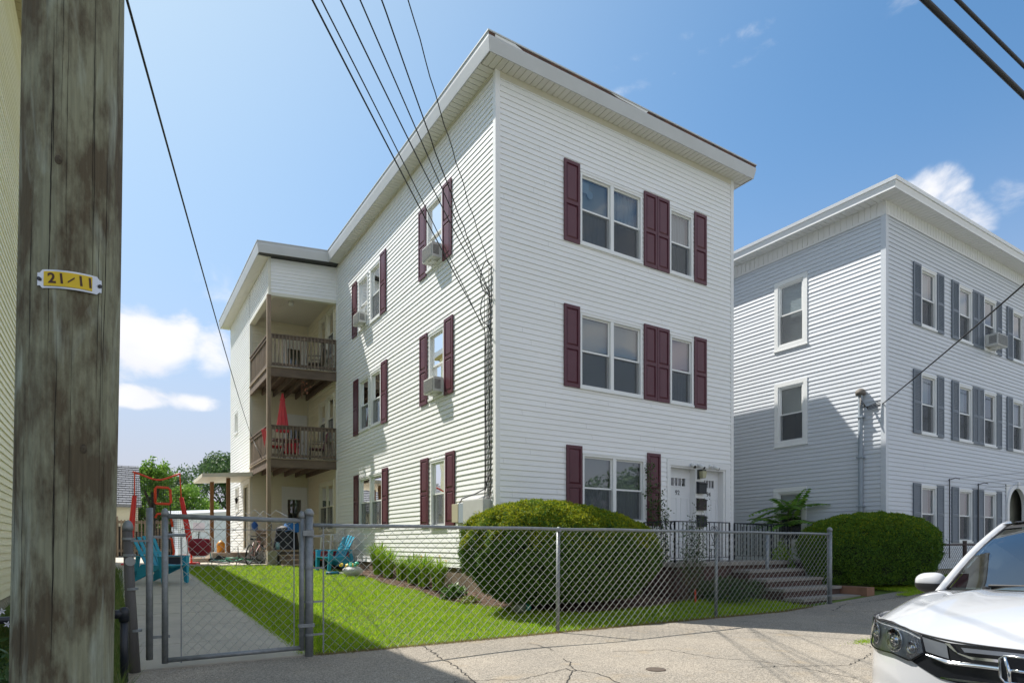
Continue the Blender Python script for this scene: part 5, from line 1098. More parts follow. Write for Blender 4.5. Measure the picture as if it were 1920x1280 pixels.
for i in range(46):
    x, y, z = -6.95+RNG.normal(0, .16), -4.95+RNG.normal(0, .16), .78+RNG.normal(0, .11)
    for k in range(5): a = k*1.257+i; q.face([(x, y, z), (x+.012*math.cos(a-.4), y-.004, z+.012*math.sin(a-.4)), (x+.024*math.cos(a), y-.006, z+.024*math.sin(a)), (x+.012*math.cos(a+.4), y-.004, z+.012*math.sin(a+.4))])
tag(q.build('phlox_flowers', mat('white_petal', (.75, .73, .80), .6, trans=.3), recalc=False), 'cluster of small white phlox flowers at the far left edge', 'flower')
# climbing vine on the right shutter of the ground-floor window, twiggy shrub by the railing
VINE = mat('vine_leaf', (.04, .09, .02), .5, island=[(.02, .05, .01), (.05, .10, .02), (.08, .14, .03)], trans=.25)
vn = empty('climbing_vine', (4.0, -.2, .3), 'dark green vine climbing beside the ground-floor window and its right shutter', 'vine')
P = []; q = MB()
for k in range(6):
    x, y, z = 3.9+.07*k+random.uniform(-.05, .05), -.35, gz(4, -.4); pts = [(x, y, z)]; top = random.uniform(1.9, 2.95)-.0*k
    while z < top: z += .16; x += random.uniform(-.05, .045); y = min(y+random.uniform(-.02, .05), -.07); pts.append((x, y, z)); [P.append((x+random.gauss(0, .06), y+random.gauss(0, .04)-.02, z+random.gauss(0, .06))) for _ in range(15)]
    q.tube(pts, .006, 5)
q.build('stem', mat('vine_stem', (.12, .09, .05), .8), vn); foliage('leaves', P, RNG.normal(size=(len(P), 3)), .055, .035, VINE, vn)
tw = empty('twiggy_shrub', (4.3, -1.35, .1), 'thin twiggy shrub rising in front of the iron railing and door 92', 'shrub')
P = []; q = MB()
for k in range(13):
    a = random.uniform(0, 6.28); x, y, z = 3.85+random.uniform(-.25, .3), -1.28, .1; L = random.uniform(.9, 1.75); dx, dy = random.uniform(-.10, .16), random.uniform(-.05, .05); pts = []
    for i in range(9): t = i/8; pts.append((x+dx*t*2.2, y+dy*t, z+L*t)); 
    if k < 3: pts = [(x+.5*(i/8)**1.5*(.4+.3*k), y, z+1.95*(i/8)) for i in range(9)]
    for pnt in pts[3:]:
        for _ in range(9 if k < 3 else 16): P.append((pnt[0]+random.gauss(0, .07), pnt[1]+random.gauss(0, .06), pnt[2]+random.gauss(0, .07)))
    q.tube(pts, [.008*(1-.8*i/8) for i in range(9)], 5)
q.build('stem', mat('vine_stem', (.12, .09, .05), .8), tw); foliage('leaves', P, RNG.normal(size=(len(P), 3)), .06, .02, VINE, tw)
bush('shrub', 4.6, -1.6, .05, .75, .55, 3000, VINE, 'low dark shrub in the shade under the iron railing', 'shrub', .05, .03)
bush('shrub', 8.0, -.5, .1, .32, 1.25, 1400, SUM if 'SUM' in globals() else LILY, 'leafy dark shrub behind the railing at the top of the steps', 'shrub', .07, .035)
# sumac: stems with big pinnate fronds
SUM = mat('sumac_leaf', (.14, .30, .04), .5, island=[(.09, .22, .03), (.17, .34, .05), (.26, .42, .07)], trans=.4)
su = empty('sumac_tree', (9.0, .3, .3), 'young sumac with feathery fronds rising between the two houses', 'tree')
q = MB(); V = []; Fc = []
base = Vector((9.25, .15, .3)); tips = []
for k, (dx, dy, h) in enumerate(((0, 0, 2.0), (-.35, -.05, 1.55), (.3, .1, 1.75))): top = base+Vector((dx, dy, h)); q.tube([base, base.lerp(top, .5)+Vector((dx*.1, 0, .05)), top], [.022, .016, .009], 7); tips.append(top)
q.build('trunk', mat('green_brown_bark', (.12, .11, .06), .8), su)
rq = MB()
for ti, tp in enumerate(tips):
    for k in range(8 if ti == 0 else 6):
        a = k*2*math.pi/(8 if ti == 0 else 6)+ti+.3; L = random.uniform(.75, 1.25); el = random.uniform(.0, .9); d0 = Vector((math.cos(a)*math.cos(el), math.sin(a)*math.cos(el)*.7, math.sin(el))); pts = [tp+Vector((0, 0, -.06*k/3))]; d = d0.copy()
        for i in range(12): d.z -= .055; d.normalize(); pts.append(pts[-1]+d*L/12)
        rq.tube(pts, [.006]*len(pts), 4)
        for i in range(1, 13):
            dd = (pts[i]-pts[i-1]).normalized(); sd = dd.cross(Vector((0, 0, 1))).normalized()
            for s in (-1, 1):
                ll = .23*(1-(i/13-.35)**2*1.3); b0 = pts[i]; tpt = b0+(sd*s*.93+dd*.35+Vector((0, 0, -.25+random.uniform(-.1, .1)))).normalized()*ll; m_ = (b0+tpt)/2; wv = dd*ll*.30
                n0 = len(V); V += [tuple(b0), tuple(m_+wv), tuple(tpt), tuple(m_-wv)]; Fc.append((n0, n0+1, n0+2, n0+3))
rq.build('frond_stem', mat('green_brown_bark', (.12, .11, .06), .8), su); npmesh('leaves', V, Fc, SUM, su)
# trees beyond the yard
TLM = {'maple': mat('maple_leaf', (.15, .28, .04), .5, island=[(.09, .20, .02), (.17, .31, .04), (.28, .42, .08)], trans=.4), 'oak': mat('dark_tree_leaf', (.07, .14, .04), .55, island=[(.04, .09, .03), (.08, .15, .045), (.13, .21, .07)], trans=.3)}
def tree(x, y, z0, H_, R_, n, kind, label, leaf=.20, pointy=False, low=.15, nb=26):
    t_ = empty('broadleaf_tree', (x, y, z0), label, 'tree', 'trees beyond the back yard'); rn = random.Random(int(x*7+y)); q = MB()
    q.tube([(x, y, z0), (x+.05, y, z0+H_*.35), (x, y+.05, z0+H_*.7)], [.035*H_, .025*H_, .012*H_], 8)
    P = []; Nn = []
    for k in range(nb):
        f = rn.uniform(low, 1.0); a = rn.uniform(0, 6.28); rad = R_*(math.sin(min(1, f*1.08)*math.pi*.92+.12)**.6 if not pointy else (1.1-f)**.6)*rn.uniform(.45, 1.0); c = Vector((x+math.cos(a)*rad, y+math.sin(a)*rad, z0+H_*f*.93))
        q.tube([(x, y, z0+H_*f*.55), ((x+c.x)/2, (y+c.y)/2, z0+H_*f*.72), tuple(c)], [.01*H_, .006*H_, .002*H_], 5)
        r = R_*rn.uniform(.22, .42); m = n//nb
        p = RNG.normal(size=(m, 3)); p /= np.linalg.norm(p, axis=1)[:, None]; nn = p.copy(); p *= (RNG.uniform(.2, 1, m)**.5)[:, None]*np.array([r, r, r*.75]); p += np.array(c); P.append(p); Nn.append(nn)
        if pointy:                                            # leading shoots with space between them
            for s in range(2):
                m = 60; tt = RNG.random(m); sh = np.array(c)+np.stack([tt*rn.uniform(-.3, .4), tt*.1, tt*rn.uniform(.5, 1.0)], 1)+RNG.normal(0, .09, (m, 3)); P.append(sh); Nn.append(RNG.normal(size=(m, 3)))
    q.build('trunk', mat('tree_bark', (.07, .055, .04), .9), t_)
    P = np.concatenate(P); Nn = np.concatenate(Nn); foliage('crown', P, Nn, RNG.uniform(.6, 1.2, len(P))*leaf, RNG.uniform(.5, 1, len(P))*leaf*.7, TLM[kind], t_, flat=.3)
tree(-4.1, 33.4, .6, 5.45, 2.0, 9000, 'maple', 'light green maple with leggy top shoots beside the grey garage roof', leaf=.2, pointy=True)
tree(-2.0, 36.0, .6, 4.6, 2.0, 8000, 'maple', 'bright bushy tree between the leggy maple and the dark oak', leaf=.17)
tree(1.4, 42.5, .6, 7.5, 4.2, 26000, 'oak', 'large dark green tree behind the orange-brown canopy posts', leaf=.22, nb=40)
tree(-3.0, 43, .6, 5.0, 3.0, 9000, 'oak', 'dark tree low on the skyline behind the red net', leaf=.22)
tree(-9.5, 40, .6, 4.6, 3, 8000, 'oak', 'dark tree behind the grey shingled garage', leaf=.22)
# ================================================================== WINDOW AIR CONDITIONERS
def ac(T, a0, a1, z0, z1, label, depth=.26, house=None):
    c = T((a0+a1)/2, z0, .0); e = empty('air_conditioner', c, label, 'air conditioner', 'air conditioners in the windows')
    q = MB(); q.box(a0, a1, z0, z1, -.06, depth, T=T); q.box(a0-.03, a1+.03, z1, z1+.02, -.05, .01, T=T); q.build('case', mat('off_white_case', (.60, .60, .57), .5, noise=(6, .3)), e, bevel=.008)
    q = MB(); n = 9
    q.box(a0+.03, a1-.03, z0+.03, z1-.03, depth+.001, depth+.004, 1, T=T)
    for k in range(n+1): zz = z0+.03+(z1-z0-.07)*k/n; q.box(a0+.03, a1-.03, zz, zz+.010, depth+.004, depth+.010, T=T)
    for k in range(11): aa = a0+.03+(a1-a0-.07)*k/10; q.box(aa, aa+.008, z0+.03, z1-.03, depth+.010, depth+.014, T=T)
    q.build('grille', [mat('grey_grille', (.42, .42, .40), .5), DARKP], e)
    for (aa, sg) in ((a1, 1), (a0, -1)):
        q = MB()
        for k in range(8): zz = z0+.06+(z1-z0-.14)*k/7; q.box(min(aa, aa+sg*.002), max(aa, aa+sg*.002), zz, zz+.016, depth*.35, depth*.9, T=T)
        q.build('side_louvers', mat('louver_shadow', (.12, .12, .12), .6), e)
    q = MB(); q.tube([T((a0+a1)/2, z0-.005, depth*.8), T((a0+a1)/2, z0-.22, .02)], .008, 5); q.box((a0+a1)/2-.08, (a0+a1)/2+.08, z0-.03, z0-.001, .05, depth*.7, T=T); q.build('bracket', WHITEP, e)
    return e
ac(TL, 2.27, 2.78, 7.52, 7.84, 'window air conditioner in the third-floor corner window of the white house')
ac(TL, 2.19, 2.70, 4.58, 4.90, 'window air conditioner in the second-floor window of the white house')
ac(TL, 7.08, 7.58, 7.53, 7.83, 'window air conditioner in the third-floor window nearest the rear porches')
ac(GF, 15.02, 15.66, 6.92, 7.26, 'window air conditioner on the top floor of the grey house', .34)
# mailboxes, lamp and cameras on the post between the doors
for k, z in enumerate((2.46, 2.07, 1.68)):
    e = empty('mailbox', (5.60, -.02, z), ['topmost of the three black mailboxes between the front doors', 'middle one of the three black mailboxes, slightly rusty', 'lowest of the three black mailboxes between the front doors'][k], 'mailbox', 'mailboxes between the front doors')
    m_ = mat('black_enamel', (.018, .022, .03), .4) if k != 1 else mat('black_rusty_enamel', (.03, .025, .028), .5, noise=(9, .6), col2=(.08, .04, .03))
    q = MB(); q.hexa([(5.47, -.013, z), (5.73, -.013, z), (5.73, -.10, z), (5.47, -.10, z), (5.47, -.013, z+.27), (5.73, -.013, z+.27), (5.73, -.11, z+.23), (5.47, -.11, z+.23)]); q.build('box', m_, e, bevel=.006)
    q = MB(); q.hexa([(5.465, -.012, z+.272), (5.735, -.012, z+.272), (5.735, -.125, z+.222), (5.465, -.125, z+.222), (5.465, -.012, z+.285), (5.735, -.012, z+.285), (5.735, -.13, z+.235), (5.465, -.13, z+.235)]); q.build('lid', m_, e)
e = empty('wall_lantern', (5.58, -.02, 2.86), 'small square porch lantern above the mailboxes', 'lamp')
q = MB(); q.box(5.50, 5.64, -.16, -.013, 2.98, 3.02); q.box(5.50, 5.56, -.05, -.013, 2.80, 2.98); q.build('bracket', mat('dark_bronze', (.05, .055, .05), .5), e)
q = MB(); q.hexa([(5.55, -.14, 2.82), (5.65, -.14, 2.82), (5.65, -.04, 2.82), (5.55, -.04, 2.82), (5.52, -.16, 2.98), (5.67, -.16, 2.98), (5.67, -.02, 2.98), (5.52, -.02, 2.98)]); q.build('shade', mat('frosted_yellow_glass', (.45, .43, .28), .4), e)
for k, (x, dx, lab, m_) in enumerate(((5.20, -.10, 'white floodlight camera aimed left above door 92', WHITEP), (5.50, .02, 'white round motion sensor centred above the mailboxes', WHITEP), (5.98, .12, 'small dark-lensed camera above door 94', WHITEP))):
    e = empty('security_camera', (x, -.03, 3.12), lab, 'security camera'); q = MB()
    q.lathe((x+.1 if k == 0 else x-.06 if k == 2 else x, -.032, 3.12), [(.05, 0), (.05, .02), (.02, .03), (.02, .07), (0, .071)], 12, axis=(0, -1, 0)); q.lathe((x+.06 if k == 0 else x, -.10, 3.11), [(.0, -.02), (.035, -.015), (.045, .03), (.05, .13), (.03, .135), (0, .135)], 12, axis=(dx*4, -.8, -.5)); q.build('housing', m_, e, smooth=True)
    q = MB(); d_ = Vector((dx*4, -.8, -.5)).normalized(); c_ = Vector((x+.06 if k == 0 else x, -.10, 3.11))+d_*.136; q.lathe(c_, [(.036, 0), (.034, .004), (0, .005)], 12, axis=d_); q.build('lens', DARKP, e)
# ================================================================== YARD CHAIRS AND TOYS
def place(e, loc, rz): e.location = loc; e.rotation_euler = (0, 0, rz)
def adirondack(label):
    e = empty('adirondack_chair', (0, 0, 0), label, 'chair', 'turquoise plastic garden chairs'); m_ = BLUEP     # faces +x
    q = MB(); n = 5
    for k in range(n):
        y0 = -.25+k*.105; P = [(.02, y0+.008, .30), (-.34, y0*1.25+.008, 1.0+.05*(1-abs(k-2)/2.)**.8-.03)]; a, b = Vector(P[0]), Vector(P[1]); q.bar(a+Vector((0, .042, 0)), b+Vector((0, .042, 0)), .022, .088, up=(0, 1, 0))
    q.bar((-.17, -.30, .66), (-.17, .30, .66), .03, .06); q.build('backrest', m_, e, bevel=.006)
    q = MB()
    for k in range(6): x = .05+k*.088; z = .285+.02*k; q.box(x, x+.075, -.27, .27, z, z+.022)
    q.build('seat', m_, e, bevel=.005)
    for s in (-1, 1):
        q = MB(); q.hexa([(-.22, s*.30-.0, .575), (.50, s*.30, .575), (.50, s*.42, .575), (-.22, s*.36, .575), (-.22, s*.30, .60), (.50, s*.30, .60), (.50, s*.42, .60), (-.22, s*.36, .60)]); q.build('armrest', m_, e, bevel=.008)
        q = MB(); q.hexa([(.46, s*.28, .0), (.55, s*.28, .0), (.55, s*.33, .0), (.46, s*.33, .0), (.40, s*.28, .578), (.52, s*.28, .578), (.52, s*.38, .578), (.40, s*.38, .578)]); q.build('front_leg', m_, e, bevel=.006)
        q = MB(); q.hexa([(-.52, s*.26, .0), (-.40, s*.26, .0), (-.40, s*.30, .0), (-.52, s*.30, .0), (-.10, s*.26, .42), (.52, s*.26, .38), (.52, s*.30, .38), (-.10, s*.30, .42)]); q.hexa([(-.36, s*.265, .10), (-.22, s*.265, .16), (-.22, s*.30, .16), (-.36, s*.30, .10), (-.24, s*.265, .58), (-.14, s*.265, .58), (-.14, s*.30, .58), (-.24, s*.30, .58)]); q.build('rear_leg', m_, e, bevel=.006)
    return e
a1 = adirondack('turquoise plastic garden chair on the path left of the lawn'); place(a1, (-5.30, 5.45, gz(-5, 5.45)+.022), R(-48))
a2 = copy_tree(a1); a2['label'] = 'turquoise plastic garden chair on the grass against the white siding'; place(a2, (-.62, 7.75, gz(-.6, 7.75)+.0), R(195))
# white stacking chair on the grass by the porch
e = empty('plastic_chair', (0, 0, 0), 'white plastic stacking chair beside the ground-floor porch steps', 'chair'); m_ = WHITEP
q = MB(); q.box(-.22, .22, -.22, .22, .41, .435); q.build('seat', m_, e, bevel=.008)
q = MB()
for k in range(5): y = -.17+k*.085; q.bar((-.22, y, .45), (-.32, y, .80), .02, .035, up=(0, 1, 0))
q.bar((-.32, -.22, .82), (-.32, .22, .82), .05, .05); q.build('backrest', m_, e, bevel=.005)
for s in (-1, 1):
    q = MB(); q.bar((-.30, s*.24, .64), (.22, s*.24, .64), .05, .03); q.build('armrest', m_, e, bevel=.006)
    for (x0, x1, zt) in ((.26, .21, .63), (-.30, -.24, .65)): q = MB(); q.bar((x0, s*.25, 0), (x1, s*.235, zt), .04, .045); q.build('leg', m_, e, bevel=.005)
place(e, (-.40, 9.15, 1.10-.15*1-.0+.0), R(200)); e.location.z = .93
pl_ = MB(); pl_.box(-.75, -.02, 8.8, 9.46, .40, .925); tag(pl_.build('wooden_crate_step', WOODG, bevel=.01), 'low dark wooden platform under the white plastic chair', 'platform')
# red wagon
e = empty('wagon', (0, 0, 0), 'red garden wagon with a black handle parked between porch and blue chair', 'wagon'); q = MB()
q.hexa([(-.40, -.22, .24), (.40, -.22, .24), (.40, .22, .24), (-.40, .22, .24), (-.46, -.27, .50), (.46, -.27, .50), (.46, .27, .50), (-.46, .27, .50)]); q.build('tub', mat('dark_red_wagon', (.42, .02, .03), .5), e)
for x in (-.3, .3):
    for s in (-1, 1): q = MB(); q.lathe((x, s*.25, .14), [(.14, 0), (.14, .04), (.05, .045), (0, .046)], 16, axis=(0, s, 0)); q.build('wheel', DARKP, e)
q = MB(); q.tube([(.44, 0, .22), (.72, 0, .55), (.80, 0, .95), (.80, .06, 1.0), (.80, -.06, 1.0)], .014, 6); q.build('handle', DARKP, e); place(e, (-.62, 8.72, gz(-.6, 8.7)), R(12)); e.location.y = 8.45
# bicycles
def bike(name, label, m_, fr2):
    e = empty(name, (0, 0, 0), label, 'bicycle', 'bicycles by the rear porch'); r = .30
    for x in (-.50, .50):
        w = MB(); w.tube([(x+r*math.cos(t), 0, r+r*math.sin(t)) for t in [k*math.pi/16 for k in range(33)]], .022, 8, cap=False); wo = w.build('wheel', mat('tyre_rubber', (.02, .02, .02), .8), e, smooth=True)
        w = MB(); w.tube([(x+(r-.03)*math.cos(t), 0, r+(r-.03)*math.sin(t)) for t in [k*math.pi/16 for k in range(33)]], .010, 6, cap=False)
        for k in range(14): t = k*math.pi/7; w.tube([(x, .02*(-1)**k, r), (x+(r-.03)*math.cos(t), 0, r+(r-.03)*math.sin(t))], .0022, 3)
        w.build('rim', GALV, wo)
    q = MB(); bb, st, hd, hb, ra = (-.08, 0, .27), (-.22, 0, .68), (.36, 0, .72), (.38, 0, .60), (-.50, 0, .30)
    for a, b in ((bb, st), (st, hd), (bb, hb), (ra, bb), (ra, st), (hd, hb)): q.tube([a, b], .017, 8)
    q.tube([hb, (.50, .0, .30)], .015, 8); q.build('frame', m_, e, smooth=True)
    q = MB(); q.tube([(.36, 0, .72), (.34, 0, .84)], .013, 8); q.tube([(.30, -.30, .86), (.33, -.12, .86), (.36, 0, .83), (.33, .12, .86), (.30, .30, .86)], .013, 8); q.build('handlebar', DARKP, e)
    q = MB(); q.tube([(-.22, 0, .68), (-.24, 0, .76)], .012, 6); q.hexa([(-.36, -.07, .75), (-.08, -.02, .75), (-.08, .02, .75), (-.36, .07, .75), (-.36, -.07, .80), (-.08, -.015, .79), (-.08, .015, .79), (-.36, .07, .80)]); q.build('saddle', DARKP, e)
    q = MB(); q.lathe((-.08, .03, .27), [(.08, 0), (.08, .006), (0, .007)], 18, axis=(0, 1, 0)); q.bar((-.08, .05, .27), (-.02, .05, .13), .02, .015); q.bar((-.08, -.05, .27), (-.14, -.05, .41), .02, .015); q.build('pedals', DARKP, e); return e
b1 = bike('bicycle', 'white and red bicycle standing upright against the left end of the porch', mat('white_red_frame', (.65, .62, .60), .4, noise=(4, 1), col2=(.45, .05, .05)), None); place(b1, (-2.38, 10.75, .655), R(62)); b1.rotation_euler = (R(6), 0, R(62))
b2 = bike('bicycle', 'green-framed bicycle lying flat on the concrete beside the porch', mat('green_frame', (.10, .42, .30), .4), None); b2.rotation_euler = (R(76), 0, R(-35)); b2.location = (-2.75, 10.9, .69)
# porch clutter, ground floor
e = empty('covered_grill', (-1.45, 10.95, 1.1), 'black covered grill with a blue tarp on the ground-floor porch', 'grill')
q = MB(); q.grid(lambda i, j: (-1.35+(.42-.10*j+.03*math.sin(i*25))*math.cos(6.283*i), 10.95+(.33-.05*j)*math.sin(6.283*i), 1.1+.62*j+.03*math.sin(i*19)*j), 40, 10); q.lathe((-1.35, 10.95, 1.70), [(.32, 0), (.30, .10), (.18, .16), (0, .18)], 20); q.build('cover', mat('black_cover', (.012, .014, .022), .6, bump=(6, .8, .05)), e, smooth=True)
q = MB(); q.grid(lambda i, j: (-1.2+(.20+.13*j)*math.cos(6.283*i), 10.85+(.18+.12*j)*math.sin(6.283*i), 1.96-.28*j+.03*math.sin(i*30)), 30, 6); q.build('tarp', mat('blue_tarp', (.01, .14, .42), .5), e, smooth=True)
e = empty('stroller', (-1.85, 10.75, 1.1), 'folded checked fabric hanging beside the porch post', 'fabric')
q = MB(); q.grid(lambda i, j: (-1.93+.10*i+.02*math.sin(j*9), 10.62+.25*i, 1.95-.72*j), 8, 10); q.build('cloth', mat('checked_cloth', (.45, .45, .48), .8, noise=(30, 1), col2=(.05, .05, .08)), e)
e.name = 'hanging_cloth'
o = MB(); o.lathe((-1.72, 10.5, 1.10), [(.06, 0), (.07, .18), (.05, .20), (.03, .24), (0, .245)], 12); tag(o.build('water_jug', mat('aqua_plastic', (.25, .45, .52), .4), smooth=True), 'small pale aqua jug standing by the porch post', 'jug')
o = MB(); o.lathe((-2.88, 14.1, .98), [(.13, 0), (.14, .30), (.10, .36), (.04, .42), (0, .43)], 14); tag(o.build('orange_container', mat('orange_yellow_plastic', (.75, .30, .02), .4), smooth=True), 'bright orange-yellow container between the canopy posts', 'container')
o = MB(); o.lathe((-2.06, 12.4, 1.72), [(.02, 0), (.10, .05), (.11, .22), (.03, .34), (0, .36)], 12); tag(o.build('blue_bag', mat('blue_bag', (.01, .09, .35), .5), smooth=True), 'small blue bag hanging at the left end of the ground porch', 'bag')
e = empty('wall_light', (-2.05, 14.95, 2.9), 'black lantern on the left wall beside the side door', 'lamp'); q = MB(); q.tube([(-2.02, 14.95, 3.0), (-2.16, 14.95, 3.06), (-2.24, 14.95, 2.98)], .012, 6); q.lathe((-2.24, 14.95, 2.78), [(.03, 0), (.06, .14), (.075, .16), (.02, .21), (0, .22)], 8); q.build('lantern', BLACK, e)
# upper porches: umbrella, table, chairs, grill, ceiling lamp, hanging ornament
e = empty('patio_umbrella', (-1.45, 11.2, 3.96), 'closed red patio umbrella on the second-floor porch', 'umbrella')
q = MB(); q.tube([(-1.42, 11.2, 3.96), (-1.42, 11.2, 6.15)], .02, 8); q.build('pole', mat('pole_white', (.6, .6, .6), .4), e)
q = MB(); q.grid(lambda i, j: (-1.42+(.03+.165*j**.9)*(1+.16*math.sin(i*8*6.283))*math.cos(6.283*i), 11.2+(.03+.165*j**.9)*(1+.16*math.sin(i*8*6.283))*math.sin(6.283*i), 6.16-1.22*j), 64, 12); q.build('canopy', mat('faded_red_fabric', (.62, .05, .07), .7, noise=(3, .4), col2=(.72, .15, .15)), e, smooth=True)
q = MB(); q.lathe((-1.42, 11.2, 5.96), [(.09, 0), (.05, .12), (.03, .22), (0, .24)], 12); q.build('finial', mat('faded_red_fabric', (.6, .05, .07), .7), e)
e = empty('patio_table', (-1.30, 11.25, 3.96), 'glass patio table under the closed red umbrella', 'table'); q = MB(); q.lathe((-1.3, 11.3, 4.66), [(.42, 0), (.42, .03), (0, .031)], 24); q.build('table_top', mat('table_metal', (.25, .2, .2), .4), e)
for k in range(4): a = k*1.57+.8; q = MB(); q.tube([(-1.3+.1*math.cos(a), 11.3+.1*math.sin(a), 4.66), (-1.3+.33*math.cos(a), 11.3+.33*math.sin(a), 3.97)], .014, 6); q.build('leg', DARKP, e)
def porch_chair(x, y, z, rz, m_, label):
    e = empty('porch_chair', (0, 0, 0), label, 'chair'); q = MB(); q.box(-.23, .23, -.23, .23, .42, .46); q.build('seat', m_, e, bevel=.01); q = MB(); q.hexa([(-.23, -.23, .46), (-.19, -.23, .46), (-.19, .23, .46), (-.23, .23, .46), (-.34, -.22, .98), (-.30, -.22, .98), (-.30, .22, .98), (-.34, .22, .98)]); q.build('backrest', m_, e, bevel=.01)
    for sx, sy in ((-1, -1), (-1, 1), (1, -1), (1, 1)): q = MB(); q.tube([(sx*.2, sy*.2, .42), (sx*.24, sy*.22, 0)], .014, 6); q.build('leg', DARKP, e)
    for s in (-1, 1): q = MB(); q.tube([(-.27, s*.24, .66), (.2, s*.24, .66), (.22, s*.22, .42)], .014, 6); q.build('armrest', DARKP, e)
    place(e, (x, y, z), rz)
CHR = mat('red_cushion', (.50, .02, .03), .7)
porch_chair(-1.72, 11.0, 3.96, R(10), CHR, 'red cushioned chair left of the table on the second-floor porch'); porch_chair(-.95, 12.1, 3.96, R(-110), CHR, 'red cushioned chair behind the table on the second-floor porch')
porch_chair(-.40, 10.85, 3.96, R(170), mat('dark_floral', (.10, .04, .05), .8, noise=(12, 1), col2=(.35, .12, .16)), 'dark floral chair at the wall end of the second-floor porch')
porch_chair(-.42, 11.0, 6.80, R(150), mat('pale_wicker', (.32, .27, .20), .8, noise=(20, .7)), 'pale wicker chair on the third-floor porch')
e = empty('ceiling_lamp', (-1.15, 11.2, 9.1), 'round white lamp under the third-floor porch ceiling', 'lamp'); q = MB(); q.lathe((-1.15, 11.2, 9.10), [(0, 0), (.07, .01), (.09, .07), (.06, .13), (.06, .18), (0, .181)], 16); q.build('shade', mat('lamp_white', (.7, .7, .66), .4), e, smooth=True)
e = empty('hanging_ornament', (-.95, 10.6, 6.5), 'dried flower wind chime hanging under the third-floor deck', 'ornament'); q = MB(); q.tube([(-.95, 10.6, 6.55), (-.95, 10.6, 5.95)], .006, 4)
for k in range(9): q.lathe((-.95+RNG.normal(0, .09)+.12, 10.6+RNG.normal(0, .03), 6.12+k*.045), [(0, 0), (.035, .02), (.02, .05), (0, .055)], 6)
q.build('dried_flowers', mat('dried_flower', (.40, .18, .12), .8), e)
# play frame: padded posts, sagging net and hoops
e = empty('sports_net', (-4.6, 11.8, .65), 'red padded frame with a sagging net and square hoop, set on the yard slab', 'sports net'); bx, by, bz = -4.62, 11.9, .65
NETM = mat('black_net', (.03, .03, .035), .8)
for s, x0, x1 in ((-1, -5.68, -5.55), (1, -4.02, -4.30)):
    q = MB(); q.tube([(x0+.0, by, bz+.35), ((x0*2+x1)/3, by, bz+1.0), (x1, by, bz+2.08)], [.075, .088, .062], 12); q.build('padded_post', RED, e, smooth=True)
    q = MB(); q.tube([(x0, by, bz), (x0, by, bz+.36)], .03, 8); q.tube([(x1, by, bz+2.05), (x1+s*-.02-.02, by, bz+2.80)], .018, 8); q.build('pole', ORANGE, e)
    q = MB(); q.box(x0-.22, x0+.22, by-.3, by+.3, bz, bz+.05); q.build('foot', RED, e)
q = MB(); q.tube([(-5.60+1.28*t, by, bz+2.80-.36*4*t*(1-t)*(.5)+.03*math.sin(t*9)) for t in [k/14 for k in range(15)]], .028, 8); q.build('top_rope', ORANGE, e, smooth=True)
q = MB()
for k in range(26): x = -5.60+1.28*k/25; q.tube([(x, by, bz+.5), (x, by, bz+2.60)], .004, 3)
for k in range(34): z = bz+.5+k*.062; q.tube([(-5.6, by, z), (-4.3, by, z)], .004, 3)
q.build('net', NETM, e)
def hoop(pts, r, name='foam_hoop'): q = MB(); q.tube(pts, r, 8); return q.build(name, ORANGE, e, smooth=True)
hx0, hx1, yy = -5.02, -4.62, by-.25
hoop([(hx0, yy, bz+1.88), (hx0, yy, bz+2.30), (hx0+.04, yy, bz+2.35), (hx1-.06, yy, bz+2.34), (hx1, yy, bz+2.28), (hx1+.02, yy, bz+1.90), (hx1-.02, yy, bz+1.85), (hx0+.03, yy, bz+1.85), (hx0, yy, bz+1.88)], .038)
hoop([(hx0, yy, bz+1.42), (hx0+.06, yy, bz+1.54), (hx0+.3, yy, bz+1.55), (hx1+.02, yy, bz+1.42), (hx1+.06, yy, bz+1.15)], .036); hoop([(hx0+.02, yy, bz+.82), (hx0+.3, yy, bz+.86), (hx1+.04, yy, bz+.78), (hx1+.10, yy, bz+.40), (hx1+.04, yy, bz+.05)], .036)
q = MB(); q.tube([(hx0, yy, bz+1.85), (hx0-.04, yy, bz+.02)], .015, 6); q.tube([(hx1, yy, bz+1.85), (hx1+.03, yy, bz+.02)], .015, 6); q.build('stand', DARKP, e)
# red bin on a white frame
e = empty('toy_cart', (-3.85, 11.2, .65), 'dark red fabric bin on a white tube frame beside the red net', 'cart'); q = MB(); q.lathe((-3.85, 11.2, .92), [(.20, 0), (.29, .08), (.31, .34), (.27, .50), (.22, .52), (0, .53)], 20); q.build('bin', mat('crimson_fabric', (.25, .012, .03), .7), e, smooth=True)
for s in (-1, 1): q = MB(); q.tube([(-3.85+s*.33, 11.2, .66), (-3.85+s*.34, 11.2, 1.45), (-3.85+s*.18, 11.2, 1.66)], .014, 6); q.build('frame_tube', WHITEP, e)
q = MB(); q.tube([(-4.03, 11.2, 1.66), (-3.67, 11.2, 1.66)], .014, 6); q.tube([(-4.18, 11.2, 1.2), (-3.52, 11.2, 1.2)], .012, 6); q.build('crossbar', WHITEP, e)
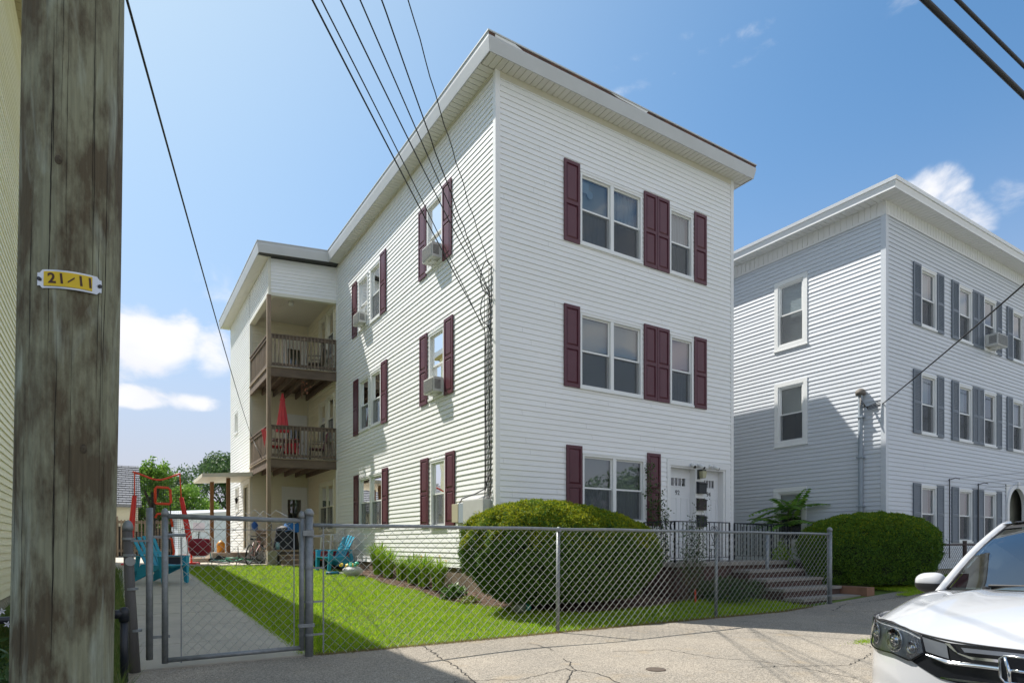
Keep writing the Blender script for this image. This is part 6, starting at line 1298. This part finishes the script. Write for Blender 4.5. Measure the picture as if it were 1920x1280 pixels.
# basketball hoop near the shed
e = empty('basketball_hoop', (-2.95, 20, .65), 'small grey toy basketball hoop in front of the white shed', 'basketball hoop'); q = MB(); q.tube([(-3.05, 20, .75), (-2.95, 20, 2.0)], .025, 8); q.build('pole', DARKP, e); q = MB(); q.box(-3.2, -2.75, 19.95, 19.97, 1.85, 2.2); q.build('backboard', mat('pale_lilac_board', (.55, .5, .6), .5), e); q = MB(); q.tube([(-2.98+.14*math.cos(t), 19.78+.14*math.sin(t), 1.9) for t in [k*.5236 for k in range(13)]], .012, 6); q.build('rim', DARKP, e); q = MB(); q.box(-3.3, -2.8, 19.75, 20.2, .655, .78); q.build('base', mat('grey_base', (.25, .25, .27), .6), e)
# white-and-coloured toy bag, blue tube, orange stake, garden jar
e = empty('toy_bag', (-.78, 5.95, .43), 'white plastic bag full of yellow and green toys at the edge of the lily bed', 'bag'); q = MB(); q.grid(lambda i, j: (-.80+(.26*math.sin(min(1, j*1.1)*math.pi)**.5+.02*math.sin(i*31+j*9))*math.cos(6.283*i), 5.95+(.24*math.sin(min(1, j*1.1)*math.pi)**.5)*math.sin(6.283*i), .44+.30*j), 30, 8); q.build('bag', mat('white_bag', (.62, .63, .64), .5, trans=.3, bump=(9, 1, .05)), e, smooth=True)
q = MB()
for k in range(9): q.lathe((-.85+RNG.normal(0, .1), 5.93+RNG.normal(0, .07), .66+RNG.random()*.08), [(0, 0), (.05, .03), (.06, .06), (0, .1)], 7, axis=(RNG.normal(), RNG.normal(), 1), m=k % 2)
q.build('toys', [mat('yellow_toy', (.7, .5, .03), .4), mat('green_toy', (.05, .5, .35), .4)], e)
o = MB(); o.tube([(-1.32, 6.55, gz(-1.3, 6.5)+.05), (-.98, 6.55, gz(-1, 6.5)+.05)], .038, 10); o.tube([(-.98, 6.55, gz(-1, 6.5)+.05), (-.72, 6.5, gz(-.7, 6.5)+.03)], .014, 6, 1); tag(o.build('toy_blaster', [mat('toy_blue', (.01, .16, .30), .4), WHITEP], smooth=True), 'blue toy tube with a white tip lying on the sunny lawn', 'toy')
o = MB(); o.tube([(3.82, -1.45, .04), (3.80, -1.45, .36)], .018, 8); tag(o.build('marker_stake', mat('orange_stake', (.70, .08, .03), .5)), 'thin orange-red marker stake in the shaded mulch by the landing', 'stake')
o = MB(); o.lathe((-.28, -1.22, .10), [(.07, 0), (.12, .05), (.13, .12), (.10, .18), (.03, .20), (0, .201)], 18); o.lathe((-.13, -1.26, .14), [(.02, 0), (.07, .04), (.06, .11), (0, .14)], 12, m=1); tag(o.build('garden_planter', [mat('pale_green_ceramic', (.16, .18, .12), .5), mat('teal_ceramic', (.02, .30, .22), .4)], smooth=True), 'squat pale and teal garden pot under the front of the round yew', 'planter')

# small yard clutter behind the chair
o = MB(); o.hexa([(-5.05, 9.2, .60), (-4.55, 9.2, .60), (-4.55, 9.55, .60), (-5.05, 9.55, .60), (-5.1, 9.15, .92), (-4.5, 9.15, .92), (-4.5, 9.6, .92), (-5.1, 9.6, .92)]); o.box(-5.13, -4.47, 9.12, 9.63, .921, .96, 1); tag(o.build('storage_bin', [mat('dark_navy_bin', (.02, .025, .05), .5), mat('grey_lid', (.25, .26, .28), .5)], bevel=.01), 'dark lidded storage bin behind the turquoise chair on the path', 'bin')
o = MB(); o.lathe((-4.2, 12.6, .65), [(.12, 0), (.15, .30), (.155, .30), (.14, .29), (0, .28)], 16); tag(o.build('bucket', WHITEP, smooth=True), 'white bucket on the slab near the red bin', 'bucket')
o = MB(); o.box(-5.2, -4.7, 14.0, 14.4, .655, 1.05); o.box(-5.22, -4.95, 13.7, 13.99, 1.0, 1.02); tag(o.build('cardboard_box', mat('cardboard', (.33, .23, .14), .9)), 'open cardboard box behind the red net', 'box')
o = MB(); o.tube([(-3.3, 13.2, .74), (-2.75, 13.3, .74)], .02, 6); o.tube([(-3.3, 13.2, .74), (-3.38, 13.2, 1.45)], .016, 6); o.tube([(-3.38, 13.05, 1.45), (-3.38, 13.35, 1.45)], .016, 6); o.box(-3.25, -2.8, 13.2, 13.3, .73, .76); o.lathe((-3.3, 13.22, .70), [(.05, 0), (.05, .03)], 12, axis=(0, 1, 0)); o.lathe((-2.75, 13.28, .70), [(.05, 0), (.05, .03)], 12, axis=(0, 1, 0)); tag(o.build('kick_scooter', mat('teal_scooter', (.02, .25, .28), .4)), 'small teal kick scooter standing on the yard slab', 'scooter')
# ================================================================== WHITE CAR
CX_, CY_, CZ_ = -2.38, -8.92, -.17
car = empty('parked_car', (CX_+2.1, CY_, CZ_), 'white compact car parked at the kerb, front corner and windshield in view', 'car')
PAINT = mat('white_car_paint', (.52, .525, .54), .25, coat=1.0); CHROME = mat('chrome', (.75, .76, .78), .09, metal=1); BLKG = mat('gloss_black_trim', (.012, .013, .016), .18); GREYT = mat('satin_grey_trim', (.26, .28, .32), .28, metal=.6); MATB = mat('matte_black_plastic', (.02, .02, .022), .6)
CA, CN, HW = .75, 2.5, .92
CLEARL = glass_mat('clear_lens', (.95, .96, .97), .01)
def cont(t):
    s = 1 if t >= 0 else -1; a = R(abs(t)); return CA-CA*max(math.cos(a), 0)**(2/CN), s*HW*math.sin(a)**(2/CN)
def bulge(z): return .028*math.sin(math.pi*min(max((z-.20)/.80, 0), 1))-.012
def W_(x, y, z): return (CX_+x, CY_+y, CZ_+z)
def Pf(t, z, off=0):
    x, y = cont(t); e = .5; x1, y1 = cont(min(t+e, 89.9)); x0, y0 = cont(max(t-e, -89.9)); tx, ty = x1-x0, y1-y0; L = math.hypot(tx, ty) or 1; nx, ny = -ty/L, tx/L
    if nx*1+0 > 0 and abs(t) < 85: nx, ny = -nx, -ny
    if abs(t) >= 85: nx, ny = 0, (1 if t > 0 else -1)
    o = off+bulge(z); return W_(x+nx*o, y+ny*o, z)
def resample(pl, n):
    d = [0]
    for a, b in zip(pl, pl[1:]): d.append(d[-1]+math.hypot((b[0]-a[0])*.012, b[1]-a[1]))
    r = []
    for k in range(n+1):
        s = d[-1]*k/n; i = 0
        while i < len(d)-2 and d[i+1] < s: i += 1
        f = (s-d[i])/((d[i+1]-d[i]) or 1); r.append((pl[i][0]+(pl[i+1][0]-pl[i][0])*f, pl[i][1]+(pl[i+1][1]-pl[i][1])*f))
    return r
def patch(mb, top, bot, off, n=24, m_=6, m=0, sg=1):
    A, B = resample(top, n), resample(bot, n); G_ = []
    for j in range(m_+1):
        row = []
        for i in range(n+1):
            f = j/m_; t = A[i][0]+(B[i][0]-A[i][0])*f; z = A[i][1]+(B[i][1]-A[i][1])*f; o = off if not callable(off) else off(i/n, f); row.append(Pf(sg*t, z, o))
        G_.append(row)
    b = len(mb.v)
    for row in G_: mb.v.extend(row)
    for j in range(m_):
        for i in range(n): a = b+j*(n+1)+i; mb.f.append((a, a+1, a+n+2, a+n+1)); mb.m.append(m)
def ztop(t): a = abs(t); return .925+.062*min(1, (a/42)**2)+.012*max(0, (a-42)/48)
# ring: front contour, sides, rear
ring = [('f', t) for t in range(-90, 91, 3)]
side_x = [.95, 1.15, 1.4, 1.7, 2.0, 2.3, 2.6, 2.9, 3.15, 3.4, 3.6]
def sidept(x, z, s): return W_(x, s*(HW+bulge(z)-.004), z)
zl = [.20, .28, .36, .44, .52, .60, .68, .75, .81, .86, .895, 1.1]
q = MB()
cols_ = []
for t in range(-90, 91, 3): cols_.append([Pf(t, z) for z in zl[:-1]]+[Pf(t, ztop(t), -.010)])
L_ = []; 
for x in side_x: L_.append([sidept(x, z, 1) for z in zl[:-1]]+[sidept(x, .98+.05*min(1, (x-.75)/1.2), 1)])
rear = []
for t in range(90, -91, -6):
    xx, yy = cont(t); rear.append([W_(4.28-xx*.8, yy, z) for z in zl[:-1]]+[W_(4.26-xx*.8, yy*.97, 1.04)])
Lm = [[(c[0], 2*CY_-c[1], c[2]) for c in col] for col in L_[::-1]]
allc = cols_+L_+rear+Lm
n = len(allc)
def wheelcut(p): 
    x, y, z = p[0]-CX_, p[1]-CY_, p[2]-CZ_; return abs(y) > .80 and any((x-wx)**2+(z-.33)**2 < .37**2 for wx in (.88, 3.45))
for i in range(n):
    a, b = allc[i], allc[(i+1) % n]
    for j in range(len(zl)-1):
        c = tuple((a[j][k]+b[j][k]+a[j+1][k]+b[j+1][k])/4 for k in range(3))
        if wheelcut(c): continue
        q.face([a[j], b[j], b[j+1], a[j+1]])
bd = q.build('body', PAINT, car, smooth=True, recalc=False)
b_ = bmesh.new(); b_.from_mesh(bd.data); bmesh.ops.remove_doubles(b_, verts=b_.verts, dist=.0005); bmesh.ops.recalc_face_normals(b_, faces=b_.faces); b_.to_mesh(bd.data); b_.free()
# hood with raised shoulders and a centre dome
def base_pt(y): k = (abs(y)/.80)**2; return (1.02+.27*k, y, 1.15-.035*k)
def hoodf(i, j):
    t = -84+168*i; x0, y0 = cont(t); z0 = ztop(t)-.004; yb = .80*max(-1, min(1, y0/HW*1.02)); bx, by, bz = base_pt(yb); x0 += .010
    x = x0+(bx-x0)*j; y = y0*.985+(by-y0*.985)*j**1.1; s = math.sin(math.pi*min(j*1.02, 1))
    lin = z0+(bz-z0)*(1-(1-j)**1.7); ay = abs(y)
    crease = .020*math.exp(-((ay-(.60-.10*j))/.055)**2)*min(1, j*5)*(1-j*.5); side = -.035*max(0, (ay-.72)/.16)**1.5*(1-j)
    return W_(x, y, lin+.012*s+crease+side)
q = MB(); q.grid(hoodf, 72, 28); q.build('hood', PAINT, car, smooth=True, recalc=False)
q = MB(); q.tube([Vector(hoodf(k/60, .004))+Vector((-.003, 0, .0)) for k in range(61)], .0045, 6)
for s in (0, 1): q.tube([Vector(hoodf(s+(.04 if s == 0 else -.04), k/20))+Vector((0, 0, .0)) for k in range(21)], .0035, 5)
q.build('panel_gap', MATB, car)
q = MB()                                                     # fender tops between hood and door line
for s in (-1, 1):
    def ff(i, j, s=s):
        a = hoodf(1 if s > 0 else 0, i); xx = .60+(1.45-.60)*i; zt_ = .978+.05*min(1, i)
        t = 84; cx, cy = cont(84); b = W_(max(cx+.02, cx+(1.45-cx)*i), s*(HW-.008), zt_)
        k = j; h = .012*math.sin(math.pi*k); return tuple(a[m]+(b[m]-a[m])*k+(h if m == 2 else 0) for m in range(3))
    q.grid(ff, 20, 6)
q.build('fender', PAINT, car, smooth=True, recalc=False)
# grille, chrome wings, lower black area
q = MB()
patch(q, [(-25, .943), (-15, .920), (0, .922), (15, .920), (25, .943)], [(-23, .849), (-15, .806), (0, .812), (15, .806), (23, .849)], .006, n=48, m=0)
patch(q, [(-23, .850), (-15, .832), (0, .842), (15, .832), (23, .850)], [(-28.5, .791), (-18, .728), (0, .700), (18, .728), (28.5, .791)], .0055, n=48)
q.build('grille', BLKG, car, smooth=True, recalc=False)
q = MB()
for s in (-1, 1): patch(q, [(24.3, .932), (15.8, .912)], [(22.5, .858), (14.8, .838)], .012, n=12, sg=s)
patch(q, [(-11.5, .905), (0, .910), (11.5, .905)], [(-10.5, .884), (0, .890), (10.5, .884)], .018, n=16)
q.build('grille_wing', GREYT, car, smooth=True, recalc=False)
q = MB(); bow = lambda i, f: .016+.016*math.sin(math.pi*f)
patch(q, [(-22, .847), (-14.5, .830), (-7, .836), (0, .838), (7, .836), (14.5, .830), (22, .847)], [(-21, .836), (-15, .806), (-7, .810), (0, .812), (7, .810), (15, .806), (21, .836)], bow, n=60, m_=8)
patch(q, [(-16, .918), (-13, .880), (-9, .866), (0, .872), (9, .866), (13, .880), (16, .918)], [(-14.5, .918), (-12, .872), (-8.5, .852), (0, .858), (8.5, .852), (12, .872), (14.5, .918)], .022, n=60, m_=3)
patch(q, [(-17, .738), (0, .752), (17, .738)], [(-17, .728), (0, .741), (17, .728)], .014, n=40, m_=2); q.build('chrome_bar', CHROME, car, smooth=True, recalc=False)
# emblem: rounded frame with an H-shaped figure
em = MB()
def ep(y, z, o): t = math.degrees(math.asin(min(1, (abs(y)/HW))**(CN/2)))*(1 if y >= 0 else -1); p = Pf(t, .832+z, 0); return (p[0]-.036-o, p[1], p[2])
fr_ = [(-.075, -.045), (-.055, -.065), (.055, -.065), (.075, -.045), (.08, .045), (.062, .062), (-.062, .062), (-.08, .045), (-.075, -.045)]
em.tube([ep(y, z, 0) for y, z in fr_], .0065, 8)
for s in (-1, 1): em.tube([ep(s*.036, -.060, 0), ep(s*.040, -.01, .002), ep(s*.060, .056, 0)], .0095, 8)
em.tube([ep(-.04, -.004, 0), ep(.04, -.004, 0)], .008, 8); em.build('emblem', CHROME, car, smooth=True)
q = MB(); q.box(CX_-.040, CX_-.028, CY_-.072, CY_+.072, CZ_+.769, CZ_+.893); q.build('emblem_back', BLKG, car)
# headlights
HL_T = [(23, .849), (25, .940), (32, .968), (39, .980), (60, .985), (80, .988)]; HL_B = [(23, .849), (28.5, .791), (38, .812), (52, .808), (68, .822), (76, .89), (80, .988)]
for s in (1, -1):
    q = MB(); patch(q, HL_T, HL_B, .003, n=30, m_=12, sg=s); hl = q.build('headlight', mat('headlight_housing', (.62, .65, .68), .3, noise=(22, .7), col2=(.28, .30, .33), metal=.2, bump=(40, .8, .01)), car, smooth=True, recalc=False)
    q = MB(); sh = lambda pl, k, c=(45, .87): [(c[0]+(a-c[0])*k, c[1]+(b-c[1])*k) for a, b in pl]
    for (t, z, r) in ((55, .895, .062), (38, .888, .068), (28.5, .862, .036)):
        c0 = Vector(Pf(s*t, z, .004)); c1 = Vector(Pf(s*t, z, .02)); q.lathe(c0, [(r, 0), (r*1.03, .008), (r*.9, .010), (r*.75, .004), (r*.4, .002), (r*.38, .012), (r*.2, .018), (0, .019)], 20, axis=(c1-c0))
    q.build('reflector', CHROME, hl, smooth=True)
    q = MB(); patch(q, [(66, .965), (74, .970)], [(66, .915), (73, .925)], .006, n=4, m_=3, sg=s); q.build('amber_reflector', mat('amber_lens', (.55, .10, .02), .3), hl, smooth=True, recalc=False)
    q = MB(); patch(q, [(24, .855), (26.5, .925), (29, .93)], [(24, .85), (28.5, .80), (31, .81)], .0065, n=8, m_=8, sg=s); q.build('lamp_facets', mat('silver_facets', (.6, .6, .62), .2, metal=.9, bump=(160, 1, .01)), hl, recalc=False)
    q = MB(); patch(q, HL_T, HL_B, .022, n=30, m_=12, sg=s); q.build('lens', CLEARL, hl, smooth=True, recalc=False)
    q = MB()
    for pl in (HL_T, HL_B): q.tube([Pf(s*a, b, .012) for a, b in resample(pl, 40)], .0045, 6)
    q.build('lamp_gasket', MATB, hl, smooth=True)
# lower intake
q = MB(); patch(q, [(-20, .56), (0, .57), (20, .56)], [(-18, .34), (0, .33), (18, .34)], .004, n=30); q.build('lower_intake', MATB, car, smooth=True, recalc=False)
# cowl, windshield, pillars, roof, glass
CARGL = glass_mat('windshield_glass', (.60, .74, .76), .17, .01)
def wsb(y): k = (abs(y)/.80)**2; return Vector(W_(1.05+.26*k, y, 1.155-.03*k))
def wst(y): k = (abs(y)/.65)**2; return Vector(W_(1.88+.10*k, y, 1.60-.030*k))
def wsf(i, j): a = wsb(-.79+1.58*i); b = wst(-.635+1.27*i); p = a.lerp(b, j); p.z += .03*math.sin(math.pi*j); p.x -= .02*math.sin(math.pi*j); return p
q = MB(); q.grid(wsf, 24, 12); q.build('windshield', CARGL, car, smooth=True, recalc=False)
q = MB()
def band(i, j): 
    p = wsf(i, .93+.07*j); return (p.x-.004, p.y, p.z+.004)
q.grid(band, 24, 2); q.build('windshield_band', MATB, car, recalc=False)
q = MB(); q.grid(lambda i, j: tuple(Vector(W_(*base_pt(-.80+1.60*i)))+Vector((.0+.05*j, 0, .004-.02*math.sin(math.pi*j)+.012*j))), 30, 4); q.tube([W_(1.16, .50, 1.165), W_(1.10, .10, 1.180), W_(1.10, -.35, 1.180)], .010, 6); q.tube([W_(1.12, -.05, 1.172), W_(1.12, -.30, 1.182), W_(1.19, -.66, 1.165)], .010, 6); q.lathe(W_(1.11, .50, 1.13), [(.022, 0), (.02, .03), (0, .035)], 10); q.build('cowl_and_wipers', MATB, car)
for s in (-1, 1):
    q = MB(); P = [];
    for k in range(9): j = k/8; a = wsb(s*.800); b = wst(s*.645); p = a.lerp(b, j); p.z += .03*math.sin(math.pi*j)+.002; p.x -= .0; P.append(p)
    for k in range(8):
        a, b = P[k], P[k+1]; o1 = Vector((.07, s*.035, -.01)); q.hexa([a+Vector((-.012, 0, -.012)), a+o1+Vector((0, s*.012, -.03)), a+o1+Vector((0, s*.012, 0)), a+Vector((-.004, s*.0, .012)), b+Vector((-.012, 0, -.012)), b+o1+Vector((0, s*.012, -.03)), b+o1+Vector((0, s*.012, 0)), b+Vector((-.004, 0, .012))])
    q.tube([p+Vector((.010, s*.026, -.006)) for p in [P[0]+(P[0]-P[1])*.8]+P+[P[8]+Vector((.10, .0, .02))]], .030, 10)
    q.build('windshield_pillar', PAINT, car, smooth=True)
    q = MB(); q.tube([p+Vector((-.006, -s*.008, .002)) for p in P], .008, 6); q.build('windshield_seal', MATB, car, smooth=True)
def rooff(i, j): y = -.67+1.34*i; k = (abs(y)/.65)**2; x0 = 1.865+.10*min(k, 1); x = x0+(3.95-x0)*j; return W_(x, y, 1.61+.045*math.sin(math.pi*min(1, j*.8+.1))-.035*k-.10*max(0, j-.75)*2)
q = MB(); q.grid(rooff, 24, 20); q.build('roof', PAINT, car, smooth=True, recalc=False)
for s in (-1, 1):
    q = MB(); q.grid(lambda i, j: tuple(Vector(W_(1.40+(3.9-1.40)*i, s*.875, 1.03+.03*i)).lerp(Vector(W_(2.02+(3.75-2.02)*i, s*.675, 1.565-.02*i)), j)), 12, 4); q.build('side_window', mat('dark_car_glass', (.012, .016, .018), .05), car, recalc=False)
    q = MB(); q.tube([W_(2.15, s*.64, 1.60), W_(2.8, s*.65, 1.625), W_(3.7, s*.64, 1.57)], .012, 8); q.build('roof_rail', MATB, car)
    for dx0, dx1 in ((1.50, 2.45), (2.47, 3.15)):
        q = MB(); q.grid(lambda i, j: sidept(dx0+(dx1-dx0)*i, .30+.62*j, s) if 0 else (lambda p: (p[0], p[1]+s*.004, p[2]))(sidept(dx0+(dx1-dx0)*i, .30+.60*j, s)), 6, 8); dq = q.build('door', PAINT, car, smooth=True, recalc=False)
        q = MB(); q.tube([W_(dx1-.25, s*.925, .84), W_(dx1-.08, s*.925, .85)], .012, 6); q.build('handle', PAINT, dq)
q = MB(); q.grid(lambda i, j: tuple(Vector(W_(4.18, -.75+1.5*i, 1.0)).lerp(Vector(W_(3.94, -.58+1.16*i, 1.48)), j)), 8, 4); q.build('rear_window', mat('dark_car_glass', (.012, .016, .018), .05), car, recalc=False)
# interior: dashboard, seats, steering wheel, mirror
q = MB(); q.grid(lambda i, j: W_(1.16+.50*j, -.72+1.44*i, 1.08+.02*math.sin(i*6)-.05*j*j), 12, 6); q.box(CX_+1.6, CX_+1.7, CY_-.7, CY_+.7, CZ_+.5, CZ_+.98); q.box(CX_+1.3, CX_+4.1, CY_-.74, CY_+.74, CZ_+.3, CZ_+.36); q.build('dashboard', mat('dash_grey', (.13, .14, .15), .7), car)
SEAT = mat('car_seat_fabric', (.34, .34, .32), .85)
for s in (-1, 1):
    q = MB(); q.box(CX_+2.25, CX_+2.75, CY_+s*.37-.25, CY_+s*.37+.25, CZ_+.45, CZ_+.62); q.hexa([W_(2.68, s*.37-.24, .6), W_(2.82, s*.37-.24, .6), W_(2.82, s*.37+.24, .6), W_(2.68, s*.37+.24, .6), W_(2.85, s*.37-.2, 1.17), W_(2.94, s*.37-.2, 1.17), W_(2.94, s*.37+.2, 1.17), W_(2.85, s*.37+.2, 1.17)]); q.box(CX_+2.88, CX_+2.96, CY_+s*.37-.12, CY_+s*.37+.12, CZ_+1.2, CZ_+1.36); q.build('seat', SEAT, car, bevel=.03)
q = MB(); q.tube([Vector(W_(1.90, -.37, .98))+Vector((.09*math.sin(t), .18*math.cos(t), .16*math.sin(t))) for t in [k*math.pi/12 for k in range(25)]], .016, 8); q.build('steering_wheel', MATB, car, smooth=True)
q = MB(); q.box(CX_+1.86, CX_+1.90, CY_-.11, CY_+.11, CZ_+1.40, CZ_+1.46); q.build('inside_mirror', MATB, car)
# door mirrors
for s in (1, -1):
    q = MB(); my = s*1.01
    def mf(i, j, s=s):
        th = 2*math.pi*i; k = j; c = Vector(W_(1.64, s*1.025, 1.15)); yy_ = (-1+2*k); w = (1-abs(yy_)**3.2)**.5; return tuple(c+Vector((math.cos(th)*.07*w*(.8+.2*k), s*yy_*.105, math.sin(th)*.078*w*(.82+.18*(1-k)))))
    q.grid(mf, 24, 16); mi_ = q.build('door_mirror', PAINT, car, smooth=True, recalc=False)
    q = MB()
    def mf2(i, j, s=s):
        th = math.pi+math.pi*i; k = j; c = Vector(W_(1.64, s*1.025, 1.148)); yy_ = (-1+2*k); w = (1-abs(yy_)**3.2)**.5; return tuple(c+Vector((math.cos(th)*.074*w*(.8+.2*k), s*yy_*.107, math.sin(th)*.083*w*(.82+.18*(1-k))-.008)))
    q.grid(mf2, 16, 16); q.bar(W_(1.66, s*.95, 1.10), W_(1.66, s*.84, 1.06), .06, .04); q.build('mirror_base', MATB, mi_, smooth=True, recalc=False)
# wheels
for wx in (.88, 3.45):
    for s in (1, -1):
        q = MB(); q.lathe(W_(wx, s*.66, .33), [(.20, 0), (.33, .0), (.345, .04), (.345, .17), (.33, .21), (.22, .215)], 32, axis=(0, s, 0)); wo = q.build('wheel', mat('tyre_rubber', (.02, .02, .02), .8), car, smooth=True)
        q = MB(); q.lathe(W_(wx, s*.80, .33), [(.22, 0), (.22, .07), (.20, .075), (.19, .03), (0, .03)], 24, axis=(0, s, 0))
        for k in range(5): a = k*1.2566; q.bar(W_(wx, s*.865, .33), W_(wx+.20*math.cos(a), s*.865, .33+.20*math.sin(a)), .05, .02, up=(0, 1, 0))
        q.build('rim', mat('alloy', (.45, .46, .48), .3, metal=.9), wo)
        q = MB(); q.grid(lambda i, j: W_(wx+.385*math.cos(math.pi*i), s*(.55+.33*j), .33+.385*math.sin(math.pi*i)), 16, 2); q.build('wheel_well', MATB, car, recalc=False)

car.rotation_euler = (0, 0, 0)
# swing the whole car a few degrees about its nose
_a = R(3.0); _p = Vector((CX_, CY_, 0)); _o = car.location-_p; car.location = _p+Vector((_o.x*math.cos(_a)-_o.y*math.sin(_a), _o.x*math.sin(_a)+_o.y*math.cos(_a), _o.z)); car.rotation_euler = (0, 0, _a)
# ================================================================== ACROSS THE STREET (seen only mirrored in glass and paint)
O_ = empty('opposite_house', (4, -29, -.1), 'pale clapboard house across the street, seen only as a reflection in the front windows', 'house')
q = MB(); siding(q, lambda a, z, d: (a, -26+d, z), -4, 6, .3, 6.2, [], course=.15); q.box(-4, 6, -34, -26.02, .3, 6.2); q.build('wall', VINYL, O_, recalc=False)
q = MB(); q.face([(-4.4, -25.6, 6.1), (6.4, -25.6, 6.1), (6.4, -30, 8.8), (-4.4, -30, 8.8)]); q.face([(-4.4, -34.4, 6.1), (6.4, -34.4, 6.1), (6.4, -30, 8.8), (-4.4, -30, 8.8)]); q.face([(6, -26, 6.2), (6, -34, 6.2), (6, -30, 8.75)]); q.build('roof', SHG, O_, recalc=False)
for a in (-2.5, .2, 3): 
    for z in (1.5, 4.2): q = MB(); q.box(a, a+.9, -25.98, -25.93, z, z+1.4); q.build('window', mat('dark_car_glass', (.012, .016, .018), .05), O_)
tree(19, -30, -.1, 9, 4.5, 16000, 'oak', 'tree across the street to the right, seen only in reflections', leaf=.28)
tree(30, -30, -.1, 8, 4.0, 7000, 'oak', 'farther tree across the street, seen only in reflections', leaf=.4)
tree(-14, -30, -.1, 8, 4.5, 8000, 'oak', 'tree across the street to the left, seen only in reflections', leaf=.4)
